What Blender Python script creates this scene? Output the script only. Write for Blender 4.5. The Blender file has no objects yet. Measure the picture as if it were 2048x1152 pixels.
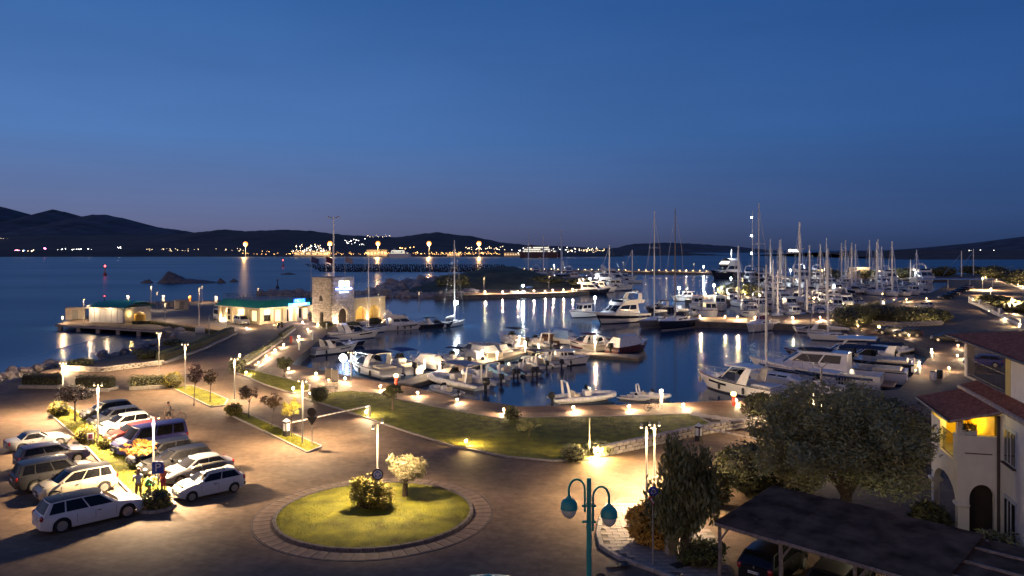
import bpy, bmesh, math, random
from mathutils import Vector, Matrix, noise
R = math.radians
random.seed(7)
SC = bpy.context.scene
COL = SC.collection
F, H, HV, WZ = 1523.0, 14.5, 500.0, -1.2        # focal length in photo pixels, eye height, horizon row, water level

# ------------------------------------------------------------------ camera, sky, exposure
cd = bpy.data.cameras.new('camera'); cam = bpy.data.objects.new('camera', cd); COL.objects.link(cam)
cam.location = (0, 0, H); cam.rotation_euler = (R(90), 0, 0)
cd.sensor_width = 36; cd.lens = F/2048*36; cd.shift_y = -(576-HV)/2048
cd.clip_start = .1; cd.clip_end = 90000
SC.camera = cam
SC.view_settings.view_transform = 'Standard'; SC.view_settings.look = 'None'
SC.view_settings.exposure = 0.0; SC.view_settings.gamma = 1; SC.view_settings.use_curve_mapping = False
cy = SC.cycles
cy.use_denoising = True
cy.max_bounces = 5; cy.diffuse_bounces = 2; cy.glossy_bounces = 3; cy.transmission_bounces = 3; cy.transparent_max_bounces = 6
cy.caustics_reflective = False; cy.caustics_refractive = False
cy.sample_clamp_indirect = 2.5; cy.sample_clamp_direct = 0
try: cy.use_light_tree = True
except Exception: pass

world = bpy.data.worlds.new('World'); SC.world = world; world.use_nodes = True
nt = world.node_tree; nt.nodes.clear()
N = nt.nodes.new; LK = nt.links.new
tc = N('ShaderNodeTexCoord'); sp = N('ShaderNodeSeparateXYZ'); LK(tc.outputs['Generated'], sp.inputs[0])
def ramp(stops):
    r = N('ShaderNodeValToRGB'); e = r.color_ramp.elements
    while len(e) < len(stops): e.new(.5)
    for k, (p, c) in enumerate(stops): e[k].position = p; e[k].color = (*c, 1)
    LK(sp.outputs['Z'], r.inputs[0]); return r
west = ramp([(0, (.085, .085, .15)), (.03, (.125, .142, .262)), (.06, (.118, .165, .330)), (.14, (.082, .192, .455)), (.31, (.040, .135, .385)), (1, (.012, .05, .2))])
east = ramp([(0, (.017, .037, .105)), (.04, (.026, .064, .18)), (.15, (.027, .090, .275)), (.31, (.017, .072, .245)), (1, (.006, .025, .12))])
mr = N('ShaderNodeMapRange'); mr.inputs['From Min'].default_value = -.56; mr.inputs['From Max'].default_value = .75
mr.interpolation_type = 'SMOOTHSTEP'
LK(sp.outputs['X'], mr.inputs['Value'])
mx = N('ShaderNodeMixRGB'); LK(mr.outputs[0], mx.inputs[0]); LK(west.outputs[0], mx.inputs[1]); LK(east.outputs[0], mx.inputs[2])
# afterglow: unseen warm sky behind the viewer, added to light villa, cars and boats
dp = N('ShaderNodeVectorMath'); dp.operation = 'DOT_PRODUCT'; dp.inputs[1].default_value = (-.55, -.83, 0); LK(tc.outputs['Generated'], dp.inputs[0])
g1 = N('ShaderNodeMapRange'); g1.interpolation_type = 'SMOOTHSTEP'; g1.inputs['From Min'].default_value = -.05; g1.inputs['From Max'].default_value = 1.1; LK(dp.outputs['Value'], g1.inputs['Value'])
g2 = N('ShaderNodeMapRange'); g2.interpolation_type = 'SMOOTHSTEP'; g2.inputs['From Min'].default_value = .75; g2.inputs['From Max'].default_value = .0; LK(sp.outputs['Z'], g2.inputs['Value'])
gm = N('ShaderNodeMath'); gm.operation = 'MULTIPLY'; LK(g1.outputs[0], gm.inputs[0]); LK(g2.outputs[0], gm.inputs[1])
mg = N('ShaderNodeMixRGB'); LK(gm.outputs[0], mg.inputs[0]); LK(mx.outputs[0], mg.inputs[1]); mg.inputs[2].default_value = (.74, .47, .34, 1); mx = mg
# faint uneven haze
mpS = N('ShaderNodeMapping'); mpS.inputs['Scale'].default_value = (2.2, 2.2, 11); LK(tc.outputs['Generated'], mpS.inputs[0]); nS = N('ShaderNodeTexNoise'); nS.inputs['Scale'].default_value = 1.3; nS.inputs['Detail'].default_value = 4; LK(mpS.outputs[0], nS.inputs['Vector'])
rS = N('ShaderNodeMapRange'); rS.inputs['From Min'].default_value = .3; rS.inputs['From Max'].default_value = .7; rS.inputs['To Min'].default_value = .94; rS.inputs['To Max'].default_value = 1.05; LK(nS.outputs['Fac'], rS.inputs['Value'])
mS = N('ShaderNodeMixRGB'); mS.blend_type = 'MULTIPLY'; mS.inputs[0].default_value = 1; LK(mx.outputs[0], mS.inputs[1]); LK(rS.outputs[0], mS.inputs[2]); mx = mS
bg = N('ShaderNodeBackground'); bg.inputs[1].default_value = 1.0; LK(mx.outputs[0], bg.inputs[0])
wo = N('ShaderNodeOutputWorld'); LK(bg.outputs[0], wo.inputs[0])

# ------------------------------------------------------------------ helpers
def P(u, v, z=0.0):                       # photo pixel -> point on the level z
    Y = F*(H-z)/(v-HV); return Vector(((u-1024)/F*Y, Y, z))
def PW(u, v): return P(u, v, WZ)
def PY(u, v, Y): return Vector(((u-1024)/F*Y, Y, H-(v-HV)*Y/F))
def hgt(v0, v1, Y): return (v0-v1)*Y/F
def heading(a, b): return math.atan2(b.y-a.y, b.x-a.x)

LGAIN = 3.0
MATS = {}
def M(name, col, rough=.5, metal=0., var=.18, scale=3., bump=0., emit=None, spec=.5, coat=0., bscale=None):
    if name in MATS: return MATS[name]
    m = bpy.data.materials.new(name); m.use_nodes = True; t = m.node_tree
    b = t.nodes['Principled BSDF']
    b.inputs['Roughness'].default_value = rough; b.inputs['Metallic'].default_value = metal
    b.inputs['Specular IOR Level'].default_value = spec
    if coat: b.inputs['Coat Weight'].default_value = coat; b.inputs['Coat Roughness'].default_value = .06
    c = t.nodes.new('ShaderNodeTexCoord')
    n = t.nodes.new('ShaderNodeTexNoise'); n.inputs['Scale'].default_value = scale; n.inputs['Detail'].default_value = 5
    t.links.new(c.outputs['Object'], n.inputs['Vector'])
    r = t.nodes.new('ShaderNodeValToRGB'); e = r.color_ramp.elements
    e[0].position = .3; e[1].position = .7
    e[0].color = (*[x*(1-var) for x in col], 1); e[1].color = (*[min(1, x*(1+var)) for x in col], 1)
    t.links.new(n.outputs['Fac'], r.inputs[0]); t.links.new(r.outputs[0], b.inputs['Base Color'])
    if bump:
        bn = t.nodes.new('ShaderNodeBump'); bn.inputs['Strength'].default_value = bump; bn.inputs['Distance'].default_value = .05
        n2 = t.nodes.new('ShaderNodeTexNoise'); n2.inputs['Scale'].default_value = bscale or scale*6; n2.inputs['Detail'].default_value = 4
        t.links.new(c.outputs['Object'], n2.inputs['Vector'])
        t.links.new(n2.outputs['Fac'], bn.inputs['Height']); t.links.new(bn.outputs[0], b.inputs['Normal'])
    if emit:
        b.inputs['Emission Color'].default_value = (*emit[0], 1); b.inputs['Emission Strength'].default_value = emit[1]
    MATS[name] = m; return m

class MB:
    def __init__(s): s.v = []; s.f = []; s.m = []; s.cur = 0
    def add(s, vs, fs, T=None):
        o = len(s.v)
        s.v += [tuple(T @ Vector(p)) if T else tuple(p) for p in vs]
        s.f += [tuple(i+o for i in f) for f in fs]; s.m += [s.cur]*len(fs); return s
    def box(s, c, d, rz=0., T=None, top=1.):
        x, y, z = d[0]/2, d[1]/2, d[2]/2
        vs = [(-x, -y, -z), (x, -y, -z), (x, y, -z), (-x, y, -z), (-x*top, -y*top, z), (x*top, -y*top, z), (x*top, y*top, z), (-x*top, y*top, z)]
        A = Matrix.Translation(c) @ Matrix.Rotation(rz, 4, 'Z')
        if T: A = A @ T
        return s.add(vs, [(0, 3, 2, 1), (4, 5, 6, 7), (0, 1, 5, 4), (1, 2, 6, 5), (2, 3, 7, 6), (3, 0, 4, 7)], A)
    def rbox(s, c, d, r=.03, rz=0., T=None):   # chamfered box
        h = [d[0]/2, d[1]/2, d[2]/2]; r = min(r, min(h)*.95); vs = []; ix = {}
        for sx in (-1, 1):
            for sy in (-1, 1):
                for sz in (-1, 1):
                    for k in range(3):
                        ix[sx, sy, sz, k] = len(vs)
                        q = [sx*(h[0]-r), sy*(h[1]-r), sz*(h[2]-r)]; q[k] += (sx, sy, sz)[k]*r; vs.append(q)
        fs = []
        for k in range(3):
            a, b = [(1, 2), (2, 0), (0, 1)][k]
            for sg in (-1, 1):
                def key(p, q):
                    t = [0, 0, 0]; t[k] = sg; t[a] = p; t[b] = q; return (*t, k)
                f = [ix[key(-1, -1)], ix[key(1, -1)], ix[key(1, 1)], ix[key(-1, 1)]]
                fs.append(f if sg > 0 else f[::-1])
            for p in (-1, 1):
                for q in (-1, 1):                      # edges along axis k
                    def kk(e, w):
                        t = [0, 0, 0]; t[k] = e; t[a] = p; t[b] = q; return ix[(*t, w)]
                    f = [kk(-1, a), kk(1, a), kk(1, b), kk(-1, b)]; fs.append(f if p*q < 0 else f[::-1])
        for sx in (-1, 1):
            for sy in (-1, 1):
                for sz in (-1, 1):
                    f = [ix[sx, sy, sz, k] for k in range(3)]; fs.append(f if sx*sy*sz > 0 else f[::-1])
        A = Matrix.Translation(c) @ Matrix.Rotation(rz, 4, 'Z')
        if T: A = A @ T
        return s.add(vs, fs, A)
    def tube(s, pts, r, n=6, cap=True):
        pts = [Vector(p) for p in pts]; rs = r if isinstance(r, (list, tuple)) else [r]*len(pts)
        vs = []; fs = []; up = None
        for i, p in enumerate(pts):
            d = (pts[min(i+1, len(pts)-1)]-pts[max(i-1, 0)])
            d = d.normalized() if d.length > 1e-9 else Vector((0, 0, 1))
            if up is None:
                up = Vector((0, 0, 1)) if abs(d.z) < .9 else Vector((1, 0, 0))
            a = d.cross(up).normalized(); b = a.cross(d).normalized(); up = b
            for k in range(n):
                q = 2*math.pi*k/n; vs.append(p+(a*math.cos(q)+b*math.sin(q))*rs[i])
        for i in range(len(pts)-1):
            for k in range(n):
                fs.append((i*n+k, i*n+(k+1) % n, (i+1)*n+(k+1) % n, (i+1)*n+k))
        if cap: fs += [tuple(range(n))[::-1], tuple((len(pts)-1)*n+k for k in range(n))]
        return s.add(vs, fs)
    def lathe(s, prof, c=(0, 0, 0), n=12, T=None):
        vs = []; fs = []
        for r, z in prof:
            for k in range(n):
                q = 2*math.pi*k/n; vs.append((r*math.cos(q), r*math.sin(q), z))
        for i in range(len(prof)-1):
            for k in range(n): fs.append((i*n+k, i*n+(k+1) % n, (i+1)*n+(k+1) % n, (i+1)*n+k))
        if prof[0][0] > 1e-4: fs.append(tuple(range(n))[::-1])
        if prof[-1][0] > 1e-4: fs.append(tuple((len(prof)-1)*n+k for k in range(n)))
        A = Matrix.Translation(c)
        if T: A = A @ T
        return s.add(vs, fs, A)
    def ell(s, c, r, n=10, m=6, T=None, z0=-1., z1=1.):
        a0, a1 = math.asin(z0), math.asin(z1)
        prof = [(max(1e-5, math.cos(a0+(a1-a0)*i/m)), math.sin(a0+(a1-a0)*i/m)) for i in range(m+1)]
        A = Matrix.Diagonal((*r, 1)); A = (T @ A) if T else A
        return s.lathe(prof, c, n, A)
    def prism(s, pts, z0, z1, bottom=True):
        n = len(pts); a = sum(pts[i][0]*pts[(i+1) % n][1]-pts[(i+1) % n][0]*pts[i][1] for i in range(n))
        if a < 0: pts = pts[::-1]
        vs = [(p[0], p[1], z0) for p in pts]+[(p[0], p[1], z1) for p in pts]
        fs = [tuple(n+i for i in range(n))]+[(i, (i+1) % n, n+(i+1) % n, n+i) for i in range(n)]
        if bottom: fs.append(tuple(range(n))[::-1])
        return s.add(vs, fs)
    def patch(s, fn, u0, u1, v0, v1, nu=4, nv=4, off=0., flip=False, both=False):
        vs = []
        for j in range(nv+1):
            for i in range(nu+1):
                u, v = u0+(u1-u0)*i/nu, v0+(v1-v0)*j/nv; p = Vector(fn(u, v))
                if off:
                    e = 1e-3; n = (Vector(fn(u+e, v))-p).cross(Vector(fn(u, v+e))-p)
                    if n.length > 1e-12: p = p+n.normalized()*(-off if flip else off)
                vs.append(p)
        w = nu+1; fs = []
        for j in range(nv):
            for i in range(nu):
                f = (j*w+i, j*w+i+1, (j+1)*w+i+1, (j+1)*w+i); fs.append(f[::-1] if flip else f)
        return s.add(vs, fs)
    def build(s, name, mats, parent=None, smooth=None, loc=None, rz=0.):
        me = bpy.data.meshes.new(name); me.from_pydata(s.v, [], s.f)
        for m in (mats if isinstance(mats, (list, tuple)) else [mats]): me.materials.append(m)
        if any(s.m): me.polygons.foreach_set('material_index', s.m)
        if smooth is not None:
            me.polygons.foreach_set('use_smooth', [True]*len(me.polygons)); me.set_sharp_from_angle(angle=smooth)
        me.update()
        return put(name, me, parent, loc, rz)
def put(name, data, parent=None, loc=None, rz=0.):
    o = bpy.data.objects.new(name, data); COL.objects.link(o)
    if parent: o.parent = parent
    if loc is not None: o.location = loc
    o.rotation_euler[2] = rz
    return o
def tag(o, label=None, cat=None, group=None, kind=None):
    if label: o['label'] = label
    if cat: o['category'] = cat
    if group: o['group'] = group
    if kind: o['kind'] = kind
    return o
def thing(name, label, cat, loc=(0, 0, 0), rz=0., group=None):
    o = put(name, None, None, loc, rz); o.empty_display_size = .3; return tag(o, label, cat, group)
def dup(root, loc, rz, label, group=None, scale=None):
    r = root.copy(); COL.objects.link(r); r.location = loc; r.rotation_euler[2] = rz; r['label'] = label
    if group: r['group'] = group
    if scale: r.scale = scale
    for ch in list(root.children):
        c = ch.copy(); COL.objects.link(c); c.parent = r
        for g in list(ch.children):
            d = g.copy(); COL.objects.link(d); d.parent = c
    return r
def light(parent, loc, power, col=(1, .70, .40), size=.08, name='lamp_light', spot=0):
    L = bpy.data.lights.new(name, 'SPOT' if spot else 'POINT')
    if spot: L.spot_size = R(spot); L.spot_blend = .75
    L.energy = power*LGAIN; L.color = col; L.shadow_soft_size = size
    return put(name, L, parent, loc)
ORD = 'first second third fourth fifth sixth seventh eighth ninth tenth eleventh twelfth thirteenth fourteenth fifteenth sixteenth seventeenth eighteenth nineteenth twentieth'.split()
ORD += ['twenty-'+w for w in ORD[:9]]+['thirtieth']+['thirty-'+w for w in ORD[:9]]+['fortieth']+['forty-'+w for w in ORD[:9]]
def text_mesh(txt, size, ext=.02, sx=1.):
    c = bpy.data.curves.new('lettering', 'FONT'); c.body = txt; c.size = size; c.extrude = ext; c.align_x = 'CENTER'; c.align_y = 'CENTER'
    o = bpy.data.objects.new('lettering', c); COL.objects.link(o)
    dg = bpy.context.evaluated_depsgraph_get(); me = bpy.data.meshes.new_from_object(o.evaluated_get(dg))
    bpy.data.objects.remove(o); bpy.data.curves.remove(c)
    for v in me.vertices: v.co.x *= sx
    return me
def lettering(name, txt, size, mat, parent, loc, rot, ext=.02, sx=1.):
    me = text_mesh(txt, size, ext, sx); me.materials.clear(); me.materials.append(mat)
    o = put(name, me, parent, loc); o.rotation_euler = rot; return o

# ------------------------------------------------------------------ materials
white = M('white_gelcoat', (.72, .71, .70), .28, var=.05, coat=.3)
cream = M('cream_gelcoat', (.62, .57, .48), .3, var=.06, coat=.3)
navy = M('navy_gelcoat', (.012, .016, .035), .18, var=.2, coat=.5)
greyhull = M('grey_gelcoat', (.22, .22, .24), .25, var=.1, coat=.4)
antifoul = M('antifouling', (.03, .03, .045), .7)
redfoul = M('red_antifouling', (.16, .03, .02), .7)
blueband = M('blue_stripe', (.05, .09, .19), .3)
lightblue = M('light_blue_tube', (.22, .42, .56), .5)
glass = M('dark_glass', (.012, .014, .018), .06, var=.3, spec=.7)
canvas_navy = M('navy_canvas', (.014, .016, .045), .85, bump=.2, scale=8)
canvas_blue = M('blue_canvas', (.03, .07, .2), .85, bump=.2, scale=8)
canvas_maroon = M('maroon_canvas', (.11, .015, .05), .85, bump=.2, scale=8)
canvas_grey = M('grey_canvas', (.28, .30, .34), .8, bump=.2, scale=8)
canvas_white = M('white_tarpaulin', (.66, .65, .64), .6, bump=.3, scale=3)
teak = M('teak_deck', (.25, .14, .07), .6, scale=12)
steel = M('stainless_steel', (.62, .62, .63), .25, metal=.9)
alu = M('mast_aluminium', (.66, .65, .64), .45, metal=.0)
blackp = M('black_plastic', (.015, .015, .017), .4)
rubber = M('black_rubber', (.012, .012, .013), .75)
tubegrey = M('grey_hypalon', (.42, .42, .44), .6)
tubewhite = M('white_hypalon', (.66, .65, .64), .55)
seatcream = M('cream_upholstery', (.62, .55, .43), .6)
woodbrown = M('brown_timber', (.16, .07, .03), .6, scale=7)
redp = M('red_paint', (.5, .05, .025), .4)
orange = M('orange_paint', (.6, .16, .03), .4)
pole_m = M('grey_pole_paint', (.36, .34, .31), .45, metal=.2)
teal = M('teal_paint', (.03, .30, .25), .4, var=.12)
stone_m = M('rubble_stone', (.33, .29, .25), .85, var=.4, scale=1.6, bump=.5)
rock_m = M('granite_rock', (.30, .26, .235), .85, var=.4, scale=.9, bump=.7)
darkrock = M('dark_wet_rock', (.12, .11, .11), .6, var=.4, scale=.6, bump=.7)
concrete = M('concrete', (.34, .31, .28), .8, var=.2, scale=1.2, bump=.25)
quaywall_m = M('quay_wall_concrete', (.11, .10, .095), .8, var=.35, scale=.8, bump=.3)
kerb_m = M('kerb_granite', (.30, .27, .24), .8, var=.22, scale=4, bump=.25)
bark = M('bark', (.09, .065, .045), .9, var=.4, scale=9, bump=.6)
plaster = M('pale_plaster', (.78, .73, .64), .85, var=.07, scale=1.5, bump=.12)
plaster_y = M('yellow_plaster', (.62, .48, .16), .85, var=.07, scale=1.5, bump=.1)
plaster_w = M('cream_plaster', (.60, .52, .36), .85, var=.07, scale=1.5)
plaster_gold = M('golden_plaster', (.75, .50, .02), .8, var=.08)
tile_m = M('roof_clay_tile', (.36, .14, .085), .85, var=.4, scale=5, bump=.2, spec=.1)
ridge_m = M('ridge_clay_tile', (.42, .33, .27), .8, var=.3, scale=4)
teal_roof = M('green_roof_metal', (.012, .20, .15), .45, var=.12)
wood_grey = M('weathered_timber', (.24, .20, .17), .8, var=.35, scale=6, bump=.3)
felt_m = M('dark_roofing_felt', (.12, .075, .05), .95, var=.55, scale=1.1, bump=.4, spec=.05)
plank_m = M('pontoon_plank', (.21, .175, .145), .75, var=.3, scale=2.5, bump=.2)
alupanel = M('white_panel', (.66, .66, .64), .4, var=.05)
WARM = (1, .70, .40); YEL = (1, .66, .22); COLD = (.86, .95, 1)
lens_warm = M('lit_warm_lens', (.8, .7, .5), .4, emit=((1, .68, .33), 18))
lens_soft = M('lit_soft_lens', (.8, .7, .5), .4, emit=((1, .70, .38), 2.2))
lens_yel = M('lit_yellow_lens', (.8, .6, .2), .4, emit=((1, .68, .22), 22))
lens_cold = M('lit_white_lens', (.8, .85, .9), .4, emit=((.88, .97, 1), 40))
lens_orange = M('lit_sodium_lens', (.8, .5, .2), .4, emit=((1, .34, .045), 2.3))
win_warm = M('lit_window', (.6, .5, .3), .4, emit=((1, .72, .34), 1.6))
win_white = M('lit_white_window', (.7, .7, .6), .4, emit=((1, .93, .70), 3.0))
neon_blue = M('blue_neon', (.02, .1, .5), .4, emit=((.015, .10, .95), 1.2))
neon_cyan = M('cyan_light_band', (.2, .5, .7), .4, emit=((.06, .42, 1), 4.5))
neon_white = M('white_sign_light', (.7, .75, .9), .4, emit=((.75, .86, 1), 4))
neon_pale = M('pale_yellow_sign_light', (.8, .8, .6), .4, emit=((1, .95, .6), 2.2))
neon_violet = M('violet_light', (.3, .2, .7), .4, emit=((.32, .16, 1), 6))
red_light = M('red_lamp', (.7, .05, .05), .4, emit=((1, .06, .06), 14))
# ------------------------------------------------------------------ setting materials
def ground_mat(name, col, joint, bw, bh, jf, rot=0., var=.25, rough=.75):
    m = bpy.data.materials.new(name); m.use_nodes = True; t = m.node_tree; b = t.nodes['Principled BSDF']
    b.inputs['Roughness'].default_value = rough; b.inputs['Specular IOR Level'].default_value = .22
    c = t.nodes.new('ShaderNodeTexCoord'); mp = t.nodes.new('ShaderNodeMapping'); mp.inputs['Rotation'].default_value[2] = rot
    t.links.new(c.outputs['Object'], mp.inputs[0])
    br = t.nodes.new('ShaderNodeTexBrick'); br.inputs['Scale'].default_value = 1; br.inputs['Brick Width'].default_value = bw; br.inputs['Row Height'].default_value = bh
    br.inputs['Mortar Size'].default_value = jf; br.inputs['Mortar Smooth'].default_value = .3
    br.inputs['Color1'].default_value = (*[x*.88 for x in col], 1); br.inputs['Color2'].default_value = (*[x*1.1 for x in col], 1); br.inputs['Mortar'].default_value = (*joint, 1)
    t.links.new(mp.outputs[0], br.inputs['Vector'])
    n = t.nodes.new('ShaderNodeTexNoise'); n.inputs['Scale'].default_value = .35; n.inputs['Detail'].default_value = 8; n.inputs['Roughness'].default_value = .65
    t.links.new(c.outputs['Object'], n.inputs['Vector'])
    r = t.nodes.new('ShaderNodeValToRGB'); e = r.color_ramp.elements; e[0].position = .3; e[1].position = .72
    e[0].color = (1-var, 1-var, 1-var, 1); e[1].color = (1, 1, 1, 1); t.links.new(n.outputs['Fac'], r.inputs[0])
    x = t.nodes.new('ShaderNodeMixRGB'); x.blend_type = 'MULTIPLY'; x.inputs[0].default_value = 1
    t.links.new(br.outputs['Color'], x.inputs[1]); t.links.new(r.outputs[0], x.inputs[2])
    n3 = t.nodes.new('ShaderNodeTexNoise'); n3.inputs['Scale'].default_value = 2.3; n3.inputs['Detail'].default_value = 6; t.links.new(c.outputs['Object'], n3.inputs['Vector'])
    r3 = t.nodes.new('ShaderNodeValToRGB'); e = r3.color_ramp.elements; e[0].position = .35; e[1].position = .62
    e[0].color = (.80, .78, .76, 1); e[1].color = (1, 1, 1, 1); t.links.new(n3.outputs['Fac'], r3.inputs[0])
    x2 = t.nodes.new('ShaderNodeMixRGB'); x2.blend_type = 'MULTIPLY'; x2.inputs[0].default_value = 1
    t.links.new(x.outputs[0], x2.inputs[1]); t.links.new(r3.outputs[0], x2.inputs[2]); t.links.new(x2.outputs[0], b.inputs['Base Color'])
    bn = t.nodes.new('ShaderNodeBump'); bn.inputs['Strength'].default_value = .35; bn.inputs['Distance'].default_value = .02
    n2 = t.nodes.new('ShaderNodeTexNoise'); n2.inputs['Scale'].default_value = 14; t.links.new(c.outputs['Object'], n2.inputs['Vector'])
    a = t.nodes.new('ShaderNodeMath'); a.operation = 'SUBTRACT'; t.links.new(n2.outputs['Fac'], a.inputs[0]); t.links.new(br.outputs['Fac'], a.inputs[1])
    t.links.new(a.outputs[0], bn.inputs['Height']); t.links.new(bn.outputs[0], b.inputs['Normal'])
    return m
pave_m = ground_mat('stone_paving', (.225, .157, .106), (.165, .113, .077), .6, .4, .014, rot=.35, var=.45)
asphalt_m = ground_mat('old_asphalt', (.16, .145, .14), (.15, .135, .13), 3, 3, .004, var=.35)
brown_m = ground_mat('brown_promenade_paving', (.16, .10, .07), (.10, .07, .05), .5, .25, .02, rot=.2, var=.3)
slab_m = M('paving_slab', (.30, .25, .21), .75, var=.3, scale=1.3, bump=.2)
grass_m = M('lawn_grass', (.15, .15, .006), .9, var=.5, scale=1.1, bump=.8, bscale=40)
dirt_m = M('dry_earth', (.16, .13, .09), .9, var=.4, scale=.8, bump=.4)
scrub_m = M('scrub_ground', (.055, .06, .03), .95, var=.5, scale=.12, bump=.6, bscale=1.2)
hill_m = M('dark_hill', (.055, .06, .075), 1., var=.5, scale=.006)
water_m = bpy.data.materials.new('sea_water'); water_m.use_nodes = True
t = water_m.node_tree; b = t.nodes['Principled BSDF']; b.inputs['Base Color'].default_value = (.013, .048, .10, 1); b.inputs['Roughness'].default_value = .13; b.inputs['IOR'].default_value = 1.333
c = t.nodes.new('ShaderNodeTexCoord'); mp = t.nodes.new('ShaderNodeMapping'); mp.inputs['Scale'].default_value = (.35, 1, 1); t.links.new(c.outputs['Object'], mp.inputs[0])
n = t.nodes.new('ShaderNodeTexNoise'); n.inputs['Scale'].default_value = .5; n.inputs['Detail'].default_value = 3; t.links.new(mp.outputs[0], n.inputs['Vector'])
bn = t.nodes.new('ShaderNodeBump'); bn.inputs['Strength'].default_value = .10; bn.inputs['Distance'].default_value = .12; t.links.new(n.outputs['Fac'], bn.inputs['Height']); t.links.new(bn.outputs[0], b.inputs['Normal'])
n4 = t.nodes.new('ShaderNodeTexNoise'); n4.inputs['Scale'].default_value = .012; n4.inputs['Detail'].default_value = 4; t.links.new(mp.outputs[0], n4.inputs['Vector'])
mr4 = t.nodes.new('ShaderNodeMapRange'); mr4.inputs[1].default_value = .35; mr4.inputs[2].default_value = .65; mr4.inputs[3].default_value = -.03; mr4.inputs[4].default_value = .03
t.links.new(n4.outputs['Fac'], mr4.inputs[0]); sx4 = t.nodes.new('ShaderNodeSeparateXYZ'); t.links.new(c.outputs['Object'], sx4.inputs[0])
def calm(out, a0, a1):                                   # sheltered harbour calm, open bay ruffled
    m_ = t.nodes.new('ShaderNodeMapRange'); m_.interpolation_type = 'SMOOTHSTEP'; m_.inputs[1].default_value = a0; m_.inputs[2].default_value = a1; m_.inputs[3].default_value = .13; m_.inputs[4].default_value = .33; t.links.new(out, m_.inputs[0]); return m_
m1, m2 = calm(sx4.outputs['Y'], 230, 700), calm(sx4.outputs['X'], -48, -85); mxx = t.nodes.new('ShaderNodeMath'); mxx.operation = 'MAXIMUM'; t.links.new(m1.outputs[0], mxx.inputs[0]); t.links.new(m2.outputs[0], mxx.inputs[1])
ad = t.nodes.new('ShaderNodeMath'); t.links.new(mxx.outputs[0], ad.inputs[0]); t.links.new(mr4.outputs[0], ad.inputs[1]); t.links.new(ad.outputs[0], b.inputs['Roughness'])

# ------------------------------------------------------------------ sea and land
b = MB(); b.add([(-45000, -200, WZ), (45000, -200, WZ), (45000, 60000, WZ), (-45000, 60000, WZ)], [(0, 1, 2, 3)])
tag(b.build('sea', water_m), kind='structure')
def xy(l, z=0.): return [((p[0], p[1]) if len(p) == 3 else tuple(P(p[0], p[1], z)[:2])) for p in l]     # 3-tuples are world points
def land(name, pts, mats, z1=0., z0=-4., kind='structure', parent=None):
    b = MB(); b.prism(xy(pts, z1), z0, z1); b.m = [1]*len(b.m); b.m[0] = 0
    o = b.build(name, mats, parent)
    return tag(o, kind=kind) if not parent else o
MAIN = [(-70, 10, 0), (-62, 60, 0), (-150, 795), (0, 771), (60, 749), (125, 732), (195, 721), (262, 707), (332, 689), (356, 680), (352, 668), (322, 661), (300, 652), (284, 640), (280, 618), (266, 604),
        (440, 601), (520, 598), (640, 594), (771, 606), (773, 648), (735, 656), (700, 659), (655, 667), (632, 686), (604, 708), (585, 728), (675, 747), (760, 763), (822, 774), (900, 792), (1040, 813), (1297, 808),
        (1470, 800), (1798, 779), (1834, 741), (1868, 703), (1830, 690), (1731, 667), (1695, 651), (1550, 648), (1390, 643), (1390, 634), (1500, 634), (1650, 626), (1730, 621), (1790, 603), (1850, 590),
        (1893, 571), (1900, 559), (1480, 559), (1480, 554), (1905, 549), (2048, 545), (2350, 541), (110, 60, 0), (75, 10, 0)]
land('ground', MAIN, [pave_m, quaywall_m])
def sheet(name, pts, mat, z, kind='structure'):
    q = xy(pts); n = len(q); a = sum(q[i][0]*q[(i+1) % n][1]-q[(i+1) % n][0]*q[i][1] for i in range(n))
    if a < 0: q = q[::-1]
    b = MB(); b.add([(x, y, z) for x, y in q], [tuple(range(n))]); return tag(b.build(name, mat), kind=kind)
sheet('promenade', [(585, 728.6), (675, 747.6), (822, 774.6), (900, 792.6), (1040, 813.8), (1297, 808.8), (1470, 801), (1560, 796), (1560, 812), (1297, 818), (1040, 826), (880, 803), (760, 779), (640, 753), (556, 735)], brown_m, .004)
sheet('quay_walk', [(584, 728.4), (604, 708.3), (632, 686.3), (655, 667.3), (700, 659.2), (735, 656.2), (772, 648.2), (770, 640), (690, 646), (640, 652), (590, 684), (545, 712), (505, 736), (550, 734)], brown_m, .005)
sheet('car_park_road', [(290, 640), (283, 618), (300, 612), (440, 606), (500, 610), (520, 645), (470, 662), (425, 650), (340, 645)], asphalt_m, .004)
sheet('east_quay_walk', [(1798.6, 778), (1834.6, 741), (1868.6, 703), (1831, 689.6), (1731, 666.6), (1696, 650.6), (1720, 645), (1800, 662), (1905, 680), (1945, 700), (1900, 750), (1860, 790)], brown_m, .005)

def kerb(parent, q, w=.16, h=.14, step=1.0, closed=True, name='kerb_stone', mat=None, limit=300):
    """separate kerb stones set end to end along the world polyline q"""
    n = len(q); k = 0
    for i in range(n if closed else n-1):
        a = Vector((*q[i][:2], 0)); c = Vector((*q[(i+1) % n][:2], 0)); d = c-a; L = d.length
        if L < .15: continue
        m = max(1, round(L/step)); d.normalize(); key = ('kerb', round(L/m, 2), w, h)
        if key not in MESH:
            b = MB(); b.rbox((0, 0, 0), (L/m-.02, w, h), .02); o = b.build(name, mat or kerb_m, parent); MESH[key] = o.data; first = o
        else: first = None
        for j in range(m):
            o = first or put(name, MESH[key], parent); first = None
            o.location = a+d*(L*(j+.5)/m)+Vector((0, 0, h/2-.02+random.uniform(-.006, .006))); o.rotation_euler[2] = math.atan2(d.y, d.x)+random.uniform(-.01, .01); k += 1
            if k >= limit: return
MESH = {}
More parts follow.
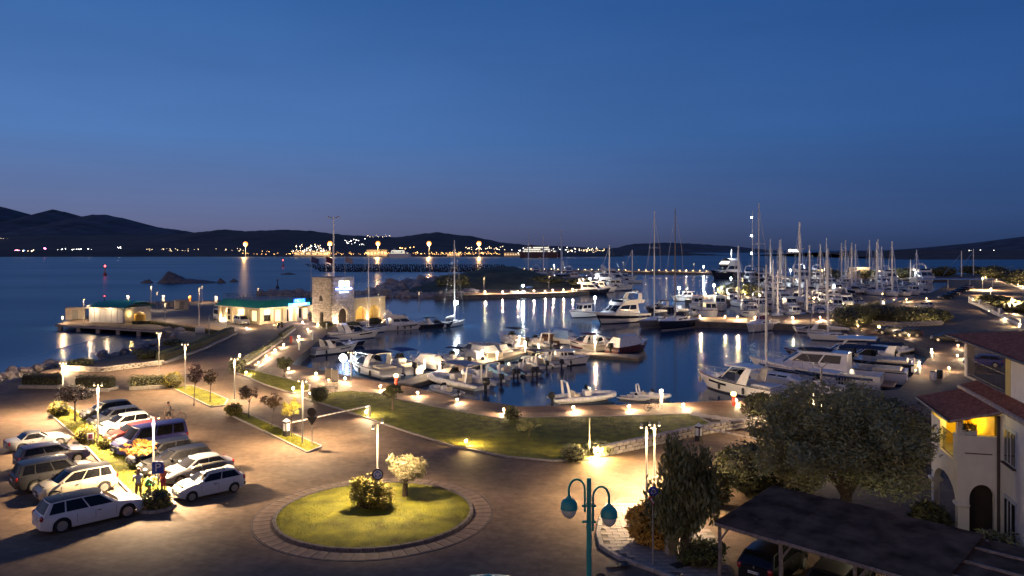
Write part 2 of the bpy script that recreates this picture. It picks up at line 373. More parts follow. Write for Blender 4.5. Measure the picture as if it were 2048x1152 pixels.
def inside(p, q):
    r = False; n = len(q)
    for i in range(n):
        a, b = q[i], q[(i+1) % n]
        if (a[1] > p[1]) != (b[1] > p[1]) and p[0] < (b[0]-a[0])*(p[1]-a[1])/(b[1]-a[1])+a[0]: r = not r
    return r
def blades(q, count, h, mat, z, name='grass'):
    xs = [p[0] for p in q]; ys = [p[1] for p in q]; b = MB(); k = 0
    while k < count:
        x, y = random.uniform(min(xs), max(xs)), random.uniform(min(ys), max(ys))
        if not inside((x, y), q): continue
        k += 1; a = random.uniform(0, 6.28); s = random.uniform(.5, 1.2)*h; w = s*.28
        e = (random.uniform(-.5, .5)*s, random.uniform(-.5, .5)*s)
        b.v += [(x-w*math.cos(a), y-w*math.sin(a), z), (x+w*math.cos(a), y+w*math.sin(a), z), (x+e[0], y+e[1], z+s)]; b.f.append((3*k-3, 3*k-2, 3*k-1)); b.m.append(0)
    return tag(b.build(name, mat), kind='stuff')
blade_m = M('grass_blade', (.20, .195, .006), .8, var=.55, scale=.8)
blade_d = M('dark_grass_blade', (.12, .125, .018), .8, var=.5, scale=.7)
def lawn(pts, step=1., blade=0, bm=None, bh=.06):
    q = xy(pts); b = MB(); b.prism(q, -.05, .09, bottom=False); o = tag(b.build('lawn', grass_m), kind='structure')
    kerb(o, q, step=step)
    if blade: blades(q, blade, bh, bm or blade_m, .085)
    return o
LAWN_B = [(608, 797), (665, 786), (700, 783), (750, 787), (800, 801), (900, 821), (1005, 840), (1042, 837), (1200, 835), (1385, 829), (1425, 850), (1395, 866), (1200, 909), (1176, 921), (1105, 923), (1014, 915), (907, 894), (800, 860), (744, 841), (686, 821)]
lawn(LAWN_B, 1.2, 30000, blade_d, .06)
lawn([(465, 743), (495, 739), (560, 755), (620, 771), (618, 782), (585, 788), (530, 770)], 1.2, 5000)
lawn([(345, 777), (382, 772), (420, 785), (455, 800), (448, 812), (422, 815)], 1., 3000)
lawn([(465, 833), (490, 827), (643, 894), (615, 906)], 1., 5000)
lawn([(96, 826), (140, 815), (190, 850), (235, 880), (285, 930), (336, 976), (345, 1000), (330, 1017), (290, 1019), (262, 990), (160, 882)], .9, 11000)

# roundabout
RC = P(750, 1027); RC.z = 0
circ = lambda r, n, ph=0: [(RC.x+r*math.cos(2*math.pi*i/n+ph), RC.y+r*math.sin(2*math.pi*i/n+ph)) for i in range(n)]
b = MB(); n = 64; vs = [(RC.x, RC.y, .34)]
for r, z in ((2.2, .31), (4.2, .2), (5.22, .1)): vs += [(x, y, z) for x, y in circ(r, n)]
fs = [(0, 1+i, 1+(i+1) % n) for i in range(n)]
for k in (0, 1): fs += [(1+k*n+i, 1+(k+1)*n+i, 1+(k+1)*n+(i+1) % n, 1+k*n+(i+1) % n) for i in range(n)]
b.add(vs, fs); isl = tag(b.build('roundabout_lawn', grass_m, smooth=1.), kind='structure')
kerb(isl, circ(5.31, 54), w=.2, h=.2, step=.7, mat=M('dark_kerb', (.13, .11, .10), .8, var=.3, scale=4, bump=.25))
bq = MB(); k = 0
for _ in range(34000):
    r = 5.2*math.sqrt(random.random()); a = random.uniform(0, 6.283); x, y = RC.x+r*math.cos(a), RC.y+r*math.sin(a)
    z = .33-.24*(r/5.2)**2; s = random.uniform(.025, .065); w = s*.3; c2 = random.uniform(0, 6.28)
    bq.v += [(x-w*math.cos(c2), y-w*math.sin(c2), z-.01), (x+w*math.cos(c2), y+w*math.sin(c2), z-.01), (x+random.uniform(-.5, .5)*s, y+random.uniform(-.5, .5)*s, z+s)]
    bq.f.append((3*k, 3*k+1, 3*k+2)); bq.m.append(0); k += 1
tag(bq.build('grass', blade_m), kind='stuff')
ring = put('roundabout_apron', None, None, RC); tag(ring, kind='structure')
b = MB(); n = 60
for r0, r1 in ((5.50, 6.38),):
    q = 2*math.pi/n; e = .004; pts = [(r0*math.cos(e), r0*math.sin(e)), (r1*math.cos(e), r1*math.sin(e)), (r1*math.cos(q-e), r1*math.sin(q-e)), (r0*math.cos(q-e), r0*math.sin(q-e))]
    b.prism(pts, -.05, .03)
first = b.build('paving_slab', M('apron_slab', (.175, .122, .088), .75, var=.35, scale=1.1, bump=.25), ring)
for i in range(1, n):
    o = put('paving_slab', first.data, ring, (0, 0, random.uniform(-.006, .004))); o.rotation_euler[2] = 2*math.pi*i/n
b = MB(); b.rbox((6.44, 0, .005), (.07, .66, .06), .01); first = b.build('edging_stone', MATS['dark_kerb'], ring)
for i in range(1, n):
    o = put('edging_stone', first.data, ring); o.rotation_euler[2] = 2*math.pi*(i+.5)/n
# corner pavement by the hedge, laid in slabs
PAV = [(1215, 1012), (1201, 1045), (1196, 1070), (1203, 1096), (1243, 1121), (1312, 1145), (1420, 1190), (1480, 1190), (1440, 1080), (1345, 1000), (1265, 985)]
q = xy(PAV); b = MB(); b.prism(q, -.05, .08); pav = tag(b.build('pavement', dirt_m), kind='structure'); kerb(pav, q[:7], w=.22, h=.2, step=.9, closed=False)
b = MB(); b.rbox((0, 0, 0), (.585, .385, .06), .012); base = b.build('paving_slab', slab_m, pav); fst = True
for j in range(-2, 30):
    for i in range(-2, 30):
        x, y = 3.0+.6*i+(j % 2)*.3, 31.5+.4*j
        if inside((x, y), q) and inside((x+.25, y-.2), q) and inside((x-.3, y-.2), q) and inside((x+.25, y+.2), q):
            o = base if fst else put('paving_slab', base.data, pav); fst = False
            o.location = (x, y, .085+random.uniform(-.008, .006))
# drain covers
def drain(u, v, rz, label):
    c = P(u, v, .1); t = thing('drain_cover', label, 'drain cover', (c.x, c.y, .112 if u > 1200 else .004), rz)
    b = MB(); b.box((0, 0, .01), (.9, .55, .02)); b.build('frame', M('cast_iron', (.05, .045, .04), .6, metal=.5), t)
    b = MB()
    for k in range(7): b.box((-.36+.12*k, 0, .026), (.06, .44, .012))
    b.build('grate', MATS['cast_iron'], t)
drain(1237, 1129, .1, 'dark iron drain cover by the kerb of the corner pavement'); drain(1362, 1130, .5, 'dark iron drain cover under the weeping tree')

# ------------------------------------------------------------------ piers, breakwaters
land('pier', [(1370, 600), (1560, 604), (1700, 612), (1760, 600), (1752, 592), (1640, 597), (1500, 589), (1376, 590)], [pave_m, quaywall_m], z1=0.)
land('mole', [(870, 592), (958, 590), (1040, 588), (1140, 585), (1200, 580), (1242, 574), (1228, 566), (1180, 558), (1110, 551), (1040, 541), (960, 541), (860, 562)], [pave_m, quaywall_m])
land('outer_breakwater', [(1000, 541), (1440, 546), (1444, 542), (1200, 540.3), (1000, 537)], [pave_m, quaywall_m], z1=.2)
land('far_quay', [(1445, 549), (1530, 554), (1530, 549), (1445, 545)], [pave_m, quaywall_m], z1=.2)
def mound(name, px, hmax, mat, n=40, seed=0., kind='structure'):
    q = xy(px); cx = sum(p[0] for p in q)/len(q); cyy = sum(p[1] for p in q)/len(q); b = MB(); vs = []; m = len(q); steps = 7
    dense = []
    for i in range(m):
        for j in range(6): dense.append((q[i][0]+(q[(i+1) % m][0]-q[i][0])*j/6, q[i][1]+(q[(i+1) % m][1]-q[i][1])*j/6))
    m = len(dense)
    for k in range(steps):
        s = k/(steps-1)
        for (x, y) in dense:
            X, Y = x+(cx-x)*s, y+(cyy-y)*s
            z = -.1+hmax*(1-(1-s)**1.9)*(.75+.5*noise.noise((X*.02+seed, Y*.02, seed)))+(.5*noise.noise((X*.12, Y*.12, seed)) if s else 0)
            vs.append((X, Y, z))
    fs = [(k*m+i, k*m+(i+1) % m, (k+1)*m+(i+1) % m, (k+1)*m+i) for k in range(steps-1) for i in range(m)]
    b.add(vs, fs); return tag(b.build(name, mat, smooth=1.2), kind=kind)
mound('mole_mound', [(805, 583), (870, 586), (960, 579), (1090, 578), (1160, 571), (1150, 562), (1090, 553), (1030, 543), (960, 545), (880, 556)], 7.5, scrub_m, seed=3.)
mound('east_mound', [(1440, 590), (1530, 590), (1535, 579), (1480, 574), (1440, 577)], 4.5, scrub_m, seed=5.)

# ------------------------------------------------------------------ hills across the bay
def ridge(name, prof, Y, depth, mat, vb=None, rough=.012):
    b = MB(); vs = []; n = 0; pts = []
    for i in range(len(prof)-1):
        (u0, v0), (u1, v1) = prof[i], prof[i+1]; m = max(2, int(abs(u1-u0)/7))
        for j in range(m): pts.append((u0+(u1-u0)*j/m, v0+(v1-v0)*j/m))
    pts.append(prof[-1])
    for k in range(5):
        f = k/4
        for u, v in pts:
            yy = Y-depth+depth*f; x = (u-1024)/F*(Y-depth*.2*(1-f)); zt = H+(HV-v)*Y/F
            w = noise.noise((u*.13, 3.1*k, 1.7))*.6+noise.noise((u*.5, 2.*k, 9.))*.35
            z = WZ-1+(zt-WZ)*(f**1.25)+(w*rough*Y*.12 if k else 0); vs.append((x, yy, z))
    m = len(pts); o = len(vs)
    for u, v in pts: vs.append(((u-1024)/F*Y, Y+depth*1.2, WZ-2))
    fs = [(k*m+i, k*m+i+1, (k+1)*m+i+1, (k+1)*m+i) for k in range(5) for i in range(m-1)]
    b.add(vs, fs); return tag(b.build(name, mat, smooth=.9), kind='structure')
ridge('far_mountains', [(-500, 440), (-200, 420), (-60, 396), (0, 413), (18, 417), (34, 427), (58, 439), (80, 430), (105, 418), (130, 424), (158, 433), (185, 429), (210, 429), (245, 436), (300, 452), (370, 462), (420, 480), (520, 500)], 6500, 2500, hill_m)
ridge('coast_hills', [(-600, 480), (100, 470), (300, 470), (405, 463), (450, 458), (490, 462), (560, 459), (620, 461), (660, 466), (700, 470), (740, 472), (800, 474), (835, 468), (872, 464), (905, 468), (945, 472), (1000, 484), (1060, 490), (1120, 492), (1180, 495), (1250, 499), (1330, 502)], 3300, 1300, M('brown_hill', (.055, .040, .040), 1., var=.35, scale=.01))
ridge('island_hill', [(1160, 501), (1235, 495), (1262, 488), (1300, 486), (1345, 485), (1400, 488), (1450, 491), (1500, 496), (1542, 501)], 5200, 900, hill_m)
ridge('right_mountains', [(1930, 501), (1955, 492), (1990, 483), (2030, 477), (2100, 466), (2300, 440), (2700, 460)], 7500, 2000, hill_m)
ridge('low_headland', [(1630, 504), (1700, 500.5), (1770, 501), (1860, 498.5), (1930, 497.5), (2048, 500), (2300, 498)], 1700, 500, M('brown_headland', (.07, .045, .035), 1., var=.5, scale=.02))
ridge('shore_strip', [(-500, 502), (0, 501), (100, 499), (200, 502), (280, 499), (320, 508), (420, 507), (560, 508), (700, 507), (860, 507), (1000, 507), (1130, 508), (1240, 509)], 1880, 160, M('dark_shore', (.03, .03, .03), 1.))
# ------------------------------------------------------------------ street lamps
LAMP_POLE = {}
def street_lamp(base, h, label, power=700, lit=True, heads=2, z=0., n_lights=2, rz=0., col=WARM, reach=.3, spot=164):
    t = thing('street_lamp', label, 'street lamp', (base.x, base.y, z), rz, 'street lamps of the marina')
    b = MB(); b.lathe([(.13, 0), (.13, .04), (.075, .07), (.065, 1.2), (.05, h-.62), (.05, h-.6)], n=10); b.build('pole', pole_m, t, smooth=.7)
    b = MB(); b.lathe([(.054, h-.6), (.056, h-.55), (.056, h-.12), (.045, h-.1), (.045, h+.1), (.001, h+.12)], n=10)
    b.build('light_column', lens_soft if lit else pole_m, t, smooth=.7)
    for s in ((-1, 1) if heads == 2 else (1,)):
        b = MB(); b.tube([(0, 0, h-.02), (s*.2, 0, h+.02), (s*reach, 0, h+.14)], .025, 6)
        b.tube([(s*reach, 0, h+.06), (s*reach, 0, h+.27)], [.075, .06], 8); hd = b.build('lamp_head', pole_m, t, smooth=.7)
        b = MB(); b.tube([(s*reach, 0, h+.055), (s*reach, 0, h+.02)], [.065, .05], 8); b.build('lens', lens_warm if lit else alupanel, hd)
    if lit:
        for s in ((-1, 1) if n_lights == 2 else (1,)): light(t, (s*reach, -.12 if reach < .4 else 0, h-.06), power*3.6/n_lights, col, .07, spot=spot)
    return t
LP = [  # u, base v, top v, power, label
 (126, 830, 728, 1100, 'twin headed lamp post behind the white flowering tree of the car park strip'),
 (196, 893, 772, 1500, 'twin headed lamp post rising from the hedge strip beside the clipped yellow bush'),
 (307, 975, 838, 2200, 'twin headed lamp post standing right behind the blue P sign'),
 (318, 741, 667, 560, 'lamp post at the corner where the low sea wall meets the long hedge'),
 (370, 781, 690, 620, 'lamp post at the pink flowering tree on the grass strip'),
 (469, 800, 719, 560, 'lamp post next to the round clipped bush at the edge of the car park'),
 (605, 888, 764, 760, 'lamp post on the grass strip beside the barrier and the no entry sign'),
 (755, 1012, 853, 640, 'glowing lamp post rising out of the yellow shrub on the roundabout'),
 (1293, 1003, 857, 750, 'lamp post at the weeping tree and give way sign on the pavement corner'),
 (1309, 955, 852, 600, 'lamp post across the lane, right behind the top of the weeping tree'),
 (702, 772, 706, 260, 'lamp post on the promenade beside the two dark canopied cruisers'),
]
for u, v0, v1, pw, lb in LP:
    p = P(u, v0); street_lamp(p, hgt(v0, v1, p.y), lb, pw, rz=R(80) if u == 755 else random.uniform(-.3, .3), reach=.75 if u == 755 else .3, spot=132 if u == 755 else 176 if u == 126 else 160)
LP2 = [(398, 652, 577, 260, 'tall lamp post on the dark car park between the hut and the green roofed building'), (404, 605, 573, 160, 'lamp post at the far edge of the dock behind the car park'),
 (302, 641, 573, 260, 'tall lamp post just beyond the white shuttered hut on the pier'), (314, 621, 585, 120, 'short lamp post between the hut and the dock railing'),
 (330, 643, 608, 120, 'lamp post by the planted bank next to the hut'), (167, 643, 600, 160, 'lamp post at the seaward corner of the shuttered hut'),
 (418, 672, 634, 0, 'unlit lamp post beside the notice board on the bank'), (453, 655, 617, 120, 'lamp post in front of the white van by the green roofed building'),
 (516, 612, 577, 140, 'lamp post rising behind the roof railing of the green roofed building'), (838, 622, 585, 120, 'lamp post on the quay end by the white flybridge yacht'),
 (739, 600, 580, 0, 'lamp post behind the arched annexe of the stone tower')]
for u, v0, v1, pw, lb in LP2:
    p = P(u, v0); street_lamp(p, hgt(v0, v1, p.y), lb, pw or 1, lit=pw > 0, heads=1, n_lights=1, rz=1.5)
# bollard lights
BOL = {}
def bollard(p, label, power=60, h=.42, mat=lens_warm, col=WARM, group='bollard lights', z=None, name='bollard_light', cat='bollard light'):
    t = thing(name, label, cat, (p.x, p.y, p.z if z is None else z), random.uniform(0, 3), group)
    key = (round(h, 2), mat.name)
    if key not in BOL:
        b = MB(); b.lathe([(.10, 0), (.10, .03), (.07, .05), (.07, h*.6)], n=8); a = b.build('post', pole_m, t, smooth=.6)
        b = MB(); b.lathe([(.085, h*.6), (.11, h*.72), (.11, h*.92), (.085, h)], n=8); l = b.build('lens', mat, t, smooth=.6)
        b = MB(); b.lathe([(.12, h), (.1, h+.04), (.001, h+.06)], n=8); c = b.build('cap', pole_m, t, smooth=.6); BOL[key] = (a.data, l.data, c.data)
    else:
        for nme, d in zip(('post', 'lens', 'cap'), BOL[key]): put(nme, d, t)
    if power: light(t, (0, -.2, h*1.1), power*random.uniform(2.2, 3.8), col, .06)
    return t
QW = [(517, 730), (532, 717), (550, 705), (567, 694), (597, 678), (615, 662), (635, 652), (674, 648)]
for k, (u, v) in enumerate(QW): bollard(P(u, v), '%s bollard light of the quay walk, counted from the round bush towards the stone tower' % ORD[k], 85)
PR = [(577, 743), (632, 753), (657, 765), (690, 763), (760, 779), (835, 792), (914, 806), (1008, 827), (1146, 822), (1257, 820), (1366, 816), (1472, 808)]
for k, (u, v) in enumerate(PR): bollard(P(u, v), '%s bollard light of the front promenade, counted from the quay walk towards the dark bushes' % ORD[k], 90)
bollard(P(479, 722), 'lit lamp globe on a post behind the round bush at the quay walk', 120, .9)
bollard(P(492, 750), 'short lamp at the tip of the small lawn', 70, .4); bollard(P(586, 786), 'lamp at the corner of the small lawn by the car park road', 90, .6)
bollard(P(620, 793), 'lamp beside the large round bush at the lawn', 80, .45); bollard(P(732, 835), 'lamp at the free end of the long white barrier', 100, .6)
bollard(P(932, 893), 'lone lamp on the lawn edge opposite the roundabout', 100, .5, lens_yel, YEL)
bollard(P(1190, 916), 'bright yellow lamp on the stone wall end beside the low bushes', 230, .6, lens_yel, YEL)
bollard(P(126, 745), 'bright lamp on the end of the low sea wall', 130, .7); bollard(P(125, 646), 'stout lamp at the seaward tip of the pier', 130, 1.3)
bollard(P(493, 658), 'floor spotlight at the corner pillar of the green roofed building', 260, .25, lens_warm)
bollard(P(445, 642), 'floor spotlight at the first pillar near the white van', 90, .25); bollard(P(605, 646), 'floor spotlight by the glazed doors of the green roofed building', 110, .25)
bollard(P(556, 650), 'floor spotlight near the parked scooter', 110, .25)
bollard(P(668, 647), 'floor spotlight beside the dark stone portal, on its lawn side', 90, .25); bollard(P(706, 643), 'floor spotlight where the tower meets the arched annexe', 100, .25)
bollard(P(733, 641), 'floor spotlight at the middle pier of the arched annexe', 100, .25); bollard(P(764, 640), 'floor spotlight at the water end of the arched annexe', 80, .25)
EQ = [(1838, 733), (1863, 706), (1898, 744), (1915, 718), (1916, 697), (1868, 682), (1818, 676), (1791, 670), (1758, 668), (1716, 657)]
for k, (u, v) in enumerate(EQ): bollard(P(u, v), '%s bollard light round the east quay, counted from the villa towards the pier' % ORD[k], 55, .6)
for k, (u, v) in enumerate([(1758, 645), (1863, 650), (1885, 643)]): bollard(P(u, v), ['low wall lamp at the near corner of the big bush bed', 'low wall lamp in the middle of the wall before the big bush bed', 'bright lamp at the road corner of the big bush bed'][k], 170 if k < 2 else 900, .6)
for k, (u, v) in enumerate([(1686, 613), (1765, 592), (1813, 603), (1853, 601), (1843, 612)]): bollard(P(u, v), '%s lamp beyond the big bush bed, counted from the moored boats to the road' % ORD[k], 200, .8)
for k, (u, v) in enumerate([(1971, 557), (1993, 562), (2015, 565), (2026, 568), (2036, 572), (2046, 577)]): bollard(P(u, v), '%s light along the far road, counted from the boat yard' % ORD[k], 320, .8)
for k, (u, v) in enumerate([(1951, 609), (1978, 624), (2008, 640), (2038, 655)]): bollard(P(u, v), '%s low light at the foot of the railed white wall, counted from its far end' % ORD[k], 420, .3)
for k, (u, v) in enumerate([(1384, 592), (1412, 592), (1432, 590), (1490, 592), (1520, 595), (1545, 597), (1573, 597), (1600, 597), (1628, 601), (1655, 604), (1680, 607)]): bollard(P(u, v), '%s lamp of the inner pier, counted from its open end' % ORD[k], 300, .8)
for k, (u, v) in enumerate([(1400, 637), (1450, 638), (1475, 639), (1510, 641), (1585, 641), (1640, 640), (1672, 640)]): bollard(P(u, v), '%s lamp of the middle pier, counted from its open end' % ORD[k], 260, .7)
for k, (u, v) in enumerate([(970, 587), (1005, 587), (1036, 586), (1067, 585), (1090, 585), (1106, 584), (1127, 583), (1145, 581), (1165, 580), (1180, 578)]): bollard(P(u, v), '%s lamp along the mole quay below the mound, counted from the boulders' % ORD[k], 320, .7)
BW = [1008+13.5*k for k in range(33)]
for k, u in enumerate(BW):
    v = 539.4+(u-1008)*.0115; bollard(P(u, v, .2), '%s light of the long outer breakwater, counted from the mole' % ORD[k], 300 if k % 3 == 0 else 0, 1.0)
for k in range(12):
    u = 1490+34*k; bollard(P(u, 556.5), '%s light along the far quay, counted from the moored superyacht' % ORD[k], 240 if k % 2 == 0 else 0, 1.0)
# white floodlights on posts
def flood(u, v0, v1, label, z=0., power=300, r=.32, mat=lens_cold, col=COLD):
    p = P(u, v0, z); h = hgt(v0, v1, p.y); t = thing('floodlight_post', label, 'floodlight', p)
    b = MB(); b.lathe([(.1, 0), (.06, .1), (.05, h-.3)], n=8); b.build('pole', pole_m, t)
    b = MB(); b.ell((0, 0, h), (r, r, r), 10, 6); b.build('globe', mat, t, smooth=1.5)
    light(t, (0, -r-.1, h-r), power*3.2, col, .15)
for a in [(1046, 586, 571, 'white floodlight on the mole quay beside the small moored boat'), (1190, 632, 595, 'white floodlight between the small cabin cruiser and the navy hulled yacht'), (1358, 598, 576, 'white floodlight at the open end of the inner pier'),
          (1428, 590, 570, 'second white floodlight near the open end of the inner pier'), (1180, 573, 557, 'white floodlight among the boats at the end of the mole'), (1014, 543, 535, 'white floodlight behind the mound of the mole'), (1108, 545, 531, 'white floodlight on the outer breakwater past the mound'),
          (1205, 544, 532, 'white floodlight a third of the way along the outer breakwater'), (1407, 546, 533, 'white floodlight near the yacht end of the outer breakwater'), (1581, 557, 540, 'white floodlight on the far quay'), (1602, 552, 528, 'high white floodlight behind the far quay boats'), (1462, 562, 556, 'bright floodlight over the bow of the green mound boats'),
          (1778, 557, 535, 'bright floodlight above the motor yacht on the far quay'), (1555, 570, 560, 'bright floodlight on a pontoon amid far masts')]:
    flood(*a[:3], a[3], power=500 if a[1] < 600 else 300)
for u, v0, v1, lb in [(968, 588, 556, 'slim lamp post on the mole quay near the boulders'), (1098, 585, 553, 'slim lamp post on the mole quay near the moored cluster'), (1126, 548, 524, 'slim lamp post at the root of the outer breakwater'), (1246, 544, 524, 'slim lamp post midway on the outer breakwater'), (1388, 546, 527, 'slim lamp post near the yacht end of the breakwater'),
                      (1965, 580, 555, 'slim lamp post at the start of the railed road wall'), (1981, 592, 576, 'slim lamp post behind the railed road wall'), (2023, 625, 596, 'slim lamp post rising beyond the railed road wall')]:
    p = P(u, v0); street_lamp(p, hgt(v0, v1, p.y), lb, 3600 if u > 1900 else 300, heads=1, n_lights=1)
# lighted service pillars on pontoons
def pedestal(u, v0, v1, label, z, power=60):
    p = P(u, v0, z); h = hgt(v0, v1, p.y); t = thing('service_pedestal', label, 'pedestal', p, .3, 'pontoon service pedestals')
    b = MB(); b.rbox((0, 0, h*.4), (.26, .26, h*.8), .03); b.build('body', alupanel, t)
    b = MB(); b.rbox((0, 0, h*.88), (.24, .24, h*.14), .03); b.build('lens', lens_warm, t)
    b = MB(); b.rbox((0, 0, h*.98), (.3, .3, h*.05), .03); b.build('cap', pole_m, t); light(t, (0, -.32, h*1.1), power*4.4, WARM, .06)
for k, (u, v0, v1) in enumerate([(849, 739, 720), (879, 741, 725), (965, 719, 700), (994, 720, 704), (1039, 694, 671), (1050, 705, 683), (1077, 708, 689), (1190, 705, 682)]):
    pedestal(u, v0, v1, '%s lit pedestal on the floating pontoon, counted from the quay' % ORD[k], -.7, 90)
pedestal(1322, 806, 779, 'lit white pedestal on the quay beside the arched dinghy', 0, 110); pedestal(1863, 717, 703, 'lit white pedestal at the bend of the east quay', 0, 22); pedestal(1838, 749, 729, 'lit white pedestal at the sterns of the big motor yachts', 0, 30)
for u, v0, v1, lb in [(598, 700, 680, 'slim white pillar on the quay walk beside the red hydrant'), (625, 680, 662, 'slim white pillar near the dark canopied quay boat'), (653, 658, 646, 'slim white pillar before the tower shrubs'), (733, 655, 636, 'slim white pillar at the quay below the arched annexe')]:
    p = P(u, v0); t = thing('mooring_pillar', lb, 'pillar', p); h = hgt(v0, v1, p.y); b = MB(); b.lathe([(.14, 0), (.11, .1), (.11, h-.25), (.14, h-.2), (.14, h-.02), (.001, h)], n=8); b.build('shaft', alupanel, t, smooth=.6); b = MB(); b.lathe([(.16, 0), (.16, .05)], n=8); b.build('base', concrete, t)
# red fire points
for u, v0, v1, lb, lit in [(1467, 811, 784, 'red fire point column with glowing orange top by the dark bushes', 1), (792, 772, 748, 'red fire point column with orange top at the pontoon entrance', 1), (582, 686, 672, 'thin red fire point on the quay walk', 0), (1758, 664, 652, 'red fire point column beside the parked cars on the east quay', 1)]:
    p = P(u, v0); h = hgt(v0, v1, p.y); t = thing('fire_point', lb, 'fire point', p); b = MB(); b.lathe([(.2, 0), (.18, .06), (.18, h*.75)], n=10); b.build('column', redp, t, smooth=.6)
    b = MB(); b.lathe([(.2, h*.75), (.22, h*.8), (.22, h*.95), (.1, h)], n=10); b.build('top', lens_yel if lit else redp, t, smooth=.6)
    if lit: light(t, (0, -.35, h), 40, (1, .5, .15), .08)

# ------------------------------------------------------------------ vegetation
leaf_green = M('green_leaf', (.11, .13, .032), .6, var=.5, scale=1.2)
leaf_dark = M('dark_leaf', (.085, .09, .032), .6, var=.5, scale=1.)
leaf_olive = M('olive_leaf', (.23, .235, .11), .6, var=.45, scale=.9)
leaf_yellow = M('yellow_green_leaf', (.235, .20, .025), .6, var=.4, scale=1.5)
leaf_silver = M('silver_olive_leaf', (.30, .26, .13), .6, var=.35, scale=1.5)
leaf_bronze = M('bronze_leaf', (.11, .07, .035), .6, var=.5, scale=1.5)
leaf_red = M('orange_red_leaf', (.34, .10, .03), .6, var=.5, scale=2)
flower_w = M('white_blossom', (.66, .60, .46), .6, var=.2)
flower_p = M('pink_blossom', (.45, .28, .26), .6, var=.3)
straw = M('golden_grass', (.55, .32, .06), .8, var=.4, scale=2)
def leaves(b, clumps, n, s, flat=.6, droop=0., fill=.35):
    """n leaf faces spread over ellipsoid clumps (centre, radii), denser near their surface"""
    w = [c[1][0]*c[1][1]+c[1][0]*c[1][2] for c in clumps]
    for c, r in random.choices(clumps, w, k=n):
        d = Vector((random.gauss(0, 1), random.gauss(0, 1), random.gauss(0, 1))).normalized(); q = fill+(1-fill)*random.random()**.5
        q *= 1+.12*random.gauss(0, 1)
        p = Vector((c[0]+d.x*r[0]*q, c[1]+d.y*r[1]*q, c[2]+d.z*r[2]*q-droop*random.random()))
        if p.z < .02: continue
        a = Vector((random.gauss(0, 1), random.gauss(0, 1), random.gauss(0, flat))).normalized()
        if droop: a = (a*.5+Vector((0, 0, -1))).normalized()
        e = a.cross(Vector((random.gauss(0, 1), random.gauss(0, 1), random.gauss(0, 1)))).normalized()
        l = s*random.uniform(.6, 1.4); k = len(b.v)
        b.v += [tuple(p-a*l), tuple(p+e*l*.36), tuple(p+a*l), tuple(p-e*l*.36)]; b.f.append((k, k+1, k+2, k+3)); b.m.append(b.cur)
    return b
def clumps_in(c, r, n, k=.45):
    out = []
    for _ in range(n):
        d = Vector((random.gauss(0, 1), random.gauss(0, 1), random.gauss(0, 1))).normalized()*random.uniform(.35, .8); f = k*random.uniform(.7, 1.25)
        out.append(((c[0]+d.x*r[0], c[1]+d.y*r[1], c[2]+d.z*r[2]), (r[0]*f, r[1]*f, r[2]*f)))
    return out
def trunk(b, h, r, lean=(0, 0), limbs=5, spread=.8, top=None):
    b.tube([(0, 0, -.05), (lean[0]*.3, lean[1]*.3, h*.45), (lean[0], lean[1], h)], [r*1.25, r, r*.8], 8)
    for k in range(limbs):
        a = 6.283*k/limbs+random.uniform(-.4, .4); s = spread*random.uniform(.7, 1.1); tz = (top or h*1.9)*random.uniform(.8, 1.)
        b.tube([(lean[0], lean[1], h*.9), (lean[0]+math.cos(a)*s*.5, lean[1]+math.sin(a)*s*.5, h+(tz-h)*.5), (lean[0]+math.cos(a)*s, lean[1]+math.sin(a)*s, tz)], [r*.55, r*.35, r*.12], 6)
def tree(u, v0, v1, wpx, stem, mat, label, n=1500, s=.1, r=.06, cat='tree', name='tree', clump=9, z=0., extra=None, squash=.9, limbs=5, group=None, p=None):
    p = p or P(u, v0, z); h = hgt(v0, v1, p.y); w = wpx*p.y/F/2; ch = h-stem; t = thing(name, label, cat, p, random.uniform(0, 6), group)
    b = MB(); trunk(b, stem+.1*ch, r, (random.uniform(-.08, .08)*h, random.uniform(-.08, .08)*h), limbs, w*.6, stem+ch*.75); b.build('trunk', bark, t, smooth=.8)
    b = MB(); cl = clumps_in((0, 0, stem+ch*.5), (w, w, ch*.5*squash), clump)
    for k in range(clump): a, e = random.uniform(0, 6.28), random.uniform(-.5, 1.2); cl.append(((w*.92*math.cos(a)*math.cos(e), w*.92*math.sin(a)*math.cos(e), stem+ch*(.5+.46*math.sin(e))), (w*.2, w*.2, ch*.09)))
    leaves(b, cl, n, s)
    if extra: b.cur = 1; leaves(b, [(c, tuple(x*1.06 for x in rr)) for c, rr in cl if c[2] > stem+ch*.35], extra[1], s*.9, fill=.75)
    b.build('crown', [mat]+([extra[0]] if extra else []), t); return t
def bush(u, v0, v1, wpx, mat, label, n=1800, s=.09, name='bush', cat='bush', depth=None, clump=7, z=0., core=.72, p=None, extra=None, group=None):
    p = p or P(u, v0, z); h = hgt(v0, v1, p.y); w = wpx*p.y/F/2; d = depth or w; t = thing(name, label, cat, p, random.uniform(-.2, .2), group)
    b = MB(); cl = [((0, 0, h*.46), (w*(.86 if core > .5 else .66), d*(.86 if core > .5 else .66), h*.47))]+clumps_in((0, 0, h*.47), (w, d, h*.5), clump, .42 if core > .5 else .36); leaves(b, cl, n, s, fill=.6 if core > .5 else .2)
    if extra: b.cur = 1; leaves(b, cl, extra[1], s, fill=.9)
    b.build('foliage', [mat]+([extra[0]] if extra else []), t)
    b = MB(); b.ell((0, 0, h*core*.58), (w*core, d*core, h*core*.58), 10, 6); b.build('branches', M('blocking_core', (.03, .03, .016), .9, var=.4, scale=4, bump=.5), t)  # solid dark core behind the leaves, added to block light; no real branches
    return t
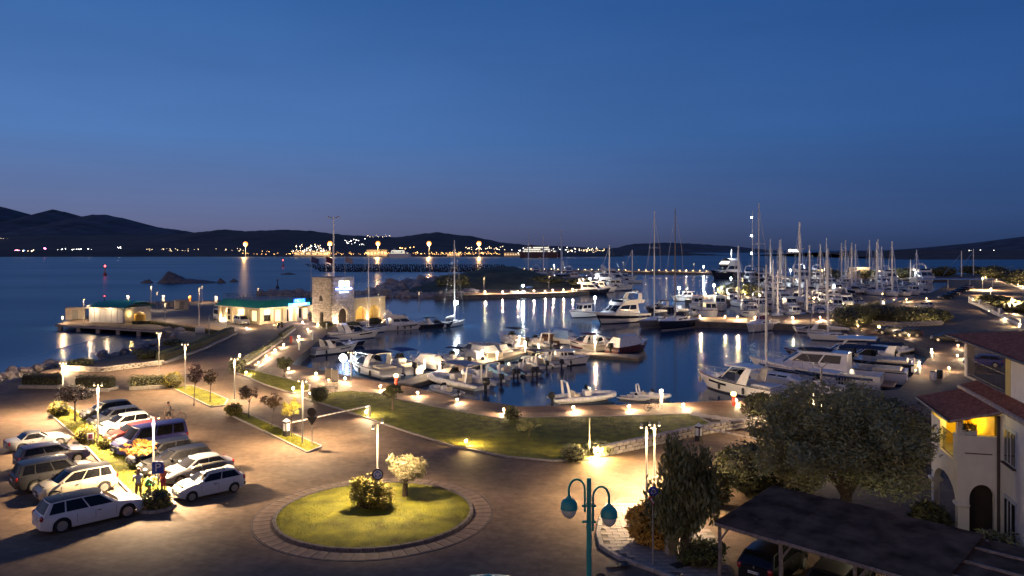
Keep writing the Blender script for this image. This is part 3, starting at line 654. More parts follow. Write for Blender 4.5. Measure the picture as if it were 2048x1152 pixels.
def hedge(pts, w, h, mat, label, n=3000, s=.08, z=0., wall=None, group=None):
    q = [Vector((*p, 0)) if len(p) == 2 else Vector(p) for p in xy(pts)]; o = q[0]; t = thing('hedge', label, 'hedge', (o.x, o.y, z), 0, group); b = MB(); L = [(q[i+1]-q[i]).length for i in range(len(q)-1)]; S = sum(L)
    for i in range(len(q)-1):
        m = max(2, int(L[i]/.7)); d = q[i+1]-q[i]; cl = []
        for j in range(m):
            c = q[i]+d*((j+.5)/m)-o; cl.append(((c.x, c.y, h*.5), (.55, w*.55*random.uniform(.85, 1.1), h*.54*random.uniform(.85, 1.12))))
        leaves(b, cl, int(n*L[i]/S), s, fill=.7)
    b.build('foliage', mat, t); b = MB()
    for i in range(len(q)-1):
        d = q[i+1]-q[i]; c = (q[i]+q[i+1])/2-o; b.rbox((c.x, c.y, h*.42), (d.length, w*.66, h*.8), .1, math.atan2(d.y, d.x))
    b.build('branches', MATS.get('blocking_core') or M('blocking_core', (.03, .03, .016), .9, var=.4, scale=4, bump=.5), t)  # dark inner boxes, added to stop light passing through the leaves
    if wall:
        b = MB()
        for i in range(len(q)-1):
            d = q[i+1]-q[i]; c = (q[i]+q[i+1])/2-o; b.rbox((c.x, c.y, wall/2), (d.length+.2, w*1.15, wall), .03, math.atan2(d.y, d.x))
        b.build('planter_kerb', kerb_m, t)
    return t
# car park strip
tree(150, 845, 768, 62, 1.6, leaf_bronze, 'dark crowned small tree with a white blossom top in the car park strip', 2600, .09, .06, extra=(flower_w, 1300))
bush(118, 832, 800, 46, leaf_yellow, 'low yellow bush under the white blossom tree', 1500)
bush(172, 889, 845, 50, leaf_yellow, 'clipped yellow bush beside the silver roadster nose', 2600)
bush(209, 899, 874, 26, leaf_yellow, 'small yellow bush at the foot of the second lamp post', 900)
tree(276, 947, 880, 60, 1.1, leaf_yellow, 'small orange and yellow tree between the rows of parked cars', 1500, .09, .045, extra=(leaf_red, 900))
bush(313, 1020, 976, 64, leaf_green, 'dense green box bush in a kerbed planter at the end of the car park strip', 4200, .075, 'box_bush')
pt = thing('planter_ring', 'kerbed planter ring under the box bush', 'planter', (*P(313, 1016)[:2], 0)); b = MB(); rr = 33*P(313, 1016).y/F
for k in range(14):
    a = 6.283*k/14; b = MB(); b.rbox((rr*math.cos(a), rr*math.sin(a)*1.0, .08), (.17, rr*.44, .2), .03, a); b.build('kerb_stone', kerb_m, pt)
for u, v0, v1, w, lb, mt, ex in [(388, 812, 728, 34, 'pink flowering tree at the lamp post on the grass strip', leaf_bronze, (flower_p, 700)), (420, 806, 738, 30, 'slim dark tree on the grass strip beside the pink one', leaf_bronze, None),
                        (497, 838, 770, 38, 'first dark ball tree of the barrier strip, beside the round yellow bush', leaf_bronze, None), (543, 857, 786, 42, 'second dark tree of the barrier strip', leaf_bronze, None), (583, 875, 796, 36, 'yellow lit young tree next to the barrier cabinet', leaf_yellow, None)]:
    p = P(u, v0); tree(u, v0, v1, w, hgt(v0, v1, p.y)*.5, mt, lb, 1100, .09, .035, extra=ex)
bush(468, 832, 803, 43, leaf_yellow, 'round clipped yellow bush at the head of the barrier strip', 2400, .07)
bush(474, 745, 717, 37, leaf_olive, 'round bush with a lamp behind it at the quay walk', 1500, .09)
bush(640, 804, 769, 44, leaf_dark, 'large round dark bush at the lawn corner', 2600, .08)
tree(568, 756, 714, 36, 1.0, leaf_dark, 'low palm like tree on the small lawn', 900, .16, .09)
tree(785, 822, 770, 40, 1.2, leaf_dark, 'bushy little tree standing on the front lawn by the promenade', 1300, .13, .1)
bush(1025, 842, 811, 37, leaf_olive, 'dark bush at the bend of the promenade', 1500, .09)
tree(1056, 886, 838, 52, .9, leaf_olive, 'bare thin tree in the middle of the dark lawn', 500, .07, .03)
bush(1148, 923, 887, 62, leaf_olive, 'grey green low bush on the stone wall side', 1900, .09); bush(1200, 908, 882, 70, leaf_olive, 'low bush behind the bright yellow lamp', 1500, .09); bush(1305, 862, 846, 36, leaf_dark, 'small dark shrub on the far side of the lawn', 500, .09)
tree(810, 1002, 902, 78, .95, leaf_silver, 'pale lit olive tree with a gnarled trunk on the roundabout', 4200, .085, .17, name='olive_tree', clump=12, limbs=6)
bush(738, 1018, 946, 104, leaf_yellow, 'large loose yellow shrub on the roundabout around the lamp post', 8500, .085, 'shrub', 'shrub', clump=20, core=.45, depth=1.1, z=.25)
# hedges by the bay
hedge([(50, 774), (122, 775)], 1.7, 1.5, leaf_dark, 'dark hedge block nearest the water at the far end of the car park', 2800, wall=.35)
hedge([(156, 780), (226, 781)], 1.6, 1.6, leaf_dark, 'dark hedge block between the two gaps in front of the sea wall', 2600, wall=.35)
hedge([(262, 778), (330, 774)], 1.6, 1.4, leaf_olive, 'mixed hedge block with pale leaves beside the grass strip', 2600, wall=.35)
bush(345, 776, 742, 44, leaf_yellow, 'leafy yellow shrub at the end of the mixed hedge', 1500, .1)
hedge([(320, 727), (392, 701), (462, 668)], 1.8, 1.5, leaf_green, 'long clipped hedge along the road by the bay', 5200, .09, wall=.3)
hedge([(486, 731), (512, 714), (538, 697)], 1.0, .9, leaf_dark, 'low dark hedge along the quay walk, nearest the round bush', 1400, wall=.2)
hedge([(541, 694), (558, 682)], 1.0, .9, leaf_dark, 'short middle hedge along the quay walk', 700, wall=.2)
hedge([(561, 677), (584, 659)], 1.1, 1., leaf_dark, 'low dark hedge along the quay walk, nearest the scooter', 900, wall=.2)
hedge([(265, 648), (310, 648), (350, 656), (430, 668)], 1.4, .7, leaf_yellow, 'low planted bank of yellow shrubs beside the hut', 2200, .12)
bush(160, 730, 717, 56, leaf_dark, 'dark shrub overhanging the bay behind the sea wall', 1300, .14, depth=2.5); bush(300, 716, 697, 60, leaf_dark, 'dark shrub on the bay shore below the long hedge', 1300, .14, depth=2.)
bush(345, 690, 676, 50, leaf_olive, 'scrubby bush at the bay corner under the rocks', 800, .14, depth=2)
bush(653, 656, 640, 34, leaf_dark, 'dark shrub at the foot of the stone tower', 900, .12); bush(706, 655, 641, 40, leaf_dark, 'low shrubs in front of the tower portal', 900, .12); bush(748, 648, 634, 44, leaf_dark, 'low shrubs in front of the arched annexe', 900, .12)
# right hand trees and bushes
def big_tree(u, v0, v1, wpx, mat, label, n, s, stem=1.5, droop=0., clump=22, name='tree', k=.36, r=.2, p=None, depth=1., cat='tree'):
    p = p or P(u, v0); h = hgt(v0, v1, p.y); w = wpx*p.y/F/2; t = thing(name, label, cat, p, random.uniform(-.2, .2)); b = MB(); trunk(b, stem, r, (.1, .1), 7, w*.6, h*.8); b.build('trunk', bark, t, smooth=.8)
    b = MB(); cl = clumps_in((0, 0, stem*.5+h*.5), (w, w*depth, h*.5-stem*.25), clump, k)
    for k2 in range(clump//2): a = random.uniform(0, 6.28); z = random.uniform(.35, .95); q = w*math.sqrt(max(.05, 1-(2*z-1.1)**2))*random.uniform(.8, 1.05); cl.append(((q*math.cos(a), q*math.sin(a)*depth, stem*.4+(h-stem*.4)*z), (w*.16, w*.16, h*.07)))
    leaves(b, cl, n, s, droop=droop, fill=.3); b.build('crown', mat, t); return t
big_tree(1370, 1130, 874, 138, M('weeping_leaf', (.15, .15, .055), .6, var=.5, scale=1.), 'weeping dark green tree with hanging branches by the give way sign', 11000, .15, 1.4, droop=.7, clump=26, k=.34, name='weeping_tree')
big_tree(1690, 1065, 775, 330, leaf_olive, 'huge grey green olive tree spreading beside the villa', 40000, .11, 2., clump=40, k=.3, r=.35, name='olive_tree')
big_tree(1575, 1000, 805, 190, leaf_olive, 'grey green tree behind the carport at the barrier road', 18000, .11, 1.2, clump=18, k=.34)
bush(1500, 985, 880, 150, leaf_dark, 'dark green shrub mass between the weeping tree and the carport', 8000, .12, clump=12, depth=2.6); bush(1575, 980, 900, 150, leaf_dark, 'dark shrubs filling the foot of the huge olive tree behind the carport', 6000, .12, depth=2.2); bush(1430, 1010, 935, 80, leaf_dark, 'low dark shrub at the back corner of the carport', 3000, .12); bush(1555, 905, 848, 90, leaf_dark, 'dark shrubs at the end of the striped barrier', 2600, .15)
bush(1530, 838, 783, 110, leaf_dark, 'dark bushes where the promenade ends', 4500, .14, clump=12); bush(1640, 850, 786, 120, leaf_dark, 'dark bushes in front of the yacht sterns', 4500, .14, clump=12); bush(1760, 880, 790, 150, leaf_dark, 'broad dark bushes below the big motor yachts', 5200, .15, clump=12); bush(1830, 930, 800, 90, leaf_bronze, 'brownish shrub against the villa balcony', 3000, .14)
bush(1860, 1080, 1000, 90, leaf_dark, 'overgrown shrubs at the foot of the villa arches', 2600, .14); bush(1985, 1140, 1060, 130, leaf_olive, 'tangled shrub between carport roof and villa', 3000, .13)
bush(1400, 1128, 1080, 110, leaf_green, 'low leafy plants under the weeping tree', 2400, .1)
t = bush(1297, 1088, 1004, 92, straw, 'golden tuft of tall ornamental grass on the pavement corner', 4500, .16, 'ornamental_grass', 'ornamental grass')
mound_bush = [(1700, 652, 608, 90), (1760, 646, 603, 110), (1825, 643, 612, 100), (1870, 640, 618, 50)]
for k, (u, v0, v1, w) in enumerate(mound_bush): bush(u, v0, v1, w, leaf_dark, '%s dark bush of the walled bed before the road, counted from the pier' % ORD[k], 2400, .3, depth=6)
for k, (u, v0, v1, w) in enumerate([(1455, 590, 570, 40), (1500, 590, 568, 44), (1630, 556, 540, 50), (1665, 557, 536, 50), (1725, 556, 536, 60), (1815, 556, 533, 70), (1885, 552, 531, 70), (1945, 548, 529, 60), (1990, 556, 530, 80), (2040, 570, 533, 80), (1985, 610, 590, 60), (2040, 625, 600, 70)]):
    bush(u, v0, v1, w, leaf_dark, '%s bush of the far shore scrub, counted from the green mound towards the road' % ORD[k], 1300, .55, depth=8)
for k, (u, v0, v1, w) in enumerate([(985, 552, 536, 80), (905, 572, 548, 80), (1090, 566, 551, 90), (1160, 568, 557, 50)]):
    bush(u, v0, v1, w, leaf_dark, '%s thicket on the mole mound, counted from its crest' % ORD[k], 1500, .6, depth=14, z=1.)
# ------------------------------------------------------------------ boats
class Cabin:
    """a tapering body with raked ends: patches side / front / rear / roof share their edges"""
    def __init__(s, xr0, xr1, xf0, xf1, yb, yt, zb, zt, bulge=.15, rb=.05, crown=.05, arc=0., pinch=0.):
        s.__dict__.update(locals())
    def pt(s, a, t, q):            # a: 0 rear..1 front, t: 0 low..1 high, q: -1..1 across
        xr = s.xr0+(s.xr1-s.xr0)*t; xf = s.xf0+(s.xf1-s.xf0)*t
        y = (s.yb+(s.yt-s.yb)*t)*(1-s.pinch*max(0, a-.4)**2)
        zt = s.zt-s.arc*(2*a-1)**2
        z = s.zb+(zt-s.zb)*t
        return (xr+(xf-xr)*a+(1-q*q)*(s.bulge*a**3-s.rb*(1-a)**3), q*y, z)
    def side(s, sg): return lambda a, t: s.pt(a, t, sg)
    def front(s): return lambda q, t: s.pt(1, t, q)
    def rear(s): return lambda q, t: s.pt(0, t, q)
    def roof(s):
        def f(a, q):
            p = s.pt(a, 1, q); return (p[0], p[1], p[2]+s.crown*(1-q*q))
        return f
    def body(s, b, n=8):
        b.patch(s.side(-1), 0, 1, 0, 1, n, 3); b.patch(s.side(1), 0, 1, 0, 1, n, 3, flip=True)
        b.patch(s.front(), -1, 1, 0, 1, 6, 3); b.patch(s.rear(), -1, 1, 0, 1, 6, 3, flip=True)
        b.patch(s.roof(), 0, 1, -1, 1, n, 6); return b
    def win_side(s, b, a0, a1, t0, t1, off=.012, n=4):
        b.patch(s.side(-1), a0, a1, t0, t1, n, 2, off); b.patch(s.side(1), a0, a1, t0, t1, n, 2, off, flip=True); return b
    def win_front(s, b, q0, q1, t0, t1, off=.012): return b.patch(s.front(), q0, q1, t0, t1, 6, 2, off)
    def windows(s, spec, mat, parent, name='side_window'):
        for w in spec:
            for sg in (-1, 1): b = MB(); b.patch(s.side(sg), *w, 4, 2, .012, flip=sg > 0); b.build(name, mat, parent, smooth=.8)
    def screens(s, spec, mat, parent, name='windscreen'):
        for w in spec: b = MB(); s.win_front(b, *w); b.build(name, mat, parent, smooth=.8)
    def win_rear(s, b, q0, q1, t0, t1, off=.012): return b.patch(s.rear(), q0, q1, t0, t1, 6, 2, off, flip=True)

class Hull:
    def __init__(s, L, B, zst, zbo, rake=.9, fine=2.2, stern=.9, n=16, wlf=.86, tmax=.4, td=.45, floor=.35):
        s.L, s.B, s.zst, s.zbo, s.fine, s.stern, s.tmax, s.td, s.rake, s.n, s.wlf, s.fl = L, B, zst, zbo, fine, stern, tmax, td, rake, n, wlf, floor
    def hb(s, t):
        if t < s.tmax: return s.B/2*(s.stern+(1-s.stern)*math.sin(t/s.tmax*math.pi/2))
        return s.B/2*max(.02, 1-((t-s.tmax)/(1-s.tmax))**s.fine)
    def zs(s, t): return s.zst+(s.zbo-s.zst)*t**1.6
    def x(s, t): return -s.L/2+s.L*t
    def hull(s, b, mats=(0, 1, 2, 2, 2)):
        n = s.n; rows = []
        for i in range(n+1):
            t = i/n; h = s.hb(t); z1 = s.zs(t); w = h*(s.wlf-.5*t**3); zk = -.5*(1-t**4)
            zz = [zk, -.1, .03, .17, .17+(z1-.17)*.45, .17+(z1-.17)*.75, z1]
            yy = [0, w*.85, w]+[w+(h-w)*((z-.03)/max(.01, z1-.03))**.8 for z in zz[3:]]
            rows.append([(s.x(t)-s.rake*t**5*(1-(z-zk)/(z1-zk)), y, z) for y, z in zip(yy, zz)])
        m = len(rows[0]); vs = [p for r in rows for p in r]+[(p[0], -p[1], p[2]) for r in rows for p in r]; o = (n+1)*m
        rm = [0]+list(mats)
        for j in range(m-1):
            b.cur = rm[j]
            b.add([], [])
        base = len(b.v); b.v += vs
        for i in range(n):
            for j in range(m-1):
                A, B2, C, D = i*m+j, (i+1)*m+j, (i+1)*m+j+1, i*m+j+1
                b.f.append(tuple(base+k for k in (A, D, C, B2))); b.f.append(tuple(base+o+k for k in (A, B2, C, D))); b.m += [rm[j]]*2
        b.f.append(tuple(base+k for k in [j for j in range(m)]+[o+j for j in range(m-1, -1, -1)])); b.m.append(2); b.cur = 0
        return b
    def deck(s, b, crown=.06, inset=.03, cockpit=True):
        n = s.n; td = s.td if cockpit else 0.; i0 = int(td*n); vs = []; fs = []
        for i in range(i0, n+1):
            t = i/n; h = max(.01, s.hb(t)-inset); z = s.zs(t)-.015
            for q in (-1, -.5, 0, .5, 1): vs.append((s.x(t)-(.02 if t > .98 else 0), q*h, z+crown*(1-q*q)))
        k = n+1-i0
        for i in range(k-1):
            for j in range(4): fs.append((i*5+j, (i+1)*5+j, (i+1)*5+j+1, i*5+j+1))
        b.add(vs, fs)
        if cockpit:
            vs = []; fs = []; g = min(.28, s.B*.1)
            for i in range(i0+1):
                t = i/n; h = s.hb(t)-inset; z = s.zs(t)-.015; vs += [(s.x(t), -h, z), (s.x(t), -h+g, z), (s.x(t), -h+g+.03, s.fl), (s.x(t), h-g-.03, s.fl), (s.x(t), h-g, z), (s.x(t), h, z)]
            for i in range(i0):
                for j in range(5): fs.append((i*6+j, (i+1)*6+j, (i+1)*6+j+1, i*6+j+1))
            b.add(vs, fs); t = i0/n; h = s.hb(t)-inset-g
            b.add([(s.x(t), -h, s.fl), (s.x(t), h, s.fl), (s.x(t), h, s.zs(t)), (s.x(t), -h, s.zs(t))], [(0, 1, 2, 3)])
            h = s.hb(0)-inset; b.box((s.x(0)+.15, 0, (s.fl+s.zs(0))/2), (.3, 2*h, s.zs(0)-s.fl-.03))
        return b
    def rail(s, b, t0=.45, h=.55, r=.022, posts=6, inset=.1):
        for sg in (-1, 1):
            pts = []
            for i in range(10):
                t = t0+(1-t0)*i/9; pts.append((s.x(t)-(.12 if i == 9 else 0), sg*max(0.02, s.hb(t)-inset), s.zs(t)+h*min(1, .35+i*.25)))
            b.tube(pts, r, 5)
            for i in range(1, posts):
                t = t0+(1-t0)*i/posts; y = sg*max(.02, s.hb(t)-inset); b.tube([(s.x(t), y, s.zs(t)-.02), (s.x(t), y, s.zs(t)+h*min(1, .35+i/posts*2.2))], r*.8, 4)
        return b
    def strips(s, name, mat, t, t0, t1, f0, f1, off=.012, n=10):
        for sg in (-1, 1): b = MB(); s.band(b, t0, t1, f0, f1, off, n, (sg,)); b.build(name, mat, t, smooth=.7)
    def band(s, b, t0, t1, f0, f1, off=.012, n=10, sides=(-1, 1)):
        """strip on the topsides between height fractions f0..f1"""
        for sg in sides:
            def fn(u, v):
                t = t0+(t1-t0)*u; z1 = s.zs(t); z = .17+(z1-.17)*(f0+(f1-f0)*v); h = s.hb(t); w = h*(s.wlf-.5*t**3); zk = -.5*(1-t**4)
                return (s.x(t)-s.rake*t**5*(1-(z-zk)/(z1-zk)), sg*(w+(h-w)*((z-.03)/(z1-.03))**.8+off), z)
            b.patch(fn, 0, 1, 0, 1, n, 1, flip=sg > 0)
        return b

def boat_root(name, label, pos, hd, cat='boat', group=None):
    return thing(name, label, cat, (pos.x, pos.y, WZ), hd, group)
def seat(b, c, d): b.rbox(c, d, .06)
def fenders(t, H_, spots, mat=blackp):
    for tt, sg in spots:
        b = MB(); y = sg*(H_.hb(tt)+.1); z = H_.zs(tt)*.55; x = H_.x(tt); b.tube([(x, y, z-.42), (x, y, z-.36), (x, y, z+.2), (x, y, z+.28)], [.05, .14, .14, .04], 8); b.tube([(x, y, z+.26), (x, y-sg*.1, H_.zs(tt))], .012, 4); b.build('fender', mat, t, smooth=.9)
def bimini(t, x0, x1, w, z0, z1, mat, name='bimini_canopy', sag=.14):
    b = MB(); fn = lambda u, v: (x0+(x1-x0)*u, w*v, z1+sag*(1-v*v)-.1*(2*u-1)**2)
    b.patch(fn, 0, 1, -1, 1, 8, 6); b.patch(fn, 0, 1, -1, 1, 8, 6, off=.03, flip=True); b.build(name, mat, t, smooth=.8)
    b = MB()
    for sg in (-1, 1):
        b.tube([((x0+x1)/2, sg*w*1.02, z0), (x0+.05, sg*w, z1-.1)], .02, 4); b.tube([((x0+x1)/2, sg*w*1.02, z0), (x1-.05, sg*w, z1-.1)], .02, 4)
    b.build('bimini_frame', steel, t)
def outboard(t, x, y, z, s=1., mat=blackp):
    b = MB(); b.rbox((x-.12*s, y, z+.26*s), (.66*s, .46*s, .46*s), .14*s); b.rbox((x-.08*s, y, z+.52*s), (.5*s, .38*s, .14*s), .06); o = b.build('outboard_engine', mat, t, smooth=.9)
    b = MB(); b.rbox((x-.05*s, y, z-.2*s), (.24*s, .14*s, .6*s), .03); b.rbox((x-.15*s, y, z-.5*s), (.4*s, .14*s, .12*s), .04); b.build('leg', blackp, o)
def arch(b, x, w, z0, z1, th=.12, rake=-.5, depth=.35):
    pts = [(x, -w, z0), (x+rake*.6, -w*.97, z0+(z1-z0)*.6), (x+rake, -w*.82, z1-.05), (x+rake, -w*.5, z1), (x+rake, w*.5, z1), (x+rake, w*.82, z1-.05), (x+rake*.6, w*.97, z0+(z1-z0)*.6), (x, w, z0)]
    vs = []; fs = []; n = len(pts)
    for i, p in enumerate(pts):
        p = Vector(p); q = (Vector((0, 0, 1)) if 2 < i < 5 else Vector((0, 1 if p.y > 0 else -1, .25)).normalized())*th/2
        if i in (2, 5): q = Vector((0, 1 if p.y > 0 else -1, 1)).normalized()*th/2
        d = depth*(.8 if 1 < i < 6 else 1.3 if i in (0, 7) else 1)
        vs += [p+Vector((-d/2, 0, 0))-q, p+Vector((d/2, 0, 0))-q, p+Vector((d/2, 0, 0))+q, p+Vector((-d/2, 0, 0))+q]
    for i in range(n-1):
        for k in range(4): fs.append((i*4+k, (i+1)*4+k, (i+1)*4+(k+1) % 4, i*4+(k+1) % 4))
    b.add(vs, fs); return b

def sport_cruiser(label, pos, hd, L=9, hullmat=white, band=None, canopy=None, hardtop=False, sunpad=True, archm=True, fend=(), tilt=0., name='motor_cruiser', B=None, frames=True, wins=True, seats=seatcream, cover=None, group=None):
    k = L/9; B = B or L*.335; t = boat_root(name, label, pos, hd, group=group); H_ = Hull(L, B, 1.0*k, 1.55*k, 1.2*k, 2.1, .93, td=.40, floor=.45*k)
    b = MB(); H_.hull(b); b.build('hull', [antifoul, band or antifoul, hullmat], t, smooth=.7)
    b = MB(); H_.deck(b); b.build('deck', white if hullmat is not cream else cream, t, smooth=.6)
    H_.strips('rubbing_strake', blackp if not band else band, t, 0, .99, .90, .99, .03)
    H_.strips('hull_window', glass, t, .52, .80, .52, .70, .015)
    c = Cabin(-.02*L, .03*L, .36*L, .16*L, B*.36, B*.22, 1.14*k, 1.58*k, .35*k, .02, .1*k, 0, .25); b = MB(); c.body(b); b.build('cabin_top', white, t, smooth=.7)
    w = Cabin(-.13*L, -.09*L, .16*L, .03*L, B*.40, B*.31, 1.25*k, 2.05*k, .35*k, 0, 0, 0, .2); b = MB(); b.patch(w.side(-1), .2, .97, .0, .9, 6, 2); b.patch(w.side(1), .2, .97, .0, .9, 6, 2, flip=True); b.patch(w.front(), -.97, .97, 0, .95, 8, 2); ws = b.build('windscreen', glass, t, smooth=1.)
    b = MB(); top = [w.pt(a, .97, -1) for a in (.15, .5, .8, 1)]+[w.pt(1, .97, q) for q in (-.5, 0, .5, 1)]+[w.pt(a, .97, 1) for a in (.8, .5, .15)]; b.tube(top, .03*k, 5)
    for q in (-.97, -.33, .33, .97): b.tube([w.pt(1, 0, q), w.pt(1, .97, q)], .025*k, 4)
    b.build('frame', white, ws)
    b = MB(); seat(b, (-.22*L, 0, .75*k), (.07*L, B*.6, .4*k)); seat(b, (-.25*L, 0, 1.0*k), (.03*L, B*.6, .4*k)); b.build('cockpit_seat', seats, t, smooth=.6); b = MB(); seat(b, (-.06*L, -B*.18, .9*k), (.06*L, B*.2, .8*k)); b.build('helm_seat', seats, t, smooth=.6)
    if sunpad: b = MB(); b.rbox((-.36*L, 0, 1.08*k), (.2*L, B*.68, .22*k), .1*k); b.build('sunpad', seats, t, smooth=.6)
    b = MB(); b.rbox((-.53*L, 0, .32*k), (.1*L, B*.82, .1), .04); b.build('swim_platform', white, t, smooth=.6)
    if archm: b = MB(); arch(b, -.17*L, B*.47, 1.05*k, 2.5*k, .14*k, -.07*L, .09*L); b.build('radar_arch', white, t, smooth=.5)
    if hardtop:
        b = MB(); b.rbox((-.12*L, 0, 2.55*k), (.22*L, B*.72, .12*k), .05); b.rbox((.02*L, 0, 2.5*k), (.1*L, B*.6, .1*k), .05); ht = b.build('hardtop', white, t, smooth=.6)
        b = MB(); b.rbox((-.20*L, 0, 2.45*k), (.12*L, B*.70, .1*k), .04); b.build('canvas_edge', canvas_navy, ht, smooth=.6)
        b = MB()
        for sg in (-1, 1): b.tube([(.10*L, sg*B*.36, 1.4*k), (-.02*L, sg*B*.33, 2.5*k)], .05*k, 5)
        b.build('hardtop_strut', white, t)
    if canopy: bimini(t, -.34*L, .02*L, B*.40, 1.1*k, 2.62*k, canopy)
    if cover: c2 = Cabin(-.44*L, -.36*L, .02*L, -.06*L, B*.42, B*.30, 1.1*k, 1.95*k, .1, .1, .15*k); b = MB(); c2.body(b); b.build('cockpit_cover', cover, t, smooth=.9)
    b = MB(); H_.rail(b, .5, .5*k); b.build('bow_rail', steel, t)
    b = MB(); b.rbox((.25*L, 0, 1.68*k), (.07*L, B*.18, .04), .015); b.build('deck_hatch', glass, t)
    if fend: fenders(t, H_, fend)
    return t, H_
def flybridge(label, pos, hd, L=12, hullmat=white, lowmat=None, fly=True, canopy=None, fend=(), name='motor_yacht', aft=.0, glassband=True, group=None):
    k = L/12; B = L*.32; t = boat_root(name, label, pos, hd, group=group); H_ = Hull(L, B, 1.25*k, 2.0*k, 1.4*k, 2.2, .92, td=.3, floor=.8*k)
    b = MB(); H_.hull(b, (1, 2, 3, 3, 4)) if lowmat else H_.hull(b, (1, 2, 2, 2)[:4]+(2,))
    b.m = [min(x, 4) for x in b.m]; b.build('hull', [antifoul, blueband if not lowmat else antifoul, hullmat, hullmat, white] if lowmat else [antifoul, navy, hullmat], t, smooth=.7)
    if lowmat: H_.strips('lower_topside', lowmat, t, 0., .97, .0, .42, .02)
    b = MB(); H_.deck(b); b.build('deck', white, t, smooth=.6)
    H_.strips('hull_window', glass, t, .45, .8, .5, .7, .02)
    tr = Cabin(.0, .02, .38*L, .2*L, B*.36, B*.26, 1.55*k, 2.0*k, .5*k, 0, .1, 0, .3); b = MB(); tr.body(b); b.build('foredeck_trunk', white, t, smooth=.7)
    c = Cabin(-.27*L, -.27*L, .25*L, .06*L, B*.41, B*.33, 1.4*k, 3.05*k, .5*k, .02, .08, .05, .2); b = MB(); c.body(b); cb = b.build('saloon', white, t, smooth=.7)
    c.windows([(.12, .45, .42, .86), (.48, .93, .42, .86)], glass, cb)
    c.screens([(-.92, -.04, .30, .9), (.04, .92, .30, .9)], glass, cb)
    if fly:
        f = Cabin(-.36*L, -.38*L, .07*L, .03*L, B*.40, B*.43, 3.05*k, 3.7*k, .4*k, .1, 0, .15*k, .2); b = MB(); b.patch(f.side(-1), 0, 1, 0, 1, 8, 2); b.patch(f.side(1), 0, 1, 0, 1, 8, 2, flip=True); b.patch(f.front(), -1, 1, 0, 1, 6, 2)
        b.patch(f.side(-1), 0, 1, 0, 1, 8, 2, off=-.06, flip=True); b.patch(f.side(1), 0, 1, 0, 1, 8, 2, off=-.06); b.rbox((-.15*L, 0, 3.08*k), (.44*L, B*.8, .1), .03); fb = b.build('flybridge', white, t, smooth=.7)
        b = MB(); f.win_front(b, -.8, .8, .55, 1.3, .02); b.build('wind_deflector', glass, fb)
        b = MB(); arch(b, -.27*L, B*.41, 3.2*k, 4.7*k, .14, -.04*L, .08*L); b.ell((-.31*L, 0, 4.95*k), (.28*k, .28*k, .22*k), 8, 5); b.ell((-.31*L, .7*k, 4.95*k), (.2*k, .2*k, .2*k), 8, 5); b.tube([(-.31*L, -.5*k, 4.7*k), (-.33*L, -.5*k, 6.2*k)], .02, 4); b.build('radar_arch', white, t, smooth=.6)
        for c_, d_ in (((-.12*L, 0, 3.4*k), (.05*L, B*.5, .5*k)), ((-.27*L, 0, 3.3*k), (.08*L, B*.6, .4*k))): b = MB(); seat(b, c_, d_); b.build('flybridge_seat', seatcream, t, smooth=.6)
        if canopy: bimini(t, -.34*L, -.02*L, B*.4, 3.6*k, 5.15*k, canopy)
    b = MB(); H_.rail(b, .4, .7*k, .025, 8); b.build('bow_rail', steel, t)
    b = MB(); b.rbox((-.54*L, 0, .4*k), (.1*L, B*.84, .12), .04); b.build('swim_platform', teak, t)
    if fend: fenders(t, H_, fend)
    return t, H_
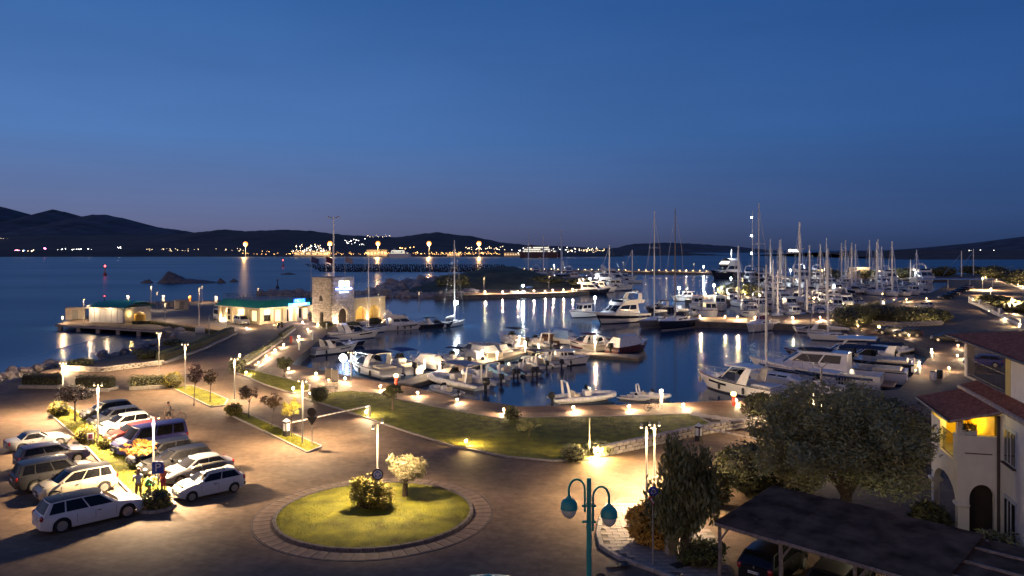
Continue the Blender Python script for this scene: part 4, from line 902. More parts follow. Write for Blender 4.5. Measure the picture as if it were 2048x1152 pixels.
def sailboat(label, pos, hd, L=12, mast=16, hullmat=white, sail=canvas_white, boom=True, mast_x=.05, name='sailing_yacht', hood=canvas_navy, thin=1., lit=None, mastmat=alu, group=None, stays=True):
    k = L/12; B = L*.30; t = boat_root(name, label, pos, hd, 'sailing boat', group=group); H_ = Hull(L, B, 1.15*k, 1.5*k, 1.0*k, 1.75, .72, td=.28, wlf=.8, tmax=.42, floor=.6*k)
    b = MB(); H_.hull(b); b.build('hull', [antifoul, white if hullmat in (navy, greyhull) else blueband, hullmat], t, smooth=.7); b = MB(); H_.deck(b); b.build('deck', white, t, smooth=.6)
    c = Cabin(-.2*L, -.18*L, .22*L, .12*L, B*.31, B*.24, 1.2*k, 1.72*k, .35, 0, .08, .04, .25); b = MB(); c.body(b); cb = b.build('cabin_trunk', white, t, smooth=.7)
    c.windows([(.15, .5, .3, .75), (.55, .85, .3, .75)], glass, cb, 'window')
    mx = mast_x*L; b = MB(); b.tube([(mx, 0, 1.2*k), (mx, 0, mast*.5), (mx, 0, mast)], [.13*thin, .12*thin, .08*thin], 7); m = b.build('mast', mastmat, t, smooth=1.)
    b = MB()
    for f, w in ((.42, .36), (.68, .28)): b.tube([(mx-.1, -B*w, mast*f), (mx, 0, mast*f+.05), (mx-.1, B*w, mast*f)], .035, 4)
    b.build('spreader', mastmat, m)
    b = MB(); z = 2.5*k; b.tube([(mx, 0, z), (mx-.38*L, 0, z-.05)], .08, 6); bo = b.build('boom', mastmat, t)
    b = MB(); b.tube([(mx-.01*L, 0, z+.5), (mx-.06*L, 0, z+.32), (mx-.25*L, 0, z+.22), (mx-.37*L, 0, z+.12)], [.14, .24, .2, .1], 8); b.build('sail_cover', sail, bo, smooth=1.)
    if stays:
        b = MB(); r = .016*thin; xb = H_.x(.99); b.tube([(xb, 0, H_.zs(1)), (mx, 0, mast*.97)], r*2.2, 4); b.tube([(H_.x(0), 0, H_.zs(0)), (mx, 0, mast)], r, 3)
        for sg in (-1, 1):
            b.tube([(mx-.2, sg*B*.47, 1.3*k), (mx-.1, sg*B*.36, mast*.42), (mx-.1, sg*B*.28, mast*.68), (mx, 0, mast*.96)], r, 3); b.tube([(mx-.2, sg*B*.47, 1.3*k), (mx, 0, mast*.42)], r, 3)
        b.build('rigging', steel, t)
    if hood: h = Cabin(-.25*L, -.19*L, -.10*L, -.12*L, B*.28, B*.22, 1.6*k, 2.3*k, .15, 0, .1); b = MB(); h.body(b); b.build('spray_hood', hood, t, smooth=1.)
    b = MB(); H_.rail(b, .03, .6*k, .016, 9); b.build('guard_rail', steel, t)
    b = MB(); T = Matrix.Translation((-.36*L, 0, 1.35*k)) @ Matrix.Rotation(R(80), 4, 'Y'); b.tube([T @ Vector((.45*k*math.cos(a*.6283), .45*k*math.sin(a*.6283), 0)) for a in range(11)], .025, 4); b.build('steering_wheel', steel, t)
    if lit: b = MB(); b.ell((mx+.0, -.3, lit[0]), (lit[1],)*3, 8, 5); b.build('deck_light', lens_cold, t, smooth=1.5); light(t, (mx-.2, -1.0, lit[0]-.3), lit[2], COLD, .15)
    return t, H_
def rib(label, pos, hd, L=6.5, tube=tubegrey, archm=True, canopy=None, engine=1, console=True, name='inflatable_boat', inner=white, cover=None, group=None, ens=1.):
    k = L/6.5; B = L*.38; t = boat_root(name, label, pos, hd, group=group); rt = .25*k
    pts = []; path = [(-.55, .42), (-.3, .43), (.0, .43), (.22, .40), (.36, .30), (.44, .16), (.47, 0)]
    for x, y in path: pts.append((x*L, y*B, .38*k+.28*k*max(0, (x+.1))**1.5*1.6))
    pts = pts+[(p[0], -p[1], p[2]) for p in pts[-2::-1]]; rs = [rt*.45]+[rt]*(len(pts)-2)+[rt*.45]
    b = MB(); b.tube(pts, rs, 10); b.build('buoyancy_tube', tube, t, smooth=1.2)
    H_ = Hull(L*.92, B*.84, .3*k, .62*k, .7*k, 2., .95, td=.98, floor=.28*k); b = MB(); H_.hull(b); b.build('hull', [antifoul, inner, inner], t, smooth=.8)
    b = MB(); b.prism([(-.45*L, -.4*B), (-.45*L, .4*B), (.2*L, .38*B), (.4*L, 0), (.2*L, -.38*B)], .25*k, .3*k); b.build('floor', canvas_grey, t)
    if console:
        b = MB(); b.rbox((.02*L, 0, .68*k), (.1*L, B*.34, .8*k), .06); co = b.build('console', inner, t, smooth=.6); b = MB(); w = Cabin(-.0*L, .0, .075*L, .03*L, B*.17, B*.14, 1.05*k, 1.5*k, .1); b.patch(w.front(), -1, 1, 0, 1, 5, 2); b.patch(w.side(1), .2, 1, 0, 1, 3, 2, flip=True); b.patch(w.side(-1), .2, 1, 0, 1, 3, 2); b.build('windscreen', glass, co)
    b = MB(); seat(b, (-.16*L, 0, .56*k), (.1*L, B*.42, .52*k)); seat(b, (-.2*L, 0, .9*k), (.03*L, B*.42, .35*k)); b.build('seat', seatcream if inner is white else inner, t, smooth=.6)
    b = MB(); seat(b, (.26*L, 0, .5*k), (.16*L, B*.4, .16*k)); b.build('bow_cushion', seatcream, t, smooth=.6)
    if archm: b = MB(); arch(b, -.3*L, B*.36, .5*k, 2.05*k, .1, -.04*L, .22*k); b.build('roll_bar', white, t, smooth=.6)
    if canopy: bimini(t, -.4*L, .12*L, B*.4, .6*k, 2.0*k, canopy)
    if cover: c = Cabin(-.4*L, -.3*L, .1*L, .02*L, B*.38, B*.26, .5*k, 1.25*k, .2, .1, .2*k); b = MB(); c.body(b); b.build('tarpaulin', cover, t, smooth=1.)
    for i in range(engine): outboard(t, -.52*L, (i-(engine-1)/2)*.55*k, .45*k, 1.05*k*ens)
    return t, H_
def open_boat(label, pos, hd, L=6, hullmat=white, canopy=None, engine=1, cover=None, name='open_motor_boat', cuddy=False, group=None):
    k = L/6; B = L*.37; t = boat_root(name, label, pos, hd, group=group); H_ = Hull(L, B, .75*k, 1.1*k, .7*k, 2.1, .92, td=.62, floor=.3*k); b = MB(); H_.hull(b); b.build('hull', [antifoul, antifoul, hullmat], t, smooth=.7); b = MB(); H_.deck(b); b.build('deck', white, t, smooth=.6)
    b = MB(); b.rbox((-.02*L, 0, .75*k), (.12*L, B*.36, .85*k), .06); co = b.build('console', white, t, smooth=.6); b = MB(); w = Cabin(-.02*L, .0, .06*L, .02*L, B*.2, B*.16, 1.12*k, 1.6*k, .1); b.patch(w.front(), -1, 1, 0, 1, 5, 2); b.patch(w.side(1), .1, 1, 0, 1, 3, 2, flip=True); b.patch(w.side(-1), .1, 1, 0, 1, 3, 2); b.build('windscreen', glass, co)
    b = MB(); seat(b, (-.2*L, 0, .6*k), (.08*L, B*.6, .5*k)); b.build('seat', seatcream, t, smooth=.6); b = MB(); seat(b, (.2*L, 0, 1.0*k), (.12*L, B*.4, .12*k)); b.build('bow_cushion', seatcream, t, smooth=.6)
    if canopy: bimini(t, -.36*L, .1*L, B*.42, .8*k, 2.1*k, canopy)
    if cover: c = Cabin(-.46*L, -.36*L, .22*L, .1*L, B*.44, B*.24, .75*k, 1.75*k, .3, .1, .2*k, .1); b = MB(); c.body(b); b.build('tarpaulin', cover, t, smooth=1.)
    for i in range(engine): outboard(t, -.5*L, (i-(engine-1)/2)*.5, .55*k, k)
    b = MB(); H_.rail(b, .6, .35*k, .018, 4); b.build('bow_rail', steel, t)
    return t, H_
def cabin_boat(label, pos, hd, L=9, hullmat=white, name='cabin_cruiser', wood=False, fend=(), lit=False, group=None, zc=1.0, dark=False):
    k = L/9; B = L*.34; t = boat_root(name, label, pos, hd, group=group); H_ = Hull(L, B, 1.05*k, 1.75*k, .9*k, 2.2, .9, td=.33, floor=.5*k); b = MB(); H_.hull(b); b.build('hull', [antifoul, antifoul, hullmat], t, smooth=.7); b = MB(); H_.deck(b); b.build('deck', teak if wood else white, t, smooth=.6)
    c = Cabin(-.2*L, -.2*L, .2*L, .10*L, B*.38, B*.33, 1.15*k, 2.85*k*zc, .25*k, .02, .08, .05, .1); b = MB(); c.body(b); cb = b.build('wheelhouse', woodbrown if wood and not lit else white, t, smooth=.7); gm = win_warm if lit else glass
    c.windows([(.08, .46, .5, .88), (.52, .92, .5, .88)], gm, cb); c.screens([(-.9, -.03, .42, .9), (.03, .9, .42, .9)], glass, cb)
    b = MB(); b.rbox((-.07*L, 0, 2.95*k*zc), (.44*L, B*.76, .1), .04); b.build('roof', white, t, smooth=.6)
    b = MB(); tr = Cabin(.12*L, .12*L, .38*L, .3*L, B*.3, B*.22, 1.4*k, 1.75*k, .3, 0, .06, 0, .3); tr.body(b); b.build('cabin_top', white, t, smooth=.7)
    b = MB(); b.tube([(-.08*L, 0, 2.95*k*zc), (-.1*L, 0, 4.1*k*zc)], .03, 5); b.rbox((-.09*L, 0, 3.5*k*zc), (.3, .5, .1), .03); b.build('aerial_mast', white, t)
    b = MB(); H_.rail(b, .45, .55*k, .02, 6); b.build('bow_rail', steel, t); H_.strips('rubbing_strake', woodbrown if wood else blackp, t, 0, .98, .9, .99, .03)
    if fend: fenders(t, H_, fend)
    return t, H_
# floating pontoons
def pontoon(a, c, w, label, z=-.7, extra=None):
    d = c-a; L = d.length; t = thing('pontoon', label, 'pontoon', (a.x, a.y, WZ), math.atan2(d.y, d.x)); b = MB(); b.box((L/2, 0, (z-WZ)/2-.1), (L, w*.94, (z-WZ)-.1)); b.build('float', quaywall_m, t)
    n = int(L/.3); b = MB(); b.rbox((0, 0, z-WZ-.02), (.285, w, .05), .008); first = b.build('plank', plank_m, t); first.location = (.15, 0, 0)
    for i in range(1, min(n, 290)):
        o = put('plank', first.data, t, (.15+L/n*i, 0, random.uniform(-.004, .004)))
    b = MB()
    for sg in (-1, 1): b.box((L/2, sg*(w/2+.04), z-WZ-.07), (L, .08, .16))
    b.build('edge_beam', wood_grey, t); return t
z7 = -.7
A = P(806, 767, z7); Bp = P(1048, 699, z7); C2 = P(1282, 713, z7)
pontoon(A, Bp, 2.6, 'planked floating pontoon running out from the promenade past the inflatables'); d = (C2-Bp).normalized()
pontoon(Bp-d*1.3, C2, 2.8, 'planked pontoon at right angles carrying the covered white boat at its end')

BO = lambda u, v: PW(u, v)
def HD(u0, v0, u1, v1): return heading(PW(u0, v0), PW(u1, v1))
def LEN(u0, v0, u1, v1): return (PW(u0, v0)-PW(u1, v1)).length
def between(u0, v0, u1, v1, L=None, A=None):          # stern pixel, bow pixel, or stern pixel with length and heading
    a, h = PW(u0, v0), HD(u0, v0, u1, v1)
    if not L: return (a+PW(u1, v1))/2, h, LEN(u0, v0, u1, v1)
    if A is not None: h = R(A)
    return a+Vector((math.cos(h), math.sin(h), 0))*L/2, h, L
# west quay
p, h, l = between(624, 711, 716, 701); sport_cruiser('white sport cruiser with navy canvas moored at the quay walk, lifebuoy on its rail', p, h, l, canopy=canvas_navy, fend=((.2, -1),))
p, h, l = between(655, 682, 762, 674); sport_cruiser('long low white open yacht with blue band next to the dark canopied quay boat', p, h, l, band=blueband, archm=True)
p, h, l = between(668, 693, 735, 691); open_boat('small boat with dark blue hull tucked between the two quay cruisers', p, h, l*.9, hullmat=navy)
p, h, l = between(690, 668, 775, 664); sailboat('pale sailing boat with a slim mast in front of the stone tower', p, h, l, hgt(668, 522, p.y)+1, boom=True, thin=.8)
p, h, l = between(758, 661, 852, 657); flybridge('white flybridge motor yacht with three round portholes by the arched annexe', p, h, l, fend=((.35, -1), (.5, -1), (.63, -1)))
p, h, l = between(836, 657, 908, 655); sport_cruiser('white cruiser with near black lower hull and dark canopy beside the lit mast', p, h, l, hullmat=navy, canopy=canvas_navy)
p, h, l = between(882, 656, 930, 649); sailboat('white sailing boat whose mast carries a bright white deck light', p, h, l, hgt(655, 483, p.y), lit=(hgt(655, 608, p.y), .42, 500), thin=1.1)
# near promenade
p, h, l = between(782, 757, 696, 736, L=10.2); sport_cruiser('white sport cruiser lying stern to the promenade under a navy folding canopy', p, h, l, canopy=canvas_navy, fend=((.2, 1), (.45, 1)))
b = MB(); q = PW(686, 742); b.ell((q.x, q.y, WZ+1.5), (.45, .45, .45), 8, 5); t = thing('floodlight_post', 'dazzling white floodlight at the bow of the navy canopied cruiser', 'floodlight', q); bb = MB(); bb.ell((0, 0, 1.7), (.5, .5, .5), 10, 6); bb.build('globe', lens_cold, t, smooth=1.5); bb = MB(); bb.tube([(0, 0, -.6), (0, 0, 1.4)], .06, 6); bb.build('pole', pole_m, t); light(t, (.2, -.9, 1.7), 400, COLD, .2)
p, h, l = between(826, 748, 776, 733); open_boat('white bow rider with a bright blue bimini beside the navy canopied cruiser', p, h, l*1.1, canopy=canvas_blue)
# pontoon, far side
p, h, l = between(915, 735, 852, 730); open_boat('open white fishing boat nearest the quay on the far pontoon side', p, h, l, canopy=None)
p, h, l = between(962, 727, 916, 720); open_boat('small white open boat with grey cover, second on the far pontoon side', p, h, l*1.1, cover=canvas_grey)
p, h, l = between(990, 722, 912, 708); sport_cruiser('cream cruiser with tall windscreen and beige canvas on the far pontoon side', p, h, l, hullmat=cream, cover=canvas_grey, archm=False)
p, h, l = between(1054, 702, 978, 705); sport_cruiser('white day cruiser with a bare white arch near the pontoon corner', p, h, l, sunpad=True)
p, h, l = between(1050, 692, 1000, 684); open_boat('open boat under a dark blue sun canopy beyond the pontoon corner', p, h, l*1.15, canopy=canvas_navy)
# pontoon, near side
p, h, l = between(968, 781, 838, 758, L=9); rib('long inflatable with a grey blue awning nearest the promenade', p, h, l, tubewhite, canopy=canvas_grey)
p, h, l = between(915, 792, 848, 776, L=4.8); rib('little grey inflatable squeezed against the promenade wall', p, h, l, tubegrey, archm=False, ens=.8)
p, h, l = between(1000, 767, 908, 747, L=7.2); rib('white inflatable with light arch next to the awning one', p, h, l, tubewhite)
p, h, l = between(1030, 755, 962, 735, L=6.8); rib('light blue inflatable with twin black outboards', p, h, l, lightblue, engine=2, archm=False)
p, h, l = between(1068, 752, 1004, 728, L=7.2); rib('dark hulled inflatable with navy tubes beside the light blue one', p, h, l, M('navy_hypalon', (.03, .04, .07), .5), engine=2)
p, h, l = between(1092, 738, 1030, 717, L=7); rib('grey inflatable with dark folded canopy in the middle of the dinghy row', p, h, l, tubegrey, canopy=canvas_navy)
p, h, l = between(1122, 735, 1062, 712, L=7); rib('pale inflatable with black outboard beside the white cabin cruiser', p, h, l, tubewhite, engine=1)
p, h, l = between(1090, 731, 1180, 728); cabin_boat('white cabin cruiser with sloping dark windscreen and black fenders, bow to open water', p, h, l, fend=((.35, -1), (.52, -1)), name='cabin_cruiser', zc=.95)
# cross pontoon
p, h, l = between(1118, 688, 1072, 684); cabin_boat('brown wooden workboat with an open wheelhouse at the cross pontoon', p, h, l*1.1, hullmat=woodbrown, wood=True, name='wooden_workboat')
p, h, l = between(1205, 700, 1135, 690); sport_cruiser('white cruiser with maroon bimini and red trim on the cross pontoon', p, h, l, canopy=canvas_maroon, band=M('red_stripe', (.3, .03, .04), .4))
p, h, l = between(1178, 704, 1242, 694); sport_cruiser('warmly lit cream cruiser with gear on deck beside the maroon bimini', p, h, l, hullmat=cream)
p, h, l = between(1222, 708, 1306, 694, L=8.6, A=40); open_boat('white boat shrouded in pale tarpaulins at the outer end of the cross pontoon', p, h, l, hullmat=M('claret_gelcoat', (.1, .03, .03), .3), cover=canvas_white)
p, h, l = between(884, 740, 832, 722, L=6.2, A=140); open_boat('white open boat with a grey tarpaulin at the quay end of the far pontoon side', p, h, l, cover=canvas_white)
p, h, l = between(938, 731, 895, 714, L=6.4, A=138); open_boat('white open boat with a navy bimini in the row on the far pontoon side', p, h, l, canopy=canvas_navy)
p, h, l = between(1016, 712, 965, 696, L=7.5, A=138); sport_cruiser('short white cruiser with grey cockpit cover just before the pontoon corner', p, h, l, cover=canvas_grey, archm=False)
p, h, l = between(1100, 694, 1060, 672, L=7, A=130); rib('white inflatable with light roll bar behind the wooden workboat', p, h, l, tubewhite)
p, h, l = between(1150, 690, 1110, 668, L=7.5, A=130); open_boat('white open boat with pale blue cover beside the wooden workboat', p, h, l, cover=M('pale_blue_canvas', (.2, .33, .55), .8))
p, h, l = between(1140, 722, 1095, 705, L=6.4, A=118); rib('small navy tubed inflatable squeezed beside the white cabin cruiser', p, h, l, MATS['navy_hypalon'])
# front quay dinghies
p, h, l = between(1108, 806, 1232, 798); rib('white inflatable with raked mast arch and black outboard along the front quay', p, h, l, tubewhite)
p, h, l = between(1240, 797, 1300, 803); rib('grey inflatable with white console seat beside the arched one', p, h, l, tubegrey, archm=False, cover=None, engine=0)
p, h, l = between(1262, 793, 1342, 799); rib('white inflatable with tall white arch at the lit pedestal', p, h, l*1.02, tubewhite, engine=0)
# east quay
p, h, l = between(1560, 800, 1478, 742, L=10.8, A=127); sport_cruiser('big white sport cruiser with hardtop and black fenders, stern to the dark bushes', p, h, l, hardtop=True, archm=True, fend=((.3, 1), (.6, 1), (.93, 1)), seats=canvas_white)
p, h, l = between(1640, 784, 1560, 742, L=10, A=125); sailboat('white sailing boat with cluttered cockpit behind the hardtop cruiser', p, h, l, hgt(760, 512, p.y)*.97, hood=None, thin=1.2, mast_x=.2)
p, h, l = between(1765, 776, 1578, 738, L=15, A=148); t, Hh = flybridge('long white motor yacht with a blue stripe and lettering on its stern quarter', p, h, l, hullmat=white, fly=False, name='motor_yacht')
Hh.strips('stripe', blueband, t, .05, .93, .60, .80, .03, 20); t_str, H_str = t, Hh
bimini(t, -.15*Hh.L, .1*Hh.L, 1.2, 3., 4.0, canvas_navy)
p, h, l = between(1828, 752, 1626, 706, L=15.5, A=152); sport_cruiser('sleek white hardtop yacht with black lower hull and long arched side window', p, h, l, hullmat=navy, hardtop=True, name='motor_yacht', archm=False)
p, h, l = between(1815, 768, 1640, 722, L=14, A=150); sport_cruiser('white open yacht under a navy bow cover between the two big motor yachts', p, h, l, canopy=canvas_navy, name='motor_yacht', archm=False)
p, h, l = between(1838, 742, 1700, 712, L=11.5, A=150); sport_cruiser('cream sport cruiser with navy canopy between the arched window yacht and the tender', p, h, l, hullmat=cream, canopy=canvas_navy)
p, h, l = between(1700, 792, 1650, 770, L=7, A=135); open_boat('small white open boat right beside the striped motor yacht, near the bushes', p, h, l, canopy=canvas_white)
p, h, l = between(1790, 715, 1740, 700, L=6, A=110); open_boat('small boat under a pale blue cover at the bend of the east quay', p, h, l, cover=M('pale_blue_canvas', (.2, .33, .55), .8))
p, h, l = between(1775, 708, 1826, 697, L=6.5, A=30); rib('big inflatable tender with white tubes at the bend of the east quay', p, h, l, tubewhite, archm=False)
p, h, l = between(1838, 728, 1780, 722); rib('inflatable dinghy lying by the stern of the arched window yacht', p, h, l, tubegrey, archm=False, engine=1)
p, h, l = between(1728, 682, 1614, 680); sailboat('white sailing yacht with long dark cabin windows moored broadside at the east quay', p, h, l, hgt(682, 512, p.y)+1.2, mast_x=.13, thin=1.2)
p, h, l = between(1650, 668, 1584, 664); sport_cruiser('low white cruiser partly hidden by the broadside sailing yacht', p, h, l)
# middle water
p, h, l = between(1194, 632, 1142, 640, L=8.8, A=-142); cabin_boat('small white cabin cruiser with boxy wheelhouse lying alone by the floodlight', p, h, l, zc=1.1)
p, h, l = between(1285, 640, 1196, 656, L=16, A=-138); flybridge('large flybridge motor yacht with a navy band on its white hull', p, h, l, hullmat=navy, lowmat=white, canopy=canvas_navy)
p, h, l = between(1345, 648, 1262, 660, L=14, A=-130); sailboat('grey hulled sailing yacht between the navy banded yacht and the black one', p, h, l, hgt(655, 424, p.y), hullmat=greyhull)
p, h, l = between(1388, 650, 1302, 667, L=16, A=-128); sailboat('black hulled sailing yacht with the tallest near mast', p, h, l, hgt(658, 420, p.y), hullmat=navy, mastmat=M('dark_mast', (.16, .14, .13), .4, metal=.3))
p, h, l = between(1340, 622, 1290, 626); sport_cruiser('dark cruiser half hidden behind the two dark sailing yachts', p, h, l, hullmat=navy, canopy=canvas_navy)
p, h, l = between(1545, 655, 1476, 672, L=14, A=-128); sailboat('white sailing yacht with warmly lit foredeck at the middle pier, tall mast', p, h, l, hgt(665, 411, p.y), hood=canvas_maroon)

for k in range(6): b = MB(); b.box((-.30*H_str.L+.3*k, H_str.hb(.2)+.04, .98), (.2 if k % 3 else .12, .03, .3)); b.build('name_letter', blackp, t_str)
for k in range(3): b = MB(); b.box((-.26*H_str.L+.3*k, H_str.hb(.2)+.02, .55), (.2, .03, .24)); b.build('name_letter', blackp, t_str)
light(t_str, (-.25*H_str.L, -.6, 2.6), 170, (1, .86, .62), .1, 'cockpit_lamp'); b = MB(); b.rbox((-.25*H_str.L, -.3, 2.7), (.12, .3, .3), .03); b.build('cockpit_light', lens_warm, t_str)
# ---- boats further out: built once, then copied
def far_set(seed, spots, lab):
    rnd = random.Random(seed)
    for k, (kind, u, v, L, A) in enumerate(spots):
        yield k, kind, PW(u, v), L, R(A)
PROTO = {}
def proto(kind):
    if kind in PROTO: return PROTO[kind]
    z = Vector((0, 0, 0)); n0 = 'white boat'
    r = {'cruiser': lambda: sport_cruiser(n0, z, 0, 10, canopy=canvas_navy), 'cruiser2': lambda: sport_cruiser(n0, z, 0, 10, cover=canvas_grey), 'fly': lambda: flybridge(n0, z, 0, 14), 'flydark': lambda: flybridge(n0, z, 0, 14, hullmat=navy, canopy=canvas_navy),
         'cabin': lambda: cabin_boat(n0, z, 0, 10), 'trawler': lambda: cabin_boat(n0, z, 0, 10, lit=True, wood=True, name='trawler_yacht'), 'open': lambda: open_boat(n0, z, 0, 7, canopy=canvas_blue), 'rib': lambda: rib(n0, z, 0, 7),
         'sail': lambda: sailboat(n0, z, 0, 12, 17, thin=2.4), 'saildark': lambda: sailboat(n0, z, 0, 12, 17, hullmat=navy, thin=2.4), 'sail2': lambda: sailboat(n0, z, 0, 12, 17, hood=None, sail=canvas_navy, thin=2.2)}[kind]()[0]
    PROTO[kind] = [r, False, {'cruiser': 10, 'cruiser2': 10, 'fly': 14, 'flydark': 14, 'cabin': 10, 'trawler': 10, 'open': 7, 'rib': 7}.get(kind, 12)]; return PROTO[kind]
def far_boat(kind, u, v, L, A, label, group, mast=None):
    q = proto(kind); p = PW(u, v); p.z = WZ; s = L/q[2]; sc = (s, s, s if not mast else mast/17)
    if not q[1]: q[1] = True; r = q[0]; r.location = p; r.rotation_euler[2] = R(A); r['label'] = label; r['group'] = group; r.scale = sc; return r
    return dup(q[0], p, R(A), label, group, sc)
KN = {'cruiser': 'white cruiser with navy canopy', 'cruiser2': 'white cruiser under a grey cover', 'fly': 'white flybridge yacht', 'flydark': 'dark hulled flybridge yacht', 'cabin': 'white cabin boat with boxy wheelhouse', 'trawler': 'boat with lit orange wheelhouse windows', 'open': 'small open boat with blue bimini', 'rib': 'grey inflatable', 'sail': 'white sailing boat', 'saildark': 'dark hulled sailing boat', 'sail2': 'white sailing boat with navy sail cover'}
def row(place, group, spots):
    for k, sp_ in enumerate(spots):
        kind, u, v, L, A = sp_[:5]; p = PW(u, v); m = hgt(v, sp_[5], p.y) if len(sp_) > 5 else None
        far_boat(kind, u, v, L, A, '%s, %s %s' % (KN[kind], ORD[k], place), group, m)
row('on the middle pier from its open end', 'boats on the back of the middle pier', [('trawler', 1420, 634, 11, -95), ('rib', 1388, 630, 6, -100), ('cruiser', 1502, 634, 12, -98), ('sail2', 1555, 636, 9, -100, 540), ('cabin', 1590, 634, 8, -95), ('saildark', 1615, 634, 11, 80, 560), ('cruiser2', 1640, 632, 9, -100)])
row('on the inner pier from its open end', 'boats along the near side of the inner pier', [('cabin', 1372, 602, 9, 170), ('sail', 1476, 612, 12, -95, 492), ('flydark', 1466, 607, 11, -100), ('cabin', 1537, 612, 12, -100), ('cabin', 1568, 613, 12, -95), ('sail', 1598, 611, 14, -95, 444), ('fly', 1655, 613, 13, -95), ('fly', 1690, 616, 13, -95), ('cruiser', 1718, 615, 10, -95), ('rib', 1610, 616, 6, -90)])
row('on the far pontoons from the mound', 'boats on the far pontoons', [('cruiser', 1476, 582, 12, -100), ('sail2', 1560, 584, 13, 80, 480), ('flydark', 1547, 582, 12, -95), ('sail', 1572, 583, 12, 85, 512), ('cruiser2', 1592, 583, 10, -95), ('sail', 1620, 586, 14, 80, 490), ('saildark', 1642, 586, 13, 85, 488), ('sail', 1657, 583, 13, 85, 505), ('cabin', 1675, 585, 10, -95), ('sail2', 1684, 582, 12, 80, 486), ('saildark', 1705, 586, 15, 85, 485),
     ('cruiser', 1725, 586, 11, -95), ('sail', 1752, 590, 14, -95, 484), ('sail2', 1762, 588, 12, -95, 493), ('cabin', 1775, 588, 12, -100), ('sail', 1783, 592, 12, -95, 483), ('open', 1808, 592, 8, -80), ('cabin', 1828, 590, 10, -95), ('rib', 1848, 588, 7, -60), ('fly', 1768, 572, 14, -95), ('cruiser2', 1800, 575, 12, -95)])
row('on the far quay from the superyacht', 'boats along the far quay', [('fly', 1500, 566, 20, -110), ('flydark', 1523, 566, 18, -95), ('fly', 1606, 566, 22, -95), ('sail', 1540, 560, 16, -95, 478), ('sail', 1561, 559, 16, -95, 478), ('cabin', 1635, 562, 14, -95), ('sail2', 1820, 562, 14, -95, 520), ('fly', 1778, 566, 20, -95), ('fly', 1849, 566, 22, -100)])
row('in the cluster at the mole end', 'boats clustered at the end of the mole', [('flydark', 1185, 588, 14, -30), ('cabin', 1202, 584, 12, -20), ('fly', 1218, 578, 16, 5), ('cabin', 1234, 580, 13, -10), ('cruiser', 1215, 568, 15, 5), ('cruiser2', 1235, 562, 15, 0), ('fly', 1225, 557, 18, 10), ('cruiser', 1170, 575, 12, -20), ('sail', 1222, 582, 12, 170, 490), ('cabin', 1150, 560, 12, 0), ('cruiser2', 1195, 560, 14, 0), ('open', 1046, 592, 9, 170)])
row('behind the mole mound from its crest', 'boats behind the mole mound', [('sail', 1057, 551, 16, -95, 468), ('fly', 1072, 552, 16, -90), ('sail', 1087, 552, 18, -90, 470), ('cruiser', 1102, 552, 16, -90), ('saildark', 1123, 556, 22, -95, 460), ('cabin', 1040, 549, 13, -90), ('fly', 1138, 555, 16, -90), ('cruiser2', 1088, 560, 14, -90)])
row('in the near part of the inner basin', 'boats moored in the inner basin', [('cabin', 1395, 618, 10, -95), ('cruiser', 1412, 622, 9, -90), ('trawler', 1440, 620, 11, -100), ('cruiser2', 1500, 618, 10, -95), ('fly', 1522, 622, 12, -100), ('sail', 1545, 622, 11, -95, 520), ('rib', 1560, 626, 7, -90), ('trawler', 1580, 622, 11, -95), ('cruiser', 1627, 624, 10, -95), ('sail2', 1655, 624, 12, 85, 512), ('cabin', 1672, 622, 10, -95), ('fly', 1560, 598, 13, -95), ('cruiser', 1610, 600, 11, -95), ('cruiser2', 1640, 602, 11, -95), ('cabin', 1665, 603, 11, -95)])
row('in the far part of the inner basin', 'boats moored in the far basin', [('cabin', 1490, 574, 12, -95), ('cruiser', 1512, 576, 12, -95), ('fly', 1540, 572, 14, -95), ('cruiser2', 1575, 574, 12, -95), ('cabin', 1600, 575, 12, -95), ('cruiser', 1630, 576, 12, -95), ('fly', 1660, 574, 14, -95), ('cabin', 1690, 575, 12, -95), ('sail', 1710, 573, 14, -95, 488), ('cruiser', 1738, 576, 13, -95), ('cruiser2', 1820, 580, 12, -95), ('cabin', 1845, 578, 12, -95), ('sail2', 1832, 582, 13, -95, 500), ('sail', 1690, 566, 14, -95, 480)])
row('beside the superyacht on the outer side', 'boats beyond the far quay', [('cruiser', 1250, 560, 14, 5), ('sail', 1262, 566, 12, 0, 500), ('fly', 1640, 556, 18, -95), ('sail', 1652, 554, 16, -95, 476), ('sail', 1738, 556, 16, -95, 480), ('sail2', 1755, 558, 15, -95, 478), ('cabin', 1700, 558, 14, -95)])
